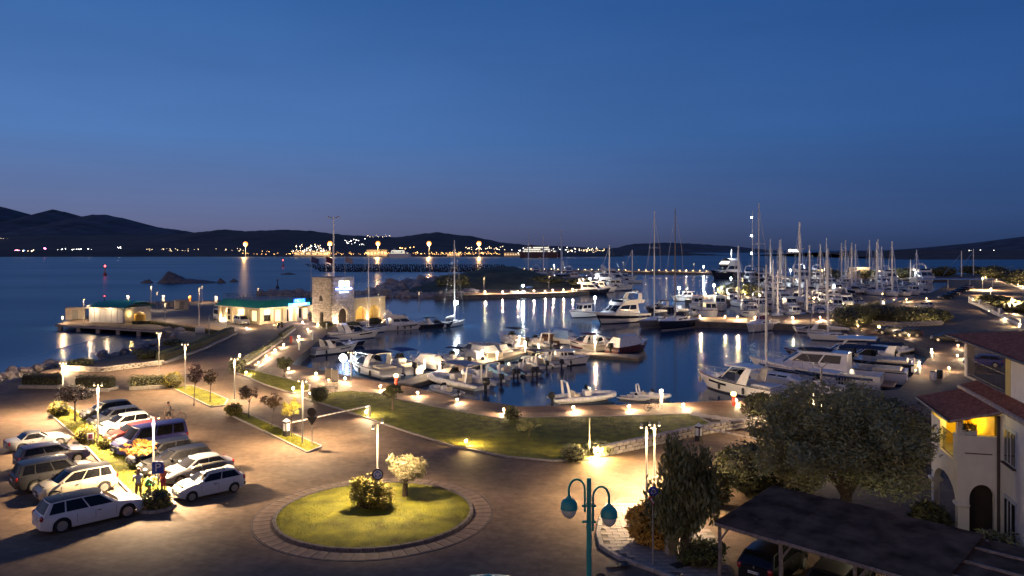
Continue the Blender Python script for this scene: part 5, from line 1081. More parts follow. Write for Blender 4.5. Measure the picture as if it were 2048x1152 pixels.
# superyacht at the end of the far quay: dark bow hull with lit decks
p, h, l = between(1485, 556, 1440, 560, L=30, A=-140)
t, Hh = flybridge('dark hulled superyacht with brightly lit upper deck at the end of the far quay', p, h, 30, hullmat=navy, name='superyacht', fly=False)
b = MB(); c = Cabin(-8, -8, 3.5, .5, 3.2, 2.8, 7.6, 10., .5, 0, 1.2); c.body(b); b.build('upper_deckhouse', white, t, smooth=.7); b = MB(); c.win_front(b, -.9, .9, .2, .8, .05); b.build('lit_window', win_white, t); b = MB(); b.tube([(-4, 0, 10), (-4.5, 0, 16)], .25, 6); b.build('mast', white, t); light(t, (-2, 0, 14), 900, COLD, .3)
for kx, (u, vt, lb) in enumerate([(1494, 411, 'tall mast with a bright white light at its head, standing at the middle pier'), (1504, 422, 'tall grey mast with two white lights beside the superyacht')][1:]):
    p = PW(u, 552); hh = hgt(552, vt, p.y); t = thing('ketch', lb.replace('tall grey mast', 'big ketch whose tall grey mast carries'), 'sailing boat', (p.x, p.y, WZ), R(-100)); t['label'] = 'big ketch with a tall mast carrying white lights beside the superyacht'
    Hk = Hull(26, 6.5, 1.8, 2.6, 2); b = MB(); Hk.hull(b); b.build('hull', [antifoul, white, navy], t, smooth=.7); b = MB(); Hk.deck(b); b.build('deck', white, t); c = Cabin(-6, -5, 5, 3, 2, 1.6, 2, 3.4, .4); b = MB(); c.body(b); b.build('deckhouse', white, t)
    b = MB(); b.tube([(2, 0, 2), (2, 0, hh)], [.3, .16], 6); b.build('mast', alu, t)
    for f in (.35, .62, .9): b = MB(); b.ell((2, -.5, hh*f), (.55, .55, .55), 8, 5); b.build('mast_light', lens_cold, t)
# ------------------------------------------------------------------ cars
def paint(name, col, rough=.36, metal=.0): return M(name, col, rough, metal, var=.04, coat=.25, spec=.3)
p_white = paint('white_car_paint', (.62, .62, .61)); p_silver = paint('silver_car_paint', (.34, .34, .35), .3, .5); p_cream = paint('champagne_car_paint', (.50, .46, .36), .3, .3); p_navy = paint('navy_car_paint', (.018, .016, .06)); p_black = paint('black_car_paint', (.012, .012, .013)); p_dark = paint('dark_grey_car_paint', (.03, .03, .033)); p_blue = paint('blue_van_paint', (.03, .03, .13)); p_red = paint('dark_red_car_paint', (.16, .03, .025)); p_steel = paint('steel_grey_car_paint', (.16, .165, .18), .3, .4)
car_glass = M('car_glass', (.008, .008, .009), .08, spec=.28, var=.2)
alloy = M('alloy_rim', (.52, .50, .46), .3, metal=.7); headl = M('headlight_glass', (.55, .57, .58), .1, spec=.8, coat=1.); taill = M('taillight_glass', (.30, .012, .012), .15, coat=1.); plate_m = M('number_plate', (.7, .7, .68), .5); plate_b = M('plate_blue_strip', (.02, .06, .35), .5)
WHEEL = {}
def wheel(t, x, y, r, w, sg, spokes):
    key = (round(r, 3), spokes, sg); T = Matrix.Rotation(R(-90*sg), 4, 'X')
    if key not in WHEEL:
        b = MB(); b.lathe([(r*.62, -w/2), (r*.9, -w/2), (r, -w*.3), (r, w*.3), (r*.9, w/2), (r*.64, w/2), (r*.6, w*.35)], n=20, T=T); o = b.build('wheel', rubber, t, smooth=.6); o.location = (x, y, r)
        b = MB(); b.lathe([(r*.68, w*.52), (r*.68, w*.42), (r*.60, w*.40)], n=20, T=T); b.cur = 1; b.lathe([(r*.61, w*.26), (.001, w*.26)], n=20, T=T); b.cur = 0
        for k in range(spokes):
            b.rbox((0, 0, 0), (r*.56, r*(.2 if spokes < 8 else .13), w*.2), .01, 0, T @ Matrix.Rotation(6.283*k/spokes, 4, 'Z') @ Matrix.Translation((r*.34, 0, w*.42)))
        b.lathe([(r*.15, w*.35), (r*.15, w*.54), (.001, w*.56)], n=8, T=T); rm = b.build('rim', [alloy, rubber], o, smooth=.6); WHEEL[key] = (o.data, rm.data)
    else: o = put('wheel', WHEEL[key][0], t, (x, y, r)); put('rim', WHEEL[key][1], o)
def car(label, c, ang, mat, L=4.3, W=1.78, Ht=1.48, wb=2.6, r=.32, hood=.98, belt=.96, nose=.72, tail=.98, xw0=.95, xw1=.25, xr1=-1.55, xr0=-2.0, roofmat=None, spokes=5, nwin=2, kind='car', name='parked_car', rack=False, gc=.2, fo=None, tumble=.17, group='cars parked in the marina car park', bumper=None, lights=True, tintrail=None, rearmat=None, z=0.):
    t = thing(name, label, kind, (c[0], c[1], z), R(ang), group); fo = fo or (L-wb)/2*.96; xf = L/2-fo; xb = xf-wb; n = 44; ar = r*1.2
    def hw(x): return W/2*(1-.20*max(0, (abs(x)-L*.36)/(L*.14))**2.2)
    def top(x):
        if x > xw0: s = (x-xw0)/(L/2-xw0); return hood+(nose-hood)*s**1.8
        if x < xr0: s = (xr0-x)/max(.01, (L/2+xr0)); return belt+.02+(tail-belt-.02)*s
        return belt+(hood-belt)*max(0, (x-0)/max(.01, xw0)) if x > 0 else belt+.02*(x/xr0 if xr0 else 0)
    xs = sorted(set([-L/2+L*i/n for i in range(n+1)]+[xf-ar, xf+ar, xb-ar, xb+ar, xf-ar-.001, xf+ar+.001, xb-ar-.001, xb+ar+.001])); rows = []
    for x in xs:
        zb = gc+.12*max(0, (abs(x)-L*.42)/(L*.08))
        for xc in (xf, xb):
            if abs(x-xc) < ar: zb = max(zb, r+math.sqrt(max(0, ar*ar-(x-xc)**2))*.98)
        h = hw(x); tp = top(x); e = max(0, (abs(x)-L*.45)/(L*.05)); tp2 = tp-.06*e; md = max(zb+.01, (gc+tp)*.52)
        rows.append([(x, h*.94, zb), (x, h*.985, max(zb+.005, gc+.12)), (x, h, md), (x, h*.985, max(md+.01, tp2-.16)), (x, h*.93, max(md+.02, tp2-.04)), (x, h*.84, tp2), (x, h*.45, tp2+.025), (x, 0, tp2+.035)])
    m = 8; b = MB(); vs = [p for r_ in rows for p in r_]+[(p[0], -p[1], p[2]) for r_ in rows for p in r_]; o = len(rows)*m; fs = []
    for i in range(len(rows)-1):
        for j in range(m-1):
            A, B2, C, D = i*m+j, (i+1)*m+j, (i+1)*m+j+1, i*m+j+1; fs += [(A, B2, C, D)[::-1], (o+A, o+B2, o+C, o+D)]
    for i, s in ((0, 1), (len(rows)-1, -1)):
        f = [i*m+j for j in range(m)]+[o+i*m+j for j in range(m-2, -1, -1)]; fs.append(tuple(f if s > 0 else f[::-1]))
    b.add(vs, fs); b.build('body', mat, t, smooth=.55)
    b = MB(); b.box((0, 0, (gc+belt)/2), (L*.9, W-.62, belt-gc-.12)); b.box((0, 0, gc+.06), (wb-2*ar, W*.9, .1)); b.build('underbody', rubber, t)
    c_ = Cabin(xr0, xr1, xw0, xw1, W*.465, W*.465-tumble, belt-.03, Ht-.05, .16, .06, .05, .035); b = MB()
    b.patch(c_.side(-1), 0, 1, 0, 1, 10, 4); b.patch(c_.side(1), 0, 1, 0, 1, 10, 4, flip=True); b.patch(c_.front(), -1, 1, 0, 1, 8, 3); b.patch(c_.rear(), -1, 1, 0, 1, 8, 3, flip=True); b.build('pillars', mat, t, smooth=.8)
    b = MB(); b.patch(c_.roof(), 0, 1, -1, 1, 10, 8); b.build('roof', roofmat or mat, t, smooth=.8)
    if roofmat: b = MB(); b.patch(c_.roof(), .0, 1, -.92, .92, 10, 8, off=.012); b.build('roof_panel', roofmat, t, smooth=.8)
    b = MB(); c_.win_front(b, -.93, .93, .06, .95, .01); b.build('windscreen', car_glass, t, smooth=.8)
    b = MB(); c_.win_rear(b, -.86, .86, .16, .92, .01); b.build('rear_window', car_glass, t, smooth=.8)
    edges = [.045, .93] if nwin == 1 else [.05, .50, .945] if nwin == 2 else [.05, .28, .60, .945]
    for k in range(len(edges)-1):
        for sg in (-1, 1): b = MB(); b.patch(c_.side(sg), edges[k]+.012, edges[k+1]-.012, .12, .90, 4, 3, .012, flip=sg > 0); b.build('side_window', car_glass, t, smooth=.8)
    for x in (xf, xb):
        for sg in (-1, 1): wheel(t, x, sg*(W/2-.11), r, .2, sg, spokes)
    for sg in (-1, 1):
        b = MB(); b.ell((L/2-.16, sg*W*.345, nose-.10), (.2, .17, .10), 10, 6); b.build('headlight', headl, t, smooth=1.5)
        b = MB(); b.rbox((-L/2+.07, sg*W*.385, tail-.14), (.16, .22, .26), .05); b.build('taillight', taill, t, smooth=.8)
        b = MB(); b.ell((xw0-.28, sg*(W/2+.06), belt+.10), (.09, .12, .075), 8, 5); b.build('mirror', mat, t, smooth=1.2)
        b = MB(); hx = xw0-.28-.75; b.rbox((hx, sg*(W/2*.99), belt-.17), (.2, .05, .045), .015); b.build('door_handle', blackp, t, smooth=.8)
        for sx in (xw0-.22, xw0-1.22)+((xw0-2.1,) if nwin > 1 else ()):
            b = MB(); b.box((sx, sg*(W/2-.004), (gc+belt)/2+.05), (.012, .012, belt-gc-.32)); b.build('door_gap', blackp, t)
    b = MB(); b.rbox((L/2-.02, 0, gc+.26), (.12, W*.62, .14), .03); b.rbox((L/2-.0, 0, nose-.16), (.08, W*.34, .1), .03); b.build('grille', blackp, t, smooth=.8)
    if bumper: b = MB(); b.rbox((-L/2+.03, 0, gc+.24), (.16, W*.86, .2), .05); b.build('rear_bumper', bumper, t, smooth=.8)
    for sx in (-1, 1):
        b = MB(); b.box((sx*(L/2+.035), 0, gc+.30 if sx > 0 else tail-.28), (.02, .5, .11)); pl = b.build('number_plate', plate_m, t)
        b = MB(); b.box((sx*(L/2+.047), sx*.22, gc+.30 if sx > 0 else tail-.28), (.006, .05, .11)); b.build('blue_strip', plate_b, pl)
    if rack:
        for x in (-.7, .35): b = MB(); b.tube([(x, -W*.34, Ht-.06), (x, -W*.3, Ht+.06), (x, W*.3, Ht+.06), (x, W*.34, Ht-.06)], .022, 5); b.build('roof_bar', blackp, t)
    return t
def by_wheel(u, v, ang, W, wb, rear, right):
    """car centre from one wheel's ground point: rear/front wheel, right/left side"""
    p = P(u, v); d = Vector((math.cos(R(ang)), math.sin(R(ang)), 0)); n = Vector((-d.y, d.x, 0)); return p+d*(wb/2 if rear else -wb/2)+n*(W/2-.12)*(1 if right else -1)
car('silver convertible roadster parked alone at the head of the first row', by_wheel(43, 905, 46, 1.72, 2.4, 1, 1), 46, p_silver, 4.0, 1.72, 1.28, 2.4, .31, .88, .84, .66, .84, .55, -.05, -.75, -1.25, roofmat=M('dark_blue_soft_top', (.04, .045, .07), .6), nwin=1, spokes=7)
car('navy estate car between the silver roadster and the dark off-roader', by_wheel(154, 925, 45, 1.76, 2.6, 0, 1), 45, p_navy, 4.3, 1.76, 1.5, 2.6, .31, xr1=-1.75, xr0=-2.05)
car('dark grey off-roader with tinted windows in the first row', by_wheel(68, 986, 45, 1.88, 2.75, 1, 1), 45, p_dark, 4.65, 1.88, 1.78, 2.75, .37, 1.12, 1.1, .92, 1.1, 1.0, .4, -1.95, -2.2, nwin=3, gc=.28, tumble=.14)
car('champagne compact people carrier with black glass roof, nose towards the road', by_wheel(209, 984, 225, 1.76, 2.65, 1, 0), 225, p_cream, 4.2, 1.76, 1.6, 2.65, .32, 1.02, .98, .76, 1.0, 1.2, .35, -1.7, -1.98, roofmat=M('black_glass_roof', (.012, .012, .014), .35, spec=.3), nwin=3)
car('big white people carrier with black glass roof, nearest car of the first row', by_wheel(122, 1066, 45, 1.92, 3.15, 1, 1), 45, p_white, 5.0, 1.92, 1.66, 3.15, .37, 1.02, .98, .80, 1.02, 1.25, .35, -2.0, -2.38, roofmat=M('black_glass_roof', (.012, .012, .014), .35, spec=.3), nwin=3, spokes=6, tumble=.22)
car('white five door hatchback carrying a roof box, nearest car of the second row', by_wheel(384, 1003, 223, 1.66, 2.49, 0, 0), 223, p_white, 3.85, 1.66, 1.45, 2.49, .29, .98, .94, .70, .96, .95, .25, -1.35, -1.80, nwin=2, spokes=9, rack=True, bumper=blackp)
car('silver saloon beside the white hatchback with the roof box', by_wheel(361, 971, 225, 1.74, 2.6, 0, 0), 225, p_silver, 4.3, 1.74, 1.45, 2.6, .31, .96, .94, .7, 1.0, .95, .2, -1.2, -1.85)
car('black estate car next to the silver saloon of the second row', by_wheel(319, 954, 225, 1.76, 2.65, 0, 0), 225, p_black, 4.5, 1.76, 1.46, 2.65, .31, xr1=-1.8, xr0=-2.1)
car('dark steel grey hatchback behind the orange leaved tree', by_wheel(294, 938, 225, 1.76, 2.6, 0, 0), 225, p_dark, 4.3, 1.76, 1.55, 2.6, .32)
car('dark blue van with glazed sides towering in the second row', by_wheel(264, 913, 225, 1.9, 3.0, 0, 0), 225, p_blue, 4.9, 1.9, 1.95, 3.0, .33, 1.15, 1.1, .85, 1.1, 1.6, .95, -2.25, -2.4, nwin=3, kind='van', name='parked_van', tumble=.13)
car('dark red car wedged between the white hatchback and the blue van', by_wheel(240, 892, 225, 1.7, 2.5, 0, 0), 225, p_red, 4.0, 1.7, 1.42, 2.5, .30)
car('white curvy hatchback on the far side of the blue van', by_wheel(222, 873, 225, 1.74, 2.6, 0, 0), 225, p_white, 4.2, 1.74, 1.5, 2.6, .31, xw0=1.05, xr1=-1.4, xr0=-1.85)
car('steel grey hatchback between the black small car and the white one', by_wheel(203, 858, 225, 1.7, 2.5, 0, 0), 225, p_steel, 4.0, 1.7, 1.46, 2.5, .30)
car('small black car last of the second row, by the white blossom tree', by_wheel(186, 844, 225, 1.7, 2.45, 0, 0), 225, p_black, 3.8, 1.7, 1.5, 2.45, .30)
# roof box on the hatchback
hc = by_wheel(384, 1003, 223, 1.66, 2.49, 0, 0); t = thing('roof_box', 'grey roof box strapped on the bars of the white hatchback', 'roof box', (hc.x, hc.y, 1.53), R(223)); T = lambda b: b
b = MB(); b.lathe([(.001, -1.05), (.13, -1.0), (.2, -.8), (.22, -.3), (.21, .5), (.15, .95), (.001, 1.08)], n=12, T=Matrix.Translation((.05, .22, .2)) @ Matrix.Rotation(R(90), 4, 'Y') @ Matrix.Diagonal((.85, 1.5, 1, 1))); b.build('shell', M('grey_box_plastic', (.13, .115, .085), .4), t, smooth=1.)
for x in (.6,): b = MB(); b.tube([(x, .22+.335*math.cos(a*.5236), .2+.195*math.sin(a*.5236)) for a in range(13)], .012, 4); b.build('strap', plate_m, t)
# vans by the green roofed building
car('silver people carrier parked before the green roofed building', by_wheel(470, 648, -50, 1.8, 2.8, 1, 1), -50, p_silver, 4.6, 1.8, 1.75, 2.8, .32, 1.08, 1.05, .85, 1.05, 1.55, .8, -2.0, -2.25, nwin=3, kind='van', name='parked_van', group='vans by the marina office')
car('white delivery van half hidden by the corner of the green roofed building', P(445, 640), -45, p_white, 5.2, 1.95, 2.3, 3.2, .34, 1.2, 1.15, .9, 1.15, 1.9, 1.2, -2.5, -2.55, nwin=1, kind='van', name='parked_van', group='vans by the marina office', tumble=.1)
# cars on the east side
g = 'cars parked along the east road'
for k, (u, v, a, mt, lb) in enumerate([(1779, 668, 165, p_dark, 'dark grey hatchback parked by the red fire point on the east quay'), (1815, 673, 165, p_black, 'black saloon parked behind the grey hatchback on the east quay'), (1893, 683, 160, p_dark, 'dark car near the villa roof on the east road'), (1966, 732, 150, p_blue, 'dark blue saloon seen through the upper loggia of the villa'),
                                       (1728, 645, 175, p_dark, 'dark car parked beside the near bush of the walled bed'), (1776, 601, 175, p_navy, 'dark car behind the walled bush bed'), (1848, 616, 120, p_silver, 'silver car under the lamp at the far end of the bush bed')]):
    p = P(u, v); car(lb, p, a, mt, group=g)
for k in range(6):
    p = P(1890+9*k, 598-4.2*k); car('%s dark car of the row on the far road, from the near end' % ORD[k], p, 190, [p_black, p_dark, p_navy][k % 3], group='row of dark cars on the far road')
# carport and its cars
e = Vector((.69, -.724, 0)).normalized(); g_ = Vector((.724, .69, 0)).normalized(); O = Vector((9.1, 33.8, 0)); rz = math.atan2(e.y, e.x)
t = thing('carport', 'dark felt roofed carport on timber posts beside the villa', 'carport', O, rz)
for k, (a0, a1, dz) in enumerate([(-.05, 2.95, 0), (2.9, 9.1, .05), (8.9, 13.5, -.12)]):
    b = MB(); n = 12
    fn = lambda u, v: (a0+(a1-a0)*u, 5.25*v-.1, 2.42+dz+.5*v+.025*math.sin(u*40)*math.sin(v*9))
    b.patch(fn, 0, 1, 0, 1, 16, 10); b.patch(fn, 0, 1, 0, 1, 16, 10, off=-.04, flip=True); b.build('roof_sheet', felt_m, t, smooth=.6)
    b = MB(); b.rbox(((a0+a1)/2, -.12, 2.36+dz), (a1-a0, .07, .15), .015); b.build('fascia_board', wood_grey, t)
    b = MB(); b.rbox(((a0+a1)/2, 5.15, 2.90+dz), (a1-a0, .07, .10), .015); b.build('fascia_board', wood_grey, t)
    b = MB(); b.tube([(a0+.03, -.1, 2.45+dz), (a0+.03, 5.15, 2.95+dz)], .03, 5); b.build('edge_batten', felt_m, t)
for x in (.1, 2.95, 6., 9.2, 12.5):
    for y, hh in ((.05, 2.38), (5., 2.85)):
        b = MB(); b.tube([(x, y, -.05), (x+.03, y, hh*.5), (x, y, hh)], [.095, .085, .08], 8); b.build('post', wood_grey, t, smooth=.8)
        if y < 1: b = MB(); b.tube([(x, y, 1.6), (x+.5, y+.02, 2.35)], .05, 6); b.build('brace', wood_grey, t)
for y in (1.2, 2.6, 4.0): b = MB(); b.rbox((6.6, y, 2.40+.095*y*.95), (13.2, .09, .12), .015); b.build('purlin', wood_grey, t)
cp = Vector((11.75, 34.15, 0)); ct = car('black hatchback with red tail lights reversed under the carport edge', cp, 48, p_black, 4.2, 1.76, 1.5, 2.6, .32, group='cars under the carport')
b = MB(); b.prism([(-.05, 0), (0, .075), (.05, 0), (0, -.075)], 0, .012); em = b.build('emblem', steel, ct); em.location = (-2.115, 0, .93); em.rotation_euler = (R(90), 0, R(-90))
for k in range(7): b = MB(); b.box((-2.149, -.16+.055*k, .70), (.006, .026 if k != 2 else .012, .065)); b.build('plate_mark', blackp, ct)
car('dark car deeper in the carport catching a white glint', cp+e*2.9+g_*.2, 48, p_dark, group='cars under the carport')
light(t, (5.2, 3.5, 2.2), 45, (1, .9, .6), .05, 'carport_lamp'); b = MB(); b.rbox((5.2, 3.5, 2.42), (.5, .14, .06), .02); b.build('strip_lamp', lens_soft, t)
# ------------------------------------------------------------------ green roofed marina office
CO = P(519, 650); rdir = Vector((8.6, 12, 0)).normalized(); orz = math.atan2(rdir.y, rdir.x)     # local x runs along the shop front, local y back along the other wall
t = thing('marina_office', 'single storey marina office with green mansard roof, roof railing and lit glass front', 'building', CO, orz)
EW, ED, EZ = 14.6, 14.2, 3.1
b = MB(); b.prism([(.9, .9), (EW-.2, .9), (EW-.2, ED-.2), (.9, ED-.2)], 0, EZ); b.build('wall', plaster_w, t)
for x in (0.2, 3.0, 6.0, 9.0, 12.0): b = MB(); b.rbox((x+.2, .3, EZ/2), (.55, .55, EZ), .03); b.build('pillar', plaster_w, t)
for y in (4.8, 9.4, 13.6): b = MB(); b.rbox((.4, y, EZ/2), (.55, .55, EZ), .03); b.build('pillar', plaster_w, t)
# windows: panes in frames, some lit
wf = M('grey_window_frame', (.16, .15, .14), .4)
def shopwin(name, x0, x1, z0, z1, axis, mat):
    b = MB(); c = ((x0+x1)/2, .88, (z0+z1)/2) if axis == 'x' else (.88, (x0+x1)/2, (z0+z1)/2); w = x1-x0; hh = z1-z0
    for s in (-1, 1):
        b.rbox((c[0]+s*w/2, c[1], c[2]) if axis == 'x' else (c[0], c[1]+s*w/2, c[2]), (.08, .08, hh+.08), .01)
    for s in (-1, 1): b.rbox((c[0], c[1], c[2]+s*hh/2), (w, .08, .08) if axis == 'x' else (.08, w, .08), .01)
    o = b.build(name, wf, t); b = MB(); b.box(c, (w-.06, .03, hh-.06) if axis == 'x' else (.03, w-.06, hh-.06)); b.build('pane', mat, o)
shopwin('window', 1.6, 3.2, .5, 1.7, 'x', glass); shopwin('window', 1.7, 3.1, 1.85, 2.75, 'x', win_white); shopwin('glazed_door', 6.7, 7.5, .1, 2.7, 'x', glass); shopwin('glazed_door', 7.7, 8.5, .1, 2.7, 'x', win_warm); shopwin('window', 9.6, 10.6, .6, 2.5, 'x', glass); shopwin('window', 11.0, 12.4, .3, 2.6, 'x', win_warm); shopwin('window', 4.2, 5.6, .3, 2.7, 'x', win_warm)
shopwin('window', 9.9, 11.6, .4, 1.2, 'y', glass); shopwin('window', 9.9, 11.6, 1.5, 2.6, 'y', glass); shopwin('window', 6.0, 8.2, 1.2, 2.7, 'y', win_warm); shopwin('window', 2.0, 3.6, .5, 2.6, 'y', win_warm)
b = MB(); b.rbox((EW/2, ED/2, EZ+.07), (EW+.5, ED+.5, .16), .02); b.build('eave', M('white_eave', (.62, .58, .5), .6), t)
b = MB(); z0, z1 = EZ+.15, EZ+1.45; ins = 1.0; q0 = [(-.22, -.22), (EW+.2, -.22), (EW+.2, ED+.2), (-.22, ED+.2)]; q1 = [(ins, ins), (EW-ins, ins), (EW-ins, ED-ins), (ins, ED-ins)]
rb = MB(); rb.add([(*p, z0) for p in q0]+[(*p, z1) for p in q1], [(i, (i+1) % 4, 4+(i+1) % 4, 4+i) for i in range(4)]); rb.build('mansard_roof', teal_roof, t)
for i in range(4):                                   # standing seams of the mansard
    a0, a1, c0, c1 = Vector((*q0[i], z0)), Vector((*q0[(i+1) % 4], z0)), Vector((*q1[i], z1)), Vector((*q1[(i+1) % 4], z1))
    if i in (1, 2): continue
    for k in range(1, 22): b = MB(); b.tube([a0.lerp(a1, k/22)+Vector((0, 0, .02)), c0.lerp(c1, k/22)+Vector((0, 0, .02))], .03, 4); b.build('roof_seam', teal_roof, t)
b = MB(); b.prism(q1, z1-.1, z1-.03); b.build('roof_terrace', concrete, t); b = MB()
for i in range(4):
    a0, a1 = Vector((*q1[i], z1)), Vector((*q1[(i+1) % 4], z1))
    for zz in (1.0, .55): b.tube([a0+Vector((0, 0, zz)), a1+Vector((0, 0, zz))], .03, 4)
rl = b.build('railing', M('dark_railing', (.05, .04, .04), .5), t)
for i in range(4):
    a0, a1 = Vector((*q1[i], z1)), Vector((*q1[(i+1) % 4], z1))
    for k in range(11): b = MB(); p = a0.lerp(a1, k/11); b.tube([p, p+Vector((0, 0, 1.02))], .035, 4); b.build('railing_post', MATS['dark_railing'], rl)
sg_ = thing('neon_sign', 'blue neon MOYS sign with a glowing cyan band on the green roof', 'sign', CO, orz); sx = 9.2
b = MB(); b.rbox((sx, -.38, EZ+.42), (5.2, .16, .5), .03); b.build('light_band', neon_cyan, sg_); b = MB(); b.rbox((sx+.1, -.47, EZ+.44), (3.2, .04, .26), .01); b.build('white_strip', neon_white, sg_)
b = MB(); b.rbox((sx+.2, -.22, EZ+1.12), (3.0, .1, .85), .03); b.build('sign_board', neon_blue, sg_); lettering('lettering', 'MOYS', .85, neon_cyan, sg_, (sx+.2, -.30, EZ+1.12), (R(90), 0, 0), .03, 1.1)
light(sg_, (sx, -.9, EZ+.9), 220, (.12, .25, 1), .3, 'neon_glow'); light(t, (2., -.5, 2.2), 60, WARM, .1); light(t, (8.2, -.1, 2.6), 90, WARM, .1); light(t, (-.1, 7., 2.6), 90, WARM, .1); light(t, (13.3, -.1, 2.6), 70, WARM, .1)
# ------------------------------------------------------------------ stone tower and arched annexe
TC = P(662, 648); t = thing('stone_tower', 'square rubble stone tower with an arched portal and a lit marina sign', 'tower', TC, orz); TW, TD, TZ = 6., 5.6, 9.05
def arch_outline(x0, x1, zs, zr, n=10): return [(x1, zs)]+[((x0+x1)/2+(x1-x0)/2*math.cos(math.pi*k/n), zs+zr*math.sin(math.pi*k/n)) for k in range(1, n)]+[(x0, zs)]
def wall_with_arch(name, width, height, arches, th, mat, parent, axis='x', off=0., base=-.1):
    out = [(0, base), (0, height), (width, height), (width, base)]; cut = []
    for x0, x1, zs, zr in sorted(arches, reverse=True): cut += [(x1, base)]+arch_outline(x0, x1, zs, zr)+[(x0, base)]
    pts = out+cut; n = len(pts); b = MB()
    f = (lambda x, z, d: (x, off+d, z)) if axis == 'x' else (lambda x, z, d: (off+d, x, z))
    b.add([f(x, z, 0) for x, z in pts]+[f(x, z, th) for x, z in pts], [tuple(range(n)), tuple(range(2*n-1, n-1, -1))]+[(i, n+i, n+(i+1) % n, (i+1) % n) for i in range(n)]); 
    o = b.build(name, mat, parent); bm = bmesh.new(); bm.from_mesh(o.data); bmesh.ops.recalc_face_normals(bm, faces=bm.faces); bmesh.ops.triangulate(bm, faces=[f_ for f_ in bm.faces if len(f_.verts) > 4]); bm.to_mesh(o.data); bm.free(); return o
wall_with_arch('front_wall', TW, TZ, [(1.9, 4.1, 1.7, 1.25)], .5, stone_m, t)
wall_with_arch('side_wall', TD, TZ-.0, [(2.2, 3.3, 1.5, .8)], .5, stone_m, t, 'y')
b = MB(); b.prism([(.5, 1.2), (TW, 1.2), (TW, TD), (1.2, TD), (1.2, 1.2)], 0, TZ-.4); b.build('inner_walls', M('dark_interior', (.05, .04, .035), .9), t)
b = MB(); b.prism([(TW-.5, .5), (TW, .5), (TW, TD), (TW-.5, TD)], -.1, TZ); b.prism([(.5, TD-.5), (TW-.5, TD-.5), (TW-.5, TD), (.5, TD)], -.1, TZ); b.build('rear_wall', stone_m, t)
rnd = random.Random(5); stones = []
for k in range(4):
    b = MB(); b.rbox((0, 0, 0), (.52+.1*k, .12, .3+.03*k), .05); stones.append(b.build('stone', [stone_m, M('pale_stone', (.42, .37, .32), .85, var=.3, scale=2, bump=.5)][k % 2], t).data)
first = [o for o in bpy.data.objects if o.data in stones]; kk = 0
for side in (0, 1):
    zz = .3
    while zz < TZ-.2:
        x = rnd.uniform(.2, .6)
        while x < (TW if side == 0 else TD)-.3:
            blocked = (1.6 < x < 4.4 and zz < 3.2) if side == 0 else (1.9 < x < 3.6 and zz < 2.6) or (2.1 < x < 3.5 and 4.2 < zz < 5.6)
            if side == 0 and 1.2 < x < 5.2 and 5.6 < zz < 8.6: blocked = True
            if not blocked and rnd.random() < .62 and kk < 280:
                o = first[kk] if kk < 4 else put('stone', rnd.choice(stones), t); kk += 1
                o.location = (x, -.01, zz) if side == 0 else (-.01, x, zz); o.rotation_euler = (0, rnd.uniform(-.06, .06), 0 if side == 0 else R(90))
            x += rnd.uniform(.62, .95)
        zz += .43
b = MB(); n = 9
for k in range(n):
    a = math.pi*(k+.5)/n; b = MB(); b.rbox((3.+1.32*math.cos(a), -.05, 1.7+1.45*math.sin(a)), (.42, .22, .5), .04, 0, Matrix.Rotation(a-math.pi/2, 4, 'Y').inverted()); b.build('arch_stone', MATS['pale_stone'], t)
b = MB(); b.add([(-.03, y, z) for y, z in [(2.3, 4.4), (3.4, 4.4), (3.4, 5.2), (3.1, 5.5), (2.6, 5.3)]], [(0, 1, 2, 3, 4)]); b.build('painted_opening', MATS['dark_interior'], t)  # flat dark sheet on the solid wall stands in for the opening's shade
b = MB(); b.box((3., .35, 1.4), (2.2, .1, 2.8)); b.build('portal_door', M('dark_door', (.03, .02, .015), .7), t)
sg_ = thing('marina_sign', 'lit blue MARINA di OLBIA sign with two bright squares on the stone tower', 'sign', TC, orz)
b = MB(); b.rbox((2.55, -.16, 7.75), (1.15, .16, 1.2), .03); b.build('blue_white_panel', neon_white, sg_)
for k, (x, z) in enumerate([(2.3, 7.5), (2.55, 7.95), (2.8, 7.65), (2.35, 8.1)]): b = MB(); b.ell((x, -.25, z), (.13, .02, .17), 8, 4); b.build('blue_mark', neon_blue, sg_)
b = MB(); b.rbox((3.95, -.16, 7.75), (1.2, .16, 1.2), .03); b.build('yellow_panel', neon_pale, sg_); b = MB(); b.rbox((3.2, -.10, 6.75), (4.4, .1, .62), .03); b.build('sign_board', neon_blue, sg_); lettering('lettering', 'MARINA di OLBIA', .52, neon_white, sg_, (3.2, -.17, 6.75), (R(90), 0, 0), .02, 1.08)
b = MB(); b.rbox((3.2, -.14, 6.12), (2.4, .12, .26), .03); b.build('white_strip', neon_white, sg_); light(sg_, (3.2, -1.0, 7.0), 110, (.25, .35, 1), .3, 'sign_glow')
AX = Vector((TW+.02, .2, 0)); t = thing('arched_annexe', 'plastered annexe with two lit arches beside the stone tower', 'building', TC+Matrix.Rotation(orz, 3, 'Z') @ AX, orz)
wall_with_arch('front_wall', 9., 4.6, [(.7, 3.5, 1.6, 1.35), (4.4, 7.4, 1.6, 1.45)], .45, M('ochre_plaster', (.42, .34, .22), .85, var=.2, scale=1.2, bump=.2), t)
b = MB(); b.prism([(0, 3.2), (9, 3.2), (9, 6.), (0, 6.)], 0, 4.5); b.build('back_room', plaster_y, t); b = MB(); b.prism([(8.6, .45), (9, .45), (9, 3.2), (8.6, 3.2)], 0, 4.5); b.build('end_wall', MATS['ochre_plaster'], t); b = MB(); b.prism([(-.0, 0), (9.05, 0), (9.05, 6), (0, 6)], 4.6, 4.78); b.build('flat_roof', concrete, t)
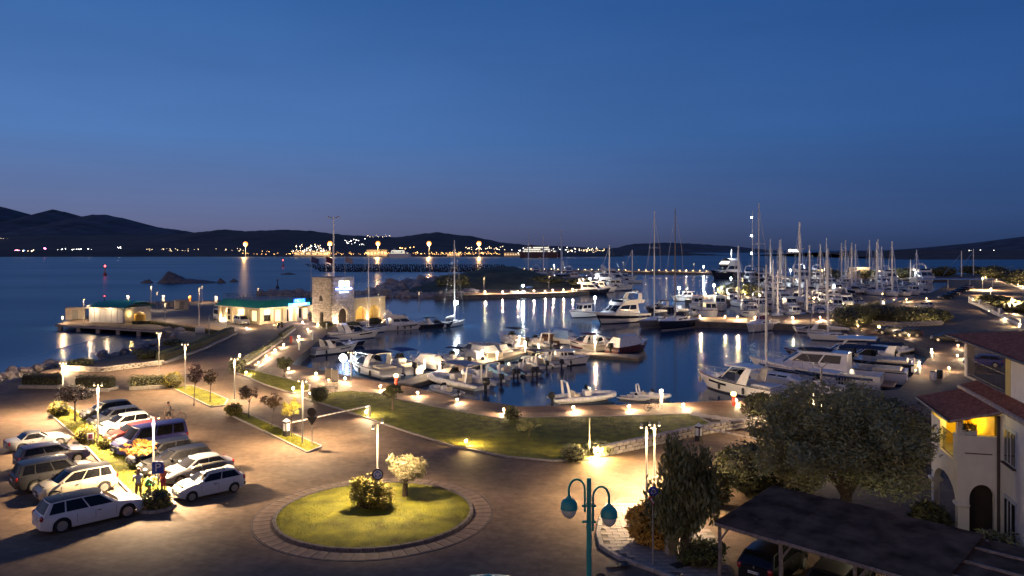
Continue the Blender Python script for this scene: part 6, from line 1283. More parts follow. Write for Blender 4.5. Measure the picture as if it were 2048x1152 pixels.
b = MB(); b.box((1.6, 3.15, 1.2), (1.3, .08, 2.2)); b.build('door', M('lit_door', (.5, .25, .1), .5), t); b = MB(); b.box((6.0, 3.15, 1.3), (1.2, .08, 2.4)); b.build('door', MATS['lit_door'], t)
light(t, (2., 1.8, 3.2), 110, (1, .62, .25), .12); light(t, (6., 1.8, 3.2), 130, (1, .66, .22), .12); b = MB(); b.rbox((2., 3.0, 3.0), (1.0, .1, .3), .03); b.build('wall_lamp', lens_soft, t)
b = MB()
for zz in (1., .5): b.tube([(0, .2, 4.8+zz), (9, .2, 4.8+zz)], .03, 4)
rl = b.build('railing', MATS['dark_railing'], t)
for k in range(13): b = MB(); b.tube([(.75*k, .2, 4.78), (.75*k, .2, 5.8)], .03, 4); b.build('railing_post', MATS['dark_railing'], rl)
# high mast with floodlight heads behind the tower
p = P(667, 636); t = thing('lighting_mast', 'tall slim lighting mast with four heads rising behind the stone tower', 'mast', p); hh = hgt(636, 434, p.y); b = MB(); b.tube([(0, 0, 0), (0, 0, hh*.5), (0, 0, hh)], [.30, .2, .12], 8); b.build('pole', alu, t, smooth=1.)
for k, (x, z) in enumerate([(-.7, -.1), (-1.1, .1), (.7, -.1), (1.1, .1)]): b = MB(); b.tube([(0, 0, hh-.3), (x, 0, hh+z)], .05, 4); b.rbox((x, 0, hh+z), (.35, .3, .25), .05); b.build('lamp_head', pole_m, t)
fl_m = M('flag_cloth', (.06, .06, .16), .9); fl_r = M('maroon_flag_cloth', (.14, .04, .06), .9); fl_g = M('pale_flag_cloth', (.3, .25, .28), .9)
for k, (u, vb, mt, nm) in enumerate([(622, 600, fl_m, 'dark blue'), (652, 598, fl_r, 'dark red'), (690, 600, fl_g, 'pale')]):
    p = P(u, vb); hh = hgt(vb, 512, p.y); t = thing('flagpole', 'flagpole with a %s flag beyond the stone tower' % nm, 'flagpole', p); b = MB(); b.tube([(0, 0, 0), (0, 0, hh)], [.09, .05], 6); b.build('pole', alu, t)
    b = MB(); fn = lambda a, c: (.05+2.2*a, .25*math.sin(a*7)*a, hh-.2-1.6*c-.6*a); b.patch(fn, 0, 1, 0, 1, 10, 5); b.build('flag', mt, t, smooth=1.)
# scooter and plant pots
t = thing('scooter', 'dark scooter parked in front of the green roofed office', 'scooter', P(560, 656), R(70)); b = MB(); b.rbox((-.25, 0, .6), (.8, .32, .4), .1); b.rbox((.2, 0, .3), (.5, .3, .12), .04); b.rbox((.5, 0, .7), (.14, .4, .8), .06); b.build('body', p_black, t, smooth=.8); b = MB(); b.rbox((-.25, 0, .86), (.75, .28, .12), .05); b.build('seat', rubber, t, smooth=.8)
for x in (-.62, .62): b = MB(); b.lathe([(.1, -.06), (.25, -.06), (.25, .06), (.1, .06)], n=14, T=Matrix.Translation((x, 0, .25)) @ Matrix.Rotation(R(90), 4, 'X')); b.build('wheel', rubber, t, smooth=.6)
b = MB(); b.tube([(.5, -.32, 1.12), (.5, 0, 1.08), (.5, .32, 1.12)], .03, 5); b.build('handlebar', steel, t); b = MB(); b.ell((.6, 0, .95), (.08, .1, .1), 8, 5); b.build('headlight', headl, t)
t = thing('potted_plant', 'dark potted shrub beside the glazed office front', 'plant', P(620, 641)); b = MB(); b.lathe([(.3, 0), (.4, .7), (.34, .72)], n=10); b.build('pot', M('terracotta', (.13, .06, .04), .8), t); b = MB(); leaves(b, [((0, 0, 1.2), (.5, .5, .6))], 300, .14); b.build('foliage', leaf_dark, t)
t = thing('noticeboard', 'small framed notice board on the bank by the hut', 'notice board', P(400, 678), .4); b = MB(); b.rbox((0, 0, 1.5), (1.5, .06, .9), .02); b.build('panel', alupanel, t)
for s in (-.7, .7): b = MB(); b.tube([(s, 0, 0), (s, 0, 2.0)], .05, 5); b.build('leg', wood_grey, t)
for k in range(4): b = MB(); b.box((0, -.036, 1.75-.17*k), (1.2, .006, .06)); b.build('text_line', blackp, t)
# ------------------------------------------------------------------ pier and hut
t = thing('bathing_pier', 'timber decked pier platform on piles carrying the shuttered hut', 'pier', (0, 0, 0)); q = xy([(110, 649), (322, 662), (332, 652), (290, 640), (286, 628), (176, 631), (150, 638)]); b = MB(); b.prism(q, -.35, .03); b.build('deck', pave_m, t)
qa, qb = Vector((*q[0], 0)), Vector((*q[1], 0))
for k in range(6): p = qa.lerp(qb, .03+.19*k)+Vector((.1, .6, 0)); b = MB(); b.box((p.x, p.y, -1.0), (.7, .7, 1.4)); b.build('pile', concrete, t)
b = MB(); d = qb-qa; b.box(((qa+qb)/2).to_tuple()[:2]+(-.2,), (d.length, .12, .3), math.atan2(d.y, d.x)); b.build('edge_beam', concrete, t)
HC = P(178, 645); HR = P(247, 647); d = HR-HC; hz = math.atan2(d.y, d.x); HL = d.length; t = thing('shuttered_hut', 'white shuttered hut with a curved green roof on the pier', 'hut', HC, hz); HD_ = 7.5; HH = 3.0
b = MB(); b.prism([(0, 0), (HL, 0), (HL, HD_), (0, HD_)], 0, HH); b.build('wall', M('white_wall', (.56, .54, .5), .7), t)
for k in range(6): b = MB(); b.rbox((HL*(k+.5)/6, -.04, 1.4), (HL/6-.14, .08, 2.6), .02); b.build('shutter', alupanel, t)
for k in range(4): b = MB(); b.rbox((HL+.04, HD_*(k+.5)/4, 1.4), (.08, HD_/4-.2, 2.6), .02); b.build('shutter', M('grey_panel', (.36, .33, .3), .6), t)
b = MB(); fn = lambda u, v: (-.6+(HL+1.2)*u, -.6+(HD_+1.2)*v, HH+.1+1.15*max(0., math.sin(math.pi*v))**.8-.35*abs(2*u-1)**3); b.patch(fn, 0, 1, 0, 1, 10, 14); b.patch(fn, 0, 1, 0, 1, 10, 14, off=-.12, flip=True); b.build('roof', teal_roof, t, smooth=1.)
b = MB(); b.rbox((HL/2, -.55, HH+.0), (HL+1.2, .12, .22), .02); b.build('fascia_board', M('white_eave', (.6, .6, .6), .6), t); light(t, (1.5, -1.3, 2.8), 90, WARM, .1); light(t, (5.5, -1.3, 2.8), 60, WARM, .1); light(t, (-1, 3, 2.6), 50, WARM, .1); b = MB(); b.rbox((1.5, -.75, HH-.05), (.4, .2, .1), .03); b.build('eave_lamp', lens_soft, t)
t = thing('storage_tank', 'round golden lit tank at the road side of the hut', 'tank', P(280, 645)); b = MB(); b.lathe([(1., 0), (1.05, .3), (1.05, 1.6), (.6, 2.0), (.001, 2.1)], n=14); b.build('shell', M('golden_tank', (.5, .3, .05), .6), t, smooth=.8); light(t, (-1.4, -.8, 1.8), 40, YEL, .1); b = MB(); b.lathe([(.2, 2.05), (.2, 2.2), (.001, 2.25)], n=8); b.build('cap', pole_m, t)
for u, v, w, hh, lb in [(152, 638, 3.6, 2.4, 'beige box shed on the seaward end of the pier'), (363, 618, 3.2, 2.2, 'small beige kiosk on the dock behind the car park'), (338, 614, 2.2, 1.4, 'low pale cabinet on the dock beside the kiosk')]:
    t = thing('kiosk', lb, 'kiosk', P(u, v), .4); b = MB(); b.rbox((0, 0, hh/2), (w, w*.7, hh), .05); b.build('wall', M('beige_box', (.36, .31, .25), .8), t); b = MB(); b.rbox((0, 0, hh+.06), (w+.2, w*.7+.2, .12), .03); b.build('roof', concrete, t); b = MB(); b.box((0, -w*.352, hh*.45), (w*.3, .03, hh*.8)); b.build('door', wf, t)
for k, (u, v, vt, mt, lb) in enumerate([(257, 604, 591, alupanel, 'white fuel pump column at the dock corner'), (327, 603, 591, alupanel, 'white service column in the middle of the dock'), (433, 604, 593, alupanel, 'white service column at the office end of the dock'), (380, 602, 592, orange, 'orange lit life ring stand on the dock')]):
    p = P(u, v); hh = hgt(v, vt, p.y); t = thing('dock_column', lb, 'column', p); b = MB(); b.rbox((0, 0, hh/2), (.7, .5, hh), .05); b.build('body', mt, t); b = MB(); b.rbox((0, 0, hh+.04), (.85, .65, .1), .03); b.build('cap', pole_m, t); light(t, (0, -.8, hh*.9), 60, WARM, .1)
# ------------------------------------------------------------------ villa
C = Vector((21.9, 37.4, 0)); vz = math.atan2(-.258, .966); t = thing('villa', 'cream villa with arched porch, lit golden balcony and clay tiled roofs', 'villa', C, vz)
def wall_poly(name, pts, th, mat, axis, off):
    n = len(pts); b = MB(); f = (lambda x, z, d: (x, off+d, z)) if axis == 'x' else (lambda x, z, d: (off+d, x, z)); b.add([f(x, z, 0) for x, z in pts]+[f(x, z, th) for x, z in pts], [tuple(range(n)), tuple(range(2*n-1, n-1, -1))]+[(i, n+i, n+(i+1) % n, (i+1) % n) for i in range(n)])
    o = b.build(name, mat, t); bm = bmesh.new(); bm.from_mesh(o.data); bmesh.ops.recalc_face_normals(bm, faces=bm.faces); bmesh.ops.triangulate(bm, faces=[f_ for f_ in bm.faces if len(f_.verts) > 4]); bm.to_mesh(o.data); bm.free(); return o
wall_poly('porch_side_wall', [(0, -1), (0, 5.4), (.8, 5.4), (.8, 4.0), (3.1, 4.0), (3.1, 5.5), (4.75, 5.5), (4.75, -1), (4.3, -1)]+arch_outline(.45, 4.3, 2.0, 1.0)[::1][:1]+arch_outline(.45, 4.3, 2.0, 1.0)[1:]+[(.45, -1)], .3, plaster, 'y', 0)
wall_poly('porch_front_wall', [(.302, -1), (.302, 5.4), (1.8, 5.4), (1.8, -1), (1.62, -1)]+arch_outline(.5, 1.62, 2.35, .7)+[(.5, -1)], .3, plaster, 'x', .002)
for x, y in ((.2, .2), (.15, 4.52)): b = MB(); b.rbox((x, y, 2.0), (.62, .66, .2), .05); b.build('capital', plaster, t)
b = MB(); b.prism([(.31, .31), (1.79, .31), (1.79, 4.7), (.31, 4.7)], 3.6, 3.95); b.build('balcony_floor', concrete, t); b = MB(); b.box((.15, 4.5, 5.85), (.3, .45, .7)); b.build('roof_post', plaster_y, t); b = MB(); b.box((.16, .3, 5.72), (.26, .3, .64)); b.build('roof_post', plaster, t)
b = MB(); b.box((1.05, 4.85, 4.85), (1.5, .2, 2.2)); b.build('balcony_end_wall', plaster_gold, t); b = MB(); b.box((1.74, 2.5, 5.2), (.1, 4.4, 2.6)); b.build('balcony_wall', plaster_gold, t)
b = MB()
for zz in (4.05, 5.15): b.tube([(.12, .8, zz), (.12, 3.1, zz)], .025, 5)
rl = b.build('balcony_railing', MATS['dark_railing'], t)
for k in range(16): b = MB(); b.tube([(.12, .9+.14*k, 4.0), (.12, .9+.14*k, 5.15)], .012, 4); b.build('baluster', MATS['dark_railing'], rl)
light(t, (1.0, 2.6, 6.0), 75, (1, .70, .12), .08, 'balcony_lamp'); b = MB(); b.ell((1.0, 2.9, 6.2), (.12, .12, .12), 8, 5); b.build('ceiling_lamp', lens_yel, t)
wall_poly('main_wall', [(-7, -1), (-7, 6.7), (6.5, 6.7), (6.5, -1)], .3, plaster, 'y', 1.8)
b = MB(); b.tube([(1.74, -.07, -.5), (1.74, -.07, 6.45)], .07, 8); b.build('downpipe', M('brown_pipe', (.06, .045, .04), .5), t)
frame_m = M('pale_blue_window_frame', (.5, .53, .56), .6)
for (y0, y1, z0, z1, lb) in ((-2.1, -.85, 4.55, 6.0, 0), (-2.1, -.85, 1.05, 2.75, 1)):
    b = MB(); b.box((1.79, (y0+y1)/2, (z0+z1)/2), (.06, y1-y0+.36, z1-z0+.36)); wn = b.build('window', frame_m, t); b = MB(); b.box((1.76, (y0+y1)/2, (z0+z1)/2), (.04, y1-y0, z1-z0)); b.build('pane', glass, wn)
    b = MB(); b.box((1.72, (y0+y1)/2, z0-.12), (.2, y1-y0+.3, .07)); b.build('sill', M('brown_sill', (.08, .05, .04), .7), wn)
    for yy in (.33, .66): b = MB(); b.box((1.725, y0+(y1-y0)*yy, (z0+z1)/2), (.03, .05, z1-z0)); b.build('glazing_bar', frame_m, wn)
b = MB(); b.box((1.06, .55, 1.4), (1.2, .1, 3.2)); b.build('porch_door', M('dark_door', (.03, .02, .015), .7), t); b = MB(); b.rbox((.9, -.012, 4.55), (1.2, .03, .05), .01); b.build('wall_ledge', M('brown_sill', (.08, .05, .04), .7), t)
def tiled(x0, z0, x1, z1, y0, y1, name, pitch=.24):
    """corrugated clay tile slope rising from x0,z0 to x1,z1 between y0 and y1, with tile courses stepped"""
    n = int((y1-y0)/pitch); b = MB(); cs = max(2, int(math.hypot(x1-x0, z1-z0)/.38))
    fn = lambda u, v: (x0+(x1-x0)*v, y0+(y1-y0)*u, z0+(z1-z0)*v+.045*abs(math.sin(math.pi*u*n))-.02*((v*cs) % 1.0))
    b.patch(fn, 0, 1, 0, .999, n*6, cs*3); b.box(((x0+x1)/2, (y0+y1)/2, (z0+z1)/2-.12), (abs(x1-x0)-.02, y1-y0-.02, .06), 0, Matrix.Rotation(-math.atan2(z1-z0, x1-x0), 4, 'Y')); return tag(b.build(name, tile_m, t, smooth=.5), kind='stuff')
tiled(-.45, 6.2, 1.8, 6.75, -.35, 5.9, 'lower_roof_tiles'); tiled(1.8, 6.78, 2.75, 7.15, -7, 6.6, 'wall_roof_tiles')
b = MB(); b.lathe([(.11, -.19), (.13, .19)], n=8, T=Matrix.Rotation(R(90), 4, 'X')); first = b.build('ridge_tile', ridge_m, t); first.location = (1.8, -6.8, 6.80)
for k in range(1, 36): o = put('ridge_tile', first.data, t, (1.8+random.uniform(-.01, .01), -6.8+.37*k, 6.80+random.uniform(-.008, .008)))
b = MB(); b.tube([(-.5, -.38, 6.12), (-.5, 5.9, 6.12)], .06, 6); b.build('gutter', M('brown_pipe', (.06, .045, .04), .5), t); b = MB(); b.rbox((.68, -.40, 6.42), (2.35, .06, .1), .01, 0, Matrix.Rotation(-math.atan2(.55, 2.25), 4, 'Y')); b.build('barge_board', ridge_m, t)
# upper storey with open loggia
b = MB(); b.box((5.4, 4.6, 7.1), (5.3, 8.2, .16)); b.build('loggia_floor', concrete, t); b = MB(); b.rbox((2.95, 8.5, 8.1), (.42, .42, 2.1), .03); b.build('loggia_pillar', plaster, t)
b = MB(); b.box((2.9, -2.6, 8.15), (.3, 8., 2.3)); b.build('upper_wall', plaster, t); b = MB(); b.box((2.9, 1.75, 8.2), (.32, .7, 2.2)); b.build('loggia_pillar', plaster_y, t); b = MB(); b.box((5.4, -1., 8.15), (4.9, .3, 2.3)); b.build('loggia_end_wall', plaster, t); b = MB(); b.box((6.9, 3.4, 8.15), (.3, 8.4, 2.3)); b.build('loggia_back_wall', plaster, t)
b = MB(); b.box((2.9, 5., 9.16), (.32, 7.2, .3)); b.build('lintel', plaster, t)
for y in (2.6, 3.9): b = MB(); b.rbox((6.7, y+1.6, 8.1), (.08, 1.1, 1.9), .02); b.build('shutter', M('teal_shutter', (.03, .14, .12), .6), t)
for y, x in ((3.3, 4.4), (3.5, 5.4)): b = MB(); b.rbox((x, y, 8.1), (.9, .07, 1.8), .02); b.build('shutter', MATS['teal_shutter'], t)
b = MB()
for zz in (7.3, 8.15): b.tube([(2.8, 2.1, zz), (2.8, 8.4, zz)], .025, 5); b.tube([(2.9, 8.6, zz), (6.8, 8.6, zz)], .025, 5)
rl = b.build('loggia_railing', MATS['dark_railing'], t)
for k in range(34): b = MB(); b.tube([(2.8, 2.15+.187*k, 7.2), (2.8, 2.15+.187*k, 8.15)], .012, 4); b.build('baluster', MATS['dark_railing'], rl)
for k in range(18): b = MB(); b.tube([(3.2+.2*k, 8.6, 7.2), (3.2+.2*k, 8.6, 8.15)], .012, 4); b.build('baluster', MATS['dark_railing'], rl)
tiled(2.0, 9.42, 8.5, 9.85, -7, 9.6, 'upper_roof_tiles'); b = MB(); b.tube([(1.96, -7, 9.36), (1.96, 9.6, 9.36)], .06, 6); b.build('gutter', MATS['brown_pipe'], t); b = MB(); b.box((5.2, 1.3, 9.33), (6.2, 16.4, .05)); b.build('soffit', plaster, t)
light(t, (2.2, .35, 5.9), 12, (.9, 1, .8), .05, 'room_lamp')
b = MB(); b.box((1.73, .75, 5.3), (.06, .6, 1.5)); b.build('balcony_window', win_warm, t)
pt = thing('potted_plant', 'dark trailing plant in a white pot on the villa balcony wall', 'plant', C+Matrix.Rotation(vz, 3, 'Z') @ Vector((.55, .2, 5.4))); b = MB(); b.rbox((0, 0, .13), (.7, .25, .26), .03); b.build('pot', alupanel, pt); b = MB(); leaves(b, [((0, 0, .35), (.4, .2, .25))], 260, .07); b.build('foliage', leaf_dark, pt)
# ------------------------------------------------------------------ teal double lamp in front
p = PY(1178, 1152, 22.); t = thing('double_lamp', 'teal double street lamp with two unlit hooded globes on curved arms', 'street lamp', (p.x, p.y, 0)); th = H-(957-HV)*22/F
b = MB(); b.lathe([(.16, 0), (.16, .3), (.09, .4), (.085, th-3), (.075, th-2.9), (.07, th), (.001, th+.03)], n=12); b.build('pole', teal, t, smooth=.7)
for s, zb, sh in ((-1, th-.95, .0), (1, th-1.2, -.42)):
    b = MB(); pts = [(s*.12, 0, zb), (s*.12, 0, th-.32+sh*.5)]+[(s*(.12+.23-.23*math.cos(a)), 0, th-.32+sh*.5+.30*math.sin(a)) for a in [math.pi*k/8 for k in range(1, 9)]]; pts.append((s*.58, 0, th-.62+sh*.55)); b.tube(pts, .032, 8); b.build('arm', teal, t, smooth=1.2)
    z = th-.60+sh*.55; b = MB(); b.lathe([(.09, .02), (.17, -.015), (.225, -.09), (.255, -.27), (.235, -.275)], n=20, T=Matrix.Translation((s*.58, 0, z))); b.lathe([(.05, .1), (.09, .05), (.09, 0)], n=12, T=Matrix.Translation((s*.58, 0, z))); hd = b.build('lamp_hood', teal, t, smooth=.8)
    b = MB(); b.ell((s*.58, 0, z-.30), (.215, .215, .25), 18, 8, z1=.1); b.build('globe', M('milky_globe', (.72, .70, .56), .35), hd, smooth=1.5)
for zz in (th-.78, th-1.25): b = MB(); b.tube([(-.2, 0, zz), (.2, 0, zz)], .035, 6); b.build('clamp', teal, t); 
b = MB(); b.tube([(.105, -.03, th-1.5), (.105, -.03, th-.5)], .03, 6); b.build('side_rod', teal, t)
# ------------------------------------------------------------------ signs
sign_blue = M('sign_blue', (.02, .05, .35), .4); sign_white = M('sign_white', (.75, .75, .74), .4); sign_red = M('sign_red', (.45, .03, .03), .4); sign_back = M('sign_back_grey', (.03, .028, .026), .6)
def signpost(u, v0, v1, label, z=0.): p = P(u, v0, z); t = thing('road_sign', label, 'road sign', p); h = hgt(v0, v1, p.y); b = MB(); b.tube([(0, 0, -.05), (0, 0, h)], .035, 8); b.build('post', pole_m, t, smooth=1.); return t, h
def disc(b, r, y, z, th=.02, n=24): b.lathe([(r, 0), (r, th)], n=n, T=Matrix.Translation((0, y, z)) @ Matrix.Rotation(R(90), 4, 'X'))
def arrows(parent, r, y, z, mat):
    for k in range(3):
        b = MB(); a0 = 6.283*k/3+.4; pts = []
        for j in range(6): a = a0+1.25*j/5; pts.append((r*.58*math.cos(a), y, z+r*.58*math.sin(a)))
        o = [(q[0]*.78, y, z+(q[2]-z)*.78) for q in pts]; b.add(pts+o, [(j, j+1, 7+j, 6+j) for j in range(5)])
        a = a0+1.25; e = a+.5; b.add([(r*.82*math.cos(a), y, z+r*.82*math.sin(a)), (r*.2*math.cos(a), y, z+r*.2*math.sin(a)), (r*.6*math.cos(e), y, z+r*.6*math.sin(e))], [(0, 1, 2)]); b.build('arrow', mat, parent)
t, h = signpost(316, 1003, 924, 'blue parking sign with a white P in front of the lamp post'); b = MB(); w = 22*P(316, 1003).y/F; zc = h-w/2
b = MB(); b.rbox((0, -.05, zc), (w, .03, w*1.08), .01); pn = b.build('panel', sign_blue, t); pn.rotation_euler[2] = .25; lettering('lettering', 'P', w*1.02, sign_white, pn, (0, -.07, zc), (R(90), 0, 0), .004, 1.05)
t, h = signpost(756, 1020, 937, 'round blue roundabout sign at the yellow shrub, in front of the glowing lamp post', .2); r = 11.*P(756, 1020).y/F; b = MB(); disc(b, r, -.05, h-r); pn = b.build('panel', M('sign_rim_black', (.02, .02, .02), .5), t); b = MB(); disc(b, r*.78, -.062, h-r); b.build('disc', sign_white, pn); arrows(pn, r*.9, -.09, h-r, sign_blue)
t, h = signpost(1306, 1130, 972, 'give way sign below a round blue roundabout sign on the pavement corner', .08); Yp = P(1306, 1130, .08).y; r = 9.6*Yp/F; b = MB(); disc(b, r, -.05, h-r); pn = b.build('round_panel', sign_blue, t); b = MB(); disc(b, r*.86, -.056, h-r, .012); b.build('white_ring', sign_white, pn); b = MB(); disc(b, r*.8, -.06, h-r, .02); b.build('blue_disc', sign_blue, pn); arrows(pn, r*.85, -.095, h-r, sign_white)
zt = h-2*r-.03; a = r*1.12; b = MB(); b.add([(-a, -.05, zt), (a, -.05, zt), (0, -.05, zt-a*1.72), (-a, -.03, zt), (a, -.03, zt), (0, -.03, zt-a*1.72)], [(0, 2, 1), (3, 4, 5), (0, 1, 4, 3), (1, 2, 5, 4), (2, 0, 3, 5)]); tr = b.build('triangle_panel', sign_red, t); b = MB(); s = .62; zo = zt-.07*a-.06; b.add([(-a*s, -.056, zo), (a*s, -.056, zo), (0, -.056, zo-a*1.72*s)], [(0, 2, 1)]); b.build('white_field', sign_white, tr)
t, h = signpost(624, 892, 815, 'no entry and give way signs seen from their dark backs at the strip end', .1); Yp = P(624, 892).y; r = 9.*Yp/F; b = MB(); disc(b, r, -.04, h-r); b.build('round_panel', sign_back, t); zt = h-2*r-.0; a = r*1.25; b = MB(); b.add([(-a, -.04, zt), (a, -.04, zt), (0, -.04, zt-a*1.6), (-a, -.02, zt), (a, -.02, zt), (0, -.02, zt-a*1.6)], [(0, 2, 1), (3, 4, 5), (0, 1, 4, 3), (1, 2, 5, 4), (2, 0, 3, 5)]); b.build('triangle_panel', sign_back, t)
t, h = signpost(1179, 912, 838, 'thin bare pole standing behind the bright yellow lamp'); b = MB(); b.ell((0, 0, h), (.06, .06, .08), 8, 4); b.build('cap', pole_m, t)
t = thing('parking_plate', 'little framed plate on legs in front of the clipped yellow bush', 'sign', P(181, 893), .4); b = MB(); b.rbox((0, 0, .75), (.42, .03, .5), .01); b.build('panel', alupanel, t); b = MB(); b.box((0, -.02, .75), (.3, .008, .34)); b.build('poster', canvas_maroon, t)
for s in (-.15, .15): b = MB(); b.tube([(s, 0, 0), (s, 0, .55)], .02, 5); b.build('leg', pole_m, t)
# bottom edge: top of a teal awning and of a round sign just entering the frame
p = PY(977, 1149, 20.); t = thing('market_umbrella', 'teal parasol top just entering the frame beside the double lamp', 'parasol', (p.x, p.y, 0)); b = MB(); z = p.z; b.add([(0, 0, z+.02)]+[(1.35*math.cos(a*.7854+.39), 1.35*math.sin(a*.7854+.39), z-.55) for a in range(8)], [(0, 1+a, 1+(a+1) % 8) for a in range(8)]); b.build('canopy', teal, t); b = MB(); b.tube([(0, 0, 0), (0, 0, z)], .03, 6); b.build('pole', pole_m, t)
p = PY(1201, 1150, 28.); t = thing('road_sign', 'back of a small round black sign at the bottom edge by the double lamp', 'road sign', (p.x, p.y, 0)); b = MB(); b.tube([(0, .03, 0), (0, .03, p.z)], .03, 6); b.build('post', pole_m, t); b = MB(); disc(b, .22, 0, p.z-.14); pn = b.build('round_panel', sign_back, t); arrows(pn, .15, -.03, p.z-.14, sign_white)
# ------------------------------------------------------------------ barriers
def barrier(base, tip, label, hz, stripes=True, cab=(.42, .42, 1.15)):
    d = tip-base; L = d.length; t = thing('road_barrier', label, 'barrier', base, math.atan2(d.y, d.x)); b = MB(); b.rbox((0, 0, cab[2]/2), cab, .03); cb = b.build('cabinet', sign_back, t); b = MB(); b.lathe([(.34, 0), (.05, .22), (.001, .23)], n=4, T=Matrix.Translation((0, 0, cab[2])) @ Matrix.Rotation(R(45), 4, 'Z')); b.build('cabinet_lid', alupanel, cb)
    b = MB(); b.rbox((0, 0, cab[2]*.62), (cab[0]+.012, cab[1]*.7, cab[2]*.5), .01); b.rbox((0, 0, cab[2]*.62), (cab[0]*.7, cab[1]+.012, cab[2]*.5), .01); b.build('notice', sign_white, cb)
    b = MB(); b.rbox((L/2+.1, 0, hz), (L, .08, .10), .02); b.build('boom', sign_white, t)
    n = int(L/.5)
    b = MB(); b.box((0, 0, 0), (.2, .086, .106)); o = b.build('stripe', M('pale_reflector', (.55, .42, .36), .5), t); o.location = (.4, 0, hz)
    for k in range(1, n): put('stripe', o.data, t, (.4+.5*k, 0, hz))
    b = MB(); b.rbox((L+.1, 0, hz/2), (.1, .14, hz), .02); b.build('rest_post', pole_m, t); return t
barrier(P(573, 872, .1), P(738, 836), 'long white barrier across the car park exit with a dark cabinet', .95); barrier(P(1397, 882), P(1540, 912), 'striped barrier with a white fronted cabinet by the stone wall', 1.05)
t = thing('box_post', 'pale junction box on the pavement under the weeping tree', 'junction box', P(1342, 1108, .08), .3); b = MB(); b.rbox((0, 0, .4), (.5, .35, .8), .03); b.build('cabinet', M('beige_box', (.4, .36, .3), .7), t); b = MB(); b.rbox((0, 0, .83), (.56, .4, .07), .02); b.build('lid', canvas_blue, t)
# ------------------------------------------------------------------ stone walls
def stone_wall(pts, h, w, label, size=.5, mat=None, limit=290):
    q = [Vector((*p, 0)) for p in xy(pts)]; t = thing('stone_wall', label, 'wall', q[0]); b = MB(); o = q[0]; k = 0
    for i in range(len(q)-1):
        d = q[i+1]-q[i]; c = (q[i]+q[i+1])/2-o; b.box((c.x, c.y, h*.45), (d.length, w*.8, h*.9), math.atan2(d.y, d.x))
    b.build('core', quaywall_m, t); protos = []
    for k2 in range(5): b = MB(); b.rbox((0, 0, 0), (size*(.75+.1*k2), w*1.02, h*.31), .05); protos.append(b.build('stone', [stone_m, MATS['pale_stone']][k2 % 2], t))
    n = 0
    for i in range(len(q)-1):
        d = q[i+1]-q[i]; L = d.length; d.normalize()
        for c in range(3):
            x = (c % 2)*size*.5
            while x < L and n < limit:
                ob = protos[n] if n < 5 else put('stone', random.choice(protos).data, t); n += 1
                ob.location = q[i]-o+d*x+Vector((0, 0, h*(.17+.335*c)+random.uniform(-.02, .02))); ob.rotation_euler = (random.uniform(-.04, .04), random.uniform(-.05, .05), math.atan2(d.y, d.x)+random.uniform(-.05, .05)); x += size*random.uniform(.9, 1.08)
    return t
stone_wall([(1196, 914), (1290, 894), (1385, 872), (1470, 858), (1562, 846)], .75, .5, 'rough stone wall along the dark lawn beside the barrier road', .62)
stone_wall([(128, 741), (205, 744), (322, 730)], .6, .45, 'low sea wall of pale stone along the little bay', .7)
stone_wall([(1745, 650), (1800, 654), (1885, 650)], .9, .5, 'pale lit wall in front of the big bush bed', 1.1)
t = thing('railed_wall', 'white parapet wall with railing panels along the far road', 'wall', P(1940, 606)); q = [Vector((*p, 0)) for p in xy([(1940, 606), (1960, 614), (2000, 634), (2048, 658), (2110, 690)])]; o = q[0]
for i in range(len(q)-1):
    d = q[i+1]-q[i]; c = (q[i]+q[i+1])/2-o; a = math.atan2(d.y, d.x); b = MB(); b.rbox((c.x, c.y, .35), (d.length, .35, .7), .03, a); b.build('parapet', M('white_wall', (.5, .48, .46), .7), t); b = MB(); e = q[i]-o; b.rbox((e.x, e.y, .95), (.6, .6, 1.9), .05); b.build('wall_pillar', MATS['white_wall'], t)
    n = max(4, int(d.length/.7)); b = MB()
    for zz in (.85, 1.65): b.tube([q[i]-o+Vector((0, 0, zz)), q[i+1]-o+Vector((0, 0, zz))], .04, 4)
    rl = b.build('railing', M('grey_railing', (.22, .21, .22), .5), t)
    for k in range(1, n): pp = q[i]-o+d*(k/n); b = MB(); b.tube([pp+Vector((0, 0, .7)), pp+Vector((0, 0, 1.65))], .03, 4); b.build('railing_bar', MATS['grey_railing'], rl)
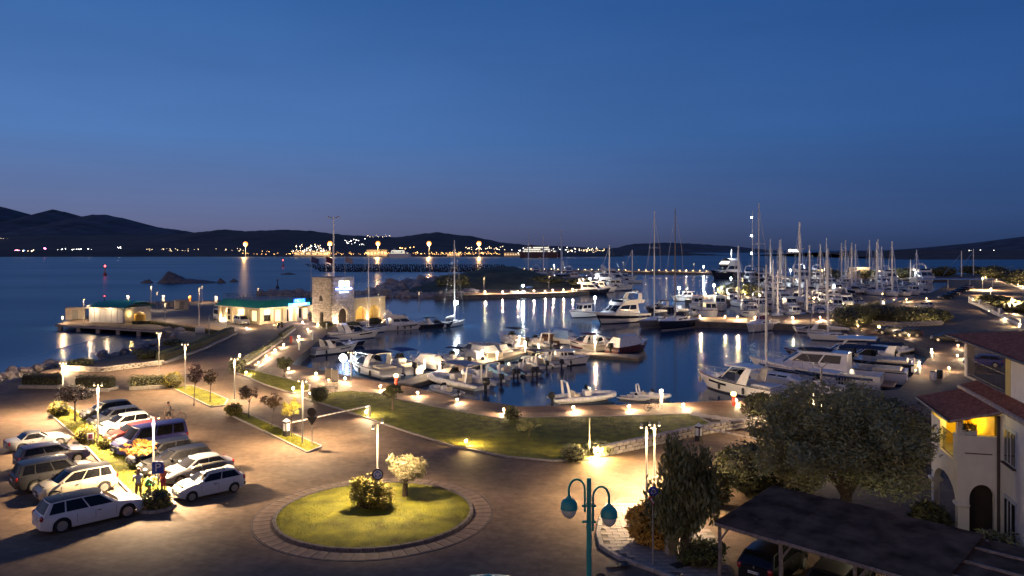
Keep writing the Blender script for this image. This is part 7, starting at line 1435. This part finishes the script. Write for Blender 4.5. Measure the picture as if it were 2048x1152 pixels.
# ------------------------------------------------------------------ rocks
def rock_mesh(seed, n=2):
    bm = bmesh.new(); bmesh.ops.create_icosphere(bm, subdivisions=n, radius=1)
    for v in bm.verts: k = noise.noise(v.co*1.1+Vector((seed, 2*seed, 0)))*.45+noise.noise(v.co*2.6+Vector((seed, 0, seed)))*.2; v.co *= 1+k
    me = bpy.data.meshes.new('stone'); bm.to_mesh(me); bm.free(); return me
RM = [rock_mesh(s*3.7, 2) for s in range(6)]
for m_ in RM: m_.materials.append(rock_m)
def rockfield(label, pts, n, r0, r1, z0=WZ, spread=1.5, name='riprap', mat=None, rows=1, seed=1):
    rnd = random.Random(seed); q = [Vector((*p, 0)) for p in xy(pts, z0)]; L = [(q[i+1]-q[i]).length for i in range(len(q)-1)]; S = sum(L); t = thing(name, label, 'rock bank', (q[0].x, q[0].y, z0))
    for k in range(n):
        s = rnd.random()*S; i = 0
        while i < len(L)-1 and s > L[i]: s -= L[i]; i += 1
        p = q[i]+(q[i+1]-q[i])*(s/L[i])-q[0]; r = rnd.uniform(r0, r1); nr = rnd.gauss(0, 1)*spread
        o = put('stone', rnd.choice(RM), t, (p.x+rnd.gauss(0, spread*.5), p.y+nr, max(0, 1.1-abs(nr)*.5)*rnd.random()*1.3)); o.scale = (r*rnd.uniform(.8, 1.4), r*rnd.uniform(.8, 1.2), r*rnd.uniform(.55, .9)); o.rotation_euler = (rnd.uniform(-.5, .5), rnd.uniform(-.5, .5), rnd.uniform(0, 6))
    return t
rockfield('rock breakwater arm reaching from the stone tower towards the red marker', [(533, 590), (600, 591), (700, 592), (780, 592)], 150, .9, 1.9, spread=2.2, seed=2)
rockfield('pale rock bank below the mole mound, facing the harbour', [(770, 592), (820, 594), (880, 594), (955, 592)], 150, .8, 1.6, spread=1.6, seed=3)
rockfield('tumbled rocks on the seaward side of the mole mound', [(745, 588), (790, 580), (840, 571), (900, 563)], 90, 1.5, 3.4, spread=5, seed=4)
rockfield('loose pale rocks at the inner corner of the little bay', [(322, 664), (345, 668), (372, 676), (352, 684)], 60, .5, 1.1, spread=.9, seed=5)
rockfield('dark shoreline stones at the edge of the car park by the open water', [(-40, 778), (10, 772), (60, 752), (120, 736)], 80, .35, .8, spread=.7, seed=6)
rockfield('mossy shore stones under the long hedge', [(200, 722), (262, 710), (330, 692)], 50, .3, .7, spread=.6, seed=8)
for k, (u, v, w, h, lb) in enumerate([(772, 580, 8, 3.5, 'big rounded boulder nearest the arched annexe on the mole'), (812, 576, 9, 4.5, 'large pale boulder in the middle of the mole rocks'), (846, 572, 8, 5, 'pointed boulder leaning among the mole rocks'), (870, 585, 8, 3, 'flat granite boulder at the foot of the mole mound'), (940, 588, 7, 3, 'rounded boulder where the mole quay begins')]):
    p = P(u, v, WZ); t = put('boulder', rock_mesh(11+k*5.3, 3), None, p); t.data.materials.append(rock_m); t.scale = (w*.62, w*.5, h*.75); t.rotation_euler[2] = k; tag(t, lb, 'boulder')
def islet(u0, u1, v, vt, label, prof, seed):
    p0, p1 = PW(u0, v), PW(u1, v); L = (p1-p0).length; hh = (v-vt)*p0.y/F; b = MB(); n, m = 36, 12
    def fn(a, c):
        e = 0.
        for i in range(len(prof)-1):
            if prof[i][0] <= a <= prof[i+1][0]: s = (a-prof[i][0])/(prof[i+1][0]-prof[i][0]); e = prof[i][1]+(prof[i+1][1]-prof[i][1])*s
        y = (c-.5)*L*.34; q = math.sin(math.pi*c)**.6 if 0 < c < 1 else 0; nz = noise.noise((a*7+seed, c*4, seed))*.22+noise.noise((a*19+seed, c*9, seed))*.12
        return (L*a+nz*L*.02, y, -.6+(hh*e*(1+nz)+.6)*q)
    b.patch(fn, 0, 1, 0, 1, n, m); o = b.build('rock_islet', darkrock, None, smooth=.5); o.location = (p0.x, p0.y, WZ); tag(o, label, 'rock'); return o
islet(318, 440, 566, 543, 'big humped dark rock rising from the bay', [(0, 0), (.08, .5), (.16, 1), (.26, .8), (.42, .42), (.7, .3), (1, .05)], 1.); islet(432, 453, 566, 556, 'small dark rock just beside the humped one', [(0, 0), (.4, 1), (1, .1)], 2.); islet(458, 477, 564, 557, 'low dark rock outermost of the humped rock group', [(0, .1), (.5, 1), (1, .2)], 3.); islet(280, 307, 566, 559, 'flat dark skerry on the open water side of the humped rock', [(0, .1), (.4, .8), (.7, 1), (1, .1)], 4.); islet(562, 592, 549, 545, 'flat grey reef near the far red marker', [(0, .3), (.5, 1), (1, .2)], 5.)
# markers
for u, v, vt, lb in [(210, 551, 530, 'red channel marker with a red light on the open bay'), (566, 533, 519, 'red channel marker with a red light beyond the reef'), (209, 602, 591, 'slender beacon with a pink light past the pier hut'), (555, 577, 556, 'dark beacon column at the tip of the rock breakwater')]:
    p = PW(u, v); hh = hgt(v, vt, p.y); t = thing('channel_marker', lb, 'channel marker', (p.x, p.y, WZ)); s = hh/6; b = MB(); b.lathe([(1.0*s, -.3), (.9*s, 1.2*s), (.3*s, 1.6*s), (.22*s, hh*.72), (.5*s, hh*.76), (.5*s, hh*.8)], n=10); b.build('body', redp if 'red' in lb else M('dark_iron', (.05, .05, .06), .6), t, smooth=.5)
    b = MB(); b.ell((0, 0, hh*.9), (.45*s, .45*s, .55*s), 8, 5); b.build('lantern', red_light if 'dark' not in lb else pole_m, t)
# mussel farm floats
rnd = random.Random(9); b = MB()
for rowk in range(7):
    v = 530+2.3*rowk
    for k in range(95):
        u = 612+rowk*5+k*4.6+rnd.uniform(-1, 1); p = PW(u, v+rnd.uniform(-.4, .4)+(k-45)*.012)
        if u < 1010: b.box((p.x, p.y, WZ+.35), (rnd.uniform(1.0, 1.8), .9, .9), rnd.uniform(0, 1))
tag(b.build('mussel_floats', M('dark_float', (.012, .013, .02), .7)), kind='stuff')
# ------------------------------------------------------------------ across the bay: lamps, ships, quays
def far_mast(u, v0, v1, label, r, mat, power=0):
    Y = 1690.; p = PY(u, v0, Y); z1 = H-(v1-HV)*Y/F; t = thing('floodlight_mast', label, 'floodlight mast', (p.x, Y, WZ), 0, 'sodium light masts across the bay'); b = MB(); b.tube([(0, 0, 0), (0, 0, z1-WZ-r)], .7, 5); b.build('pole', pole_m, t); b = MB(); b.ell((0, 0, z1-WZ), (r, r, r), 10, 6); b.build('lamp_cluster', mat, t, smooth=1.5); light(t, (0, -r-3, z1-WZ-4), 60000, (1, .55, .2), 2.)
for k, (u, v) in enumerate([(491, 488), (660, 487), (756, 487), (858, 487), (958, 487)]): far_mast(u, 508, v, '%s orange floodlight mast on the far shore, counted from the mountain side' % ORD[k], 5.4, lens_orange)
rnd = random.Random(4); groups = {'warm': MB(), 'white': MB(), 'orange': MB(), 'pink': MB(), 'blue': MB()}
def dots(kind, u0, u1, v0, v1, n, r=1.0, Y=1700):
    for k in range(n): p = PY(rnd.uniform(u0, u1), rnd.uniform(v0, v1), Y+rnd.uniform(-30, 10)); q = r*rnd.uniform(.6, 1.3); groups[kind].box((p.x, p.y, p.z), (q*.75, q*.6, q*.6))
dots('warm', 290, 500, 497, 502, 34, .9); dots('warm', 0, 70, 500, 503, 8, 1.3); dots('white', 115, 185, 497, 500, 16, 1.3); dots('white', 232, 250, 494, 497, 4, 1.5); dots('orange', 520, 720, 502, 508, 34, 1.); dots('white', 585, 660, 492, 503, 26, 1.3); dots('warm', 590, 670, 488, 505, 40, 1.3); dots('white', 690, 730, 477, 490, 22, 1.3); dots('warm', 735, 780, 470, 474, 14, 1.1, 2300)
dots('orange', 730, 1000, 504, 508, 60, 1.4); dots('orange', 800, 830, 494, 498, 6, 2.); dots('warm', 930, 1010, 492, 500, 26, 1.5); dots('white', 1010, 1200, 494, 506, 34, 1.3); dots('orange', 480, 1000, 506, 509, 90, 1.); dots('warm', 1130, 1210, 497, 505, 30, 1.5); dots('pink', 89, 91, 496, 498, 2, 3); dots('pink', 28, 40, 500, 502, 4, 1.5); dots('blue', 44, 52, 500, 502, 4, 1.5); dots('warm', 0, 20, 476, 477, 4, 1.2, 3000); dots('white', 1920, 2000, 500, 503, 8, 1., 1650); dots('white', 1540, 1545, 480, 500, 0)
for kind, col, st in (('warm', (1, .72, .4), 14), ('white', (1, .95, .85), 16), ('orange', (1, .5, .14), 14), ('pink', (1, .2, .5), 20), ('blue', (.2, .4, 1), 14)): tag(groups[kind].build('shore_lights', M('shore_light_'+kind, (.5, .5, .5), .5, emit=(col, st*.8))), kind='stuff')
def ship(u0, u1, v, vt, label, Y, lit, hullmat, decks=3):
    p0, p1 = PY(u0, v, Y), PY(u1, v, Y); L = p1.x-p0.x; hh = (v-vt)*Y/F; z = WZ; t = thing('ferry', label, 'ferry', ((p0.x+p1.x)/2, Y, z)); b = MB(); b.prism([(-L/2, -L*.07), (L*.4, -L*.07), (L*.5, 0), (L*.4, L*.07), (-L/2, L*.07)], -1, hh*.45); b.build('hull', hullmat, t)
    for k in range(decks):
        z0 = hh*(.45+.42*k/decks); z1 = hh*(.45+.42*(k+.9)/decks); b = MB(); b.rbox((-L*.03*(k+1), 0, (z0+z1)/2), (L*(.86-.12*k), L*.11, z1-z0), .3); d = b.build('deck', white, t)
        n = 12
        for j in range(n): b = MB(); b.box((-L*.03*(k+1)+L*(.8-.12*k)*((j+.5)/n-.5), -L*.0565, (z0+z1)/2), (L*.8/n*.72, .3, (z1-z0)*.6)); b.build('window', lit if rnd.random() < .85 else glass, d)
    b = MB(); b.rbox((-L*.25, 0, hh*.92), (L*.1, L*.06, hh*.2), .4); b.build('funnel', hullmat, t); b = MB(); b.tube([(L*.2, 0, hh*.85), (L*.2, 0, hh*1.1)], .4, 5); b.build('mast', white, t); return t
lit_deck = M('ferry_lit_deck', (.7, .7, .6), .4, emit=((1, .95, .75), 1.2)); lit_ship = M('cruise_lights', (.7, .7, .6), .4, emit=((1, .97, .82), 6))
t = ship(1573, 1603, 501, 489, 'brilliantly lit cruise ferry out at sea beyond the masts', 2600, lit_ship, white, 3); b = MB(); b.rbox((-6, 0, 15), (26, 8, 5), 1); b.build('lit_top_deck', lit_ship, t)
ship(1040, 1122, 513, 487, 'large ferry with a dark red hull and lit upper decks, moored across the bay', 1500, lit_deck, M('ferry_red_hull', (.1, .05, .05), .6), 3); ship(778, 822, 510, 493, 'smaller white ferry under orange floodlights across the bay', 1600, lit_deck, white, 3)
for k, (u0, u1, v, vt, lb) in enumerate([(590, 660, 508, 497, 'wide lit harbour building across the bay below the hill village'), (735, 775, 508, 495, 'blocky orange lit warehouse across the bay'), (895, 920, 508, 501, 'pair of pale sheds across the bay between two orange masts'), (1008, 1040, 508, 500, 'low floodlit terminal hall across the bay')]):
    Y = 1730.; x0, x1 = PY(u0, v, Y).x, PY(u1, v, Y).x; hh = (v-vt)*Y/F; t = thing('harbour_building', lb, 'building', ((x0+x1)/2, Y, 0)); b = MB(); b.rbox((0, 0, hh/2), (x1-x0, 20, hh), .3); b.build('wall', concrete, t); b = MB(); b.rbox((0, 0, hh+.5), (x1-x0+2, 22, 1), .2); b.build('roof', darkrock, t)
    for j in range(6): b = MB(); b.box(((x1-x0)*((j+.5)/6-.5), -10.1, hh*.5), ((x1-x0)/9, .4, hh*.4)); b.build('window', M('dim_lit_window', (.5, .4, .3), .4, emit=((1, .7, .35), .7)), t)
# small buildings of the far quay and the boat yard roof
for u0, u1, v, vt, lb in [(1633, 1655, 556, 540, 'small lit kiosk with a violet lamp on the far quay'), (1700, 1735, 556, 535, 'stone hut with a lamp on its wall on the far quay'), (1460, 1478, 590, 576, 'little lit shelter among boats by the green mound')]:
    p0, p1 = P(u0, v), P(u1, v); w = (p1-p0).length; hh = hgt(v, vt, p0.y); t = thing('quay_hut', lb, 'hut', (p0+p1)/2); b = MB(); b.rbox((0, 0, hh/2), (w, w*.6, hh), .1); b.build('wall', stone_m if 'stone' in lb else plaster_y, t); b = MB(); b.rbox((0, 0, hh+.15), (w*1.1, w*.7, .35), .1); b.build('roof', concrete, t); b = MB(); b.box((0, -w*.31, hh*.4), (w*.25, .1, hh*.75)); b.build('door', woodbrown, t); light(t, (0, -w*.31-2, hh), 600, WARM, .2)
p0, p1 = P(1880, 578), P(1940, 574); t = thing('long_awning', 'long pale blue awning roof on posts at the head of the far road', 'awning', (p0+p1)/2, -.1); w = (p1-p0).length; b = MB(); b.rbox((0, 0, 3.4), (w, 6, .3), .1); b.build('canopy', M('pale_blue_canvas', (.2, .33, .55), .8), t)
for s in (-1, -.33, .33, 1): b = MB(); b.tube([(s*w*.47, -2.8, 0), (s*w*.47, -2.8, 3.3)], .1, 5); b.build('post', alupanel, t)
for k, (u, v, vt) in enumerate([(1923, 553, 502), (1947, 550, 498)]): p = P(u, v); t = thing('flagpole', ['white mast pole with a slanting stay at the boat yard', 'second white mast pole at the boat yard, taller'][k], 'mast', p); hh = hgt(v, vt, p.y); b = MB(); b.tube([(0, 0, 0), (0, 0, hh)], [.3, .2], 6); b.build('pole', white, t); b = MB(); b.tube([(0, 0, hh*.9), (-9, 2, .5)], .12, 4); b.build('stay', steel, t)
t = thing('violet_display', 'small violet glowing display between the middle pier and the bush bed', 'display', P(1680, 640)); b = MB(); b.rbox((0, 0, 1.2), (.9, .2, .7), .03); b.build('screen', neon_violet, t); b = MB(); b.tube([(0, .05, 0), (0, .05, .9)], .06, 5); b.build('post', pole_m, t)
t = thing('flood_pole', 'dark forked lamp pole rising before the long striped motor yacht', 'lamp post', P(1643, 862)); hh = hgt(862, 735, P(1643, 862).y); b = MB(); b.tube([(0, 0, 0), (0, 0, hh)], .07, 6); b.build('pole', pole_m, t)
for s in (-1, 1): b = MB(); b.tube([(0, 0, hh-.05), (s*.4, 0, hh+.3)], .04, 5); b.rbox((s*.45, 0, hh+.36), (.35, .2, .12), .03); b.build('lamp_head', pole_m, t)
p = P(1626, 872); t = street_lamp(p, hgt(872, 787, p.y), 'lit lamp post standing among the dark bushes before the yachts', 1500, heads=1, n_lights=1, spot=168)
# ------------------------------------------------------------------ stone path on the lawn, benches, bicycle
rnd = random.Random(3); pt = put('stone_path', None, None, P(1420, 838)); tag(pt, kind='structure'); o0 = P(1420, 838)
for k in range(46):
    s = rnd.random(); c = P(1388+100*s, 829+20*s+rnd.uniform(-2.5, 2.5)); o = put('stone', RM[k % 6], pt, (c.x-o0.x, c.y-o0.y, .1)); o.scale = (rnd.uniform(.35, .7), rnd.uniform(.3, .6), .06); o.rotation_euler[2] = rnd.uniform(0, 6)
def bicycle(pos, rz, label, mat):
    t = thing('bicycle', label, 'bicycle', pos, rz)
    for x in (-.52, .52):
        b = MB(); b.tube([(x+.33*math.cos(a*.3927), 0, .34+.33*math.sin(a*.3927)) for a in range(17)], .022, 5, cap=False); w = b.build('wheel', rubber, t)
        for k in range(5): a = k*.628; b = MB(); b.tube([(x-.32*math.cos(a), 0, .34-.32*math.sin(a)), (x+.32*math.cos(a), 0, .34+.32*math.sin(a))], .006, 3); b.build('spoke', steel, w)
    b = MB(); b.tube([(-.52, 0, .34), (-.1, 0, .3), (.38, 0, .8), (-.18, 0, .82), (-.1, 0, .3)], .022, 5); b.tube([(-.52, 0, .34), (-.18, 0, .82), (-.2, 0, .92)], .02, 5); b.tube([(.52, 0, .34), (.36, 0, .95)], .02, 5); b.build('frame', mat, t)
    b = MB(); b.rbox((-.2, 0, .95), (.26, .13, .06), .03); b.build('saddle', rubber, t); b = MB(); b.tube([(.3, -.26, 1.0), (.36, 0, .98), (.3, .26, 1.0)], .018, 5); b.build('handlebar', steel, t); return t
bicycle(P(1306, 822), .15, 'dark bicycle leaning on the front promenade near the lit pedestal', p_black)
t = thing('bench', 'bench on the quay promenade behind the large round bush', 'bench', P(660, 784), -.4); b = MB(); b.rbox((0, 0, .45), (1.7, .45, .06), .02); b.build('seat', wood_grey, t); b = MB(); b.rbox((0, .24, .75), (1.7, .06, .4), .02); b.build('backrest', wood_grey, t)
for s in (-.7, .7): b = MB(); b.rbox((s, 0, .22), (.08, .4, .44), .02); b.build('leg', concrete, t)
for u, v, hh, lb in [(657, 775, 2.1, 'tall dark framed notice panel on the promenade, nearer the quay walk'), (670, 782, 2.3, 'tall dark framed notice panel on the promenade, nearer the large round bush')]:
    t = thing('notice_panel', lb, 'notice board', P(u, v), -.5); b = MB(); b.rbox((0, 0, hh*.68), (.9, .06, hh*.55), .02); b.build('panel', M('dark_notice', (.10, .08, .07), .6), t)
    for s in (-.42, .42): b = MB(); b.tube([(s, 0, 0), (s, 0, hh)], .035, 5); b.build('leg', pole_m, t)
for u, v, mt, lb in [(1867, 760, alupanel, 'white bin on the east quay beside the dark one'), (1879, 757, sign_back, 'dark bin on the east quay beside the white one')]:
    t = thing('litter_bin', lb, 'bin', P(u, v)); b = MB(); b.lathe([(.26, 0), (.3, .1), (.32, .85), (.3, .9)], n=12); b.build('body', mt, t, smooth=.7); b = MB(); b.lathe([(.34, .9), (.3, 1.0), (.001, 1.03)], n=12); b.build('lid', blackp, t, smooth=.7)
# ------------------------------------------------------------------ people
skin = M('skin', (.38, .21, .13), .6, var=.1); hair_m = M('dark_hair', (.04, .025, .018), .7); ginger = M('brown_hair', (.14, .06, .03), .7)
def person(pos, rz, label, shirt, shorts, hairmat, h=1.72, pose='stand', shoes=sign_white, group=None):
    """one skinned figure: every joint is a vertex with a radius"""
    s = h/1.72; V = []; E = []; Rr = []
    def vx(p, r, parent=None): V.append(p); Rr.append(r); k = len(V)-1; (E.append((parent, k)) if parent is not None else None); return k
    if pose == 'crouch': pel = (0, 0, .42); chest = (.18, 0, .78); neck = (.24, 0, .93); head = (.28, 0, 1.05)
    else: pel = (0, 0, .92); chest = (.01, 0, 1.28); neck = (.0, 0, 1.46); head = (.03, 0, 1.60)
    P0 = vx(pel, .135); W0 = vx(tuple((a+b_)/2 for a, b_ in zip(pel, chest)), .13, P0); C0 = vx(chest, .145, W0); N0 = vx(neck, .055, C0); H0 = vx(head, .10, N0); vx((head[0]+.01, 0, head[2]+.1), .085, H0)
    for sg in (-1, 1):
        if pose == 'crouch': j = [((.02, sg*.1, .42), .095), ((.34, sg*.16, .48), .065), ((.2, sg*.14, .1), .045), ((.32, sg*.15, .03), .035)]
        elif pose == 'walk': j = [((0, sg*.1, .86), .10), ((.12*sg, sg*.1, .48), .07), ((.1*sg-.12, sg*.1, .09), .043), ((.1*sg+.04, sg*.1, .03), .035)]
        else: j = [((0, sg*.1, .86), .10), ((.02, sg*.12, .48), .068), ((0, sg*.13, .09), .043), ((.14, sg*.15, .03), .035)]
        k = P0
        for p, r in j: k = vx(p, r, k)
        c = chest; sh = (c[0], sg*.2, c[2]+.1); k = vx(sh, .062, C0)
        if pose == 'crouch': aj = [((c[0]+.2, sg*.24, c[2]-.12), .042), ((c[0]+.38, sg*.14, c[2]-.25), .032)]
        elif pose == 'phone' and sg > 0: aj = [((.06, .28, 1.12), .045), ((.2, .18, 1.38), .034)]
        else: aj = [((c[0]+.02, sg*.27, c[2]-.18), .045), ((c[0]+.10, sg*.27, c[2]-.42), .034)]
        for p, r in aj: k = vx(p, r, k)
        hx, hy, hz = V[k]; hd = vx((hx+.03, hy, hz-.07), .034, k)
        for f in range(4): vx((hx+.045+.02*(f % 2), hy-.03+.02*f, hz-.15+.008*f), .010, hd)
        vx((hx+.075, hy-sg*.03, hz-.08), .011, hd)
    me = bpy.data.meshes.new('person'); me.from_pydata([tuple(c*s for c in v) for v in V], E, []); ob = bpy.data.objects.new('person', me); COL.objects.link(ob)
    sk = ob.modifiers.new('skin', 'SKIN'); me.skin_vertices.new() if not me.skin_vertices else None
    for k, d in enumerate(me.skin_vertices[0].data): d.radius = (Rr[k]*s*(.82 if k in (W0, C0, P0) else 1), Rr[k]*s*(1.22 if k in (W0, C0, P0) else 1)); d.use_root = (k == 0)
    sub = ob.modifiers.new('sub', 'SUBSURF'); sub.levels = 1; sub.render_levels = 1
    dg = bpy.context.evaluated_depsgraph_get(); m2 = bpy.data.meshes.new_from_object(ob.evaluated_get(dg)); bpy.data.objects.remove(ob)
    m2.materials.clear(); [m2.materials.append(m_) for m_ in (skin, shirt, shorts, shoes)]
    zs, zh, zk = (chest[2]+.15)*s, (pel[2]+.02)*s, (.52 if pose != 'crouch' else .3)*s
    for f in m2.polygons:
        c = f.center; f.use_smooth = True; far_arm = abs(c.y) > .235*s and c.z < (chest[2]-.05)*s and c.z > .2*s
        f.material_index = 3 if c.z < .06*s else 0 if c.z < zk else 2 if c.z < zh and not far_arm else 1 if c.z < zs and not far_arm else 0
    t = thing('person', label, 'person', pos, rz, group); put('body', m2, t)
    b = MB(); b.ell(((head[0]-.015)*s, 0, (head[2]+.075)*s), (.118*s, .105*s, .125*s), 12, 7, z0=-.25); b.build('hair', hairmat, t, smooth=1.2)
    b = MB(); b.ell(((head[0]+.105)*s, 0, (head[2]+.01)*s), (.022*s, .016*s, .028*s), 6, 4); b.build('nose', skin, t, smooth=1.2)
    for sg in (-1, 1):
        b = MB(); b.ell(((head[0]+.085)*s, sg*.036*s, (head[2]+.045)*s), (.014*s, .014*s, .009*s), 6, 4); b.build('eye', sign_back, t); b = MB(); b.ell(((head[0]-.01)*s, sg*.098*s, (head[2]+.02)*s), (.022*s, .014*s, .034*s), 6, 4); b.build('ear', skin, t)
    b = MB(); b.ell(((head[0]+.09)*s, 0, (head[2]-.035)*s), (.012*s, .03*s, .006*s), 6, 4); b.build('mouth', redp, t); return t
c_white = M('white_shirt', (.66, .62, .58), .8, var=.06); c_yel = M('ochre_shorts', (.42, .27, .06), .8); c_red = M('coral_shirt', (.62, .14, .06), .8); c_mar = M('crimson_shorts', (.3, .02, .05), .8); c_green = M('green_shirt', (.04, .22, .10), .8); c_dark = M('dark_trousers', (.04, .03, .03), .8); c_or = M('orange_shirt', (.6, .25, .05), .8)
person(P(277, 999), 2.4, 'person in a white T-shirt and ochre shorts standing beside the box bush', c_white, c_yel, ginger, 1.75, 'phone')
person(P(327, 989), 2.9, 'person in a coral red shirt behind the P sign post', c_red, c_mar, ginger, 1.72)
person(P(291, 985), 0.6, 'crouching person in a green top between the two standing people', c_green, c_or, hair_m, 1.6, 'crouch')
person(P(303, 982), 2.2, 'crouching person in an orange top close to the lamp post base', c_or, c_dark, ginger, 1.55, 'crouch')
person(P(337, 845), 2.6, 'person in pale clothes walking with a bicycle across the car park road', M('pale_grey_shirt', (.3, .26, .22), .8), c_dark, hair_m, 1.7, 'walk'); bicycle(P(351, 842), .2, 'bicycle pushed by the person in pale clothes on the car park road', p_red)
# ------------------------------------------------------------------ check: every label its own
seen = {}
for o in bpy.data.objects:
    if o.get('label') and o.get('category'):
        seen.setdefault(o['label'], []).append(o)
for k, l in seen.items():
    if len(l) > 1 and not all(o.get('group') for o in l): print('SAME LABEL', len(l), k)
    if not 4 <= len(k.split()) <= 16: print('LABEL LENGTH', len(k.split()), k)
print('OBJECTS', len(bpy.data.objects), 'TRIS', sum(len(o.data.polygons) for o in bpy.data.objects if o.type == 'MESH'))
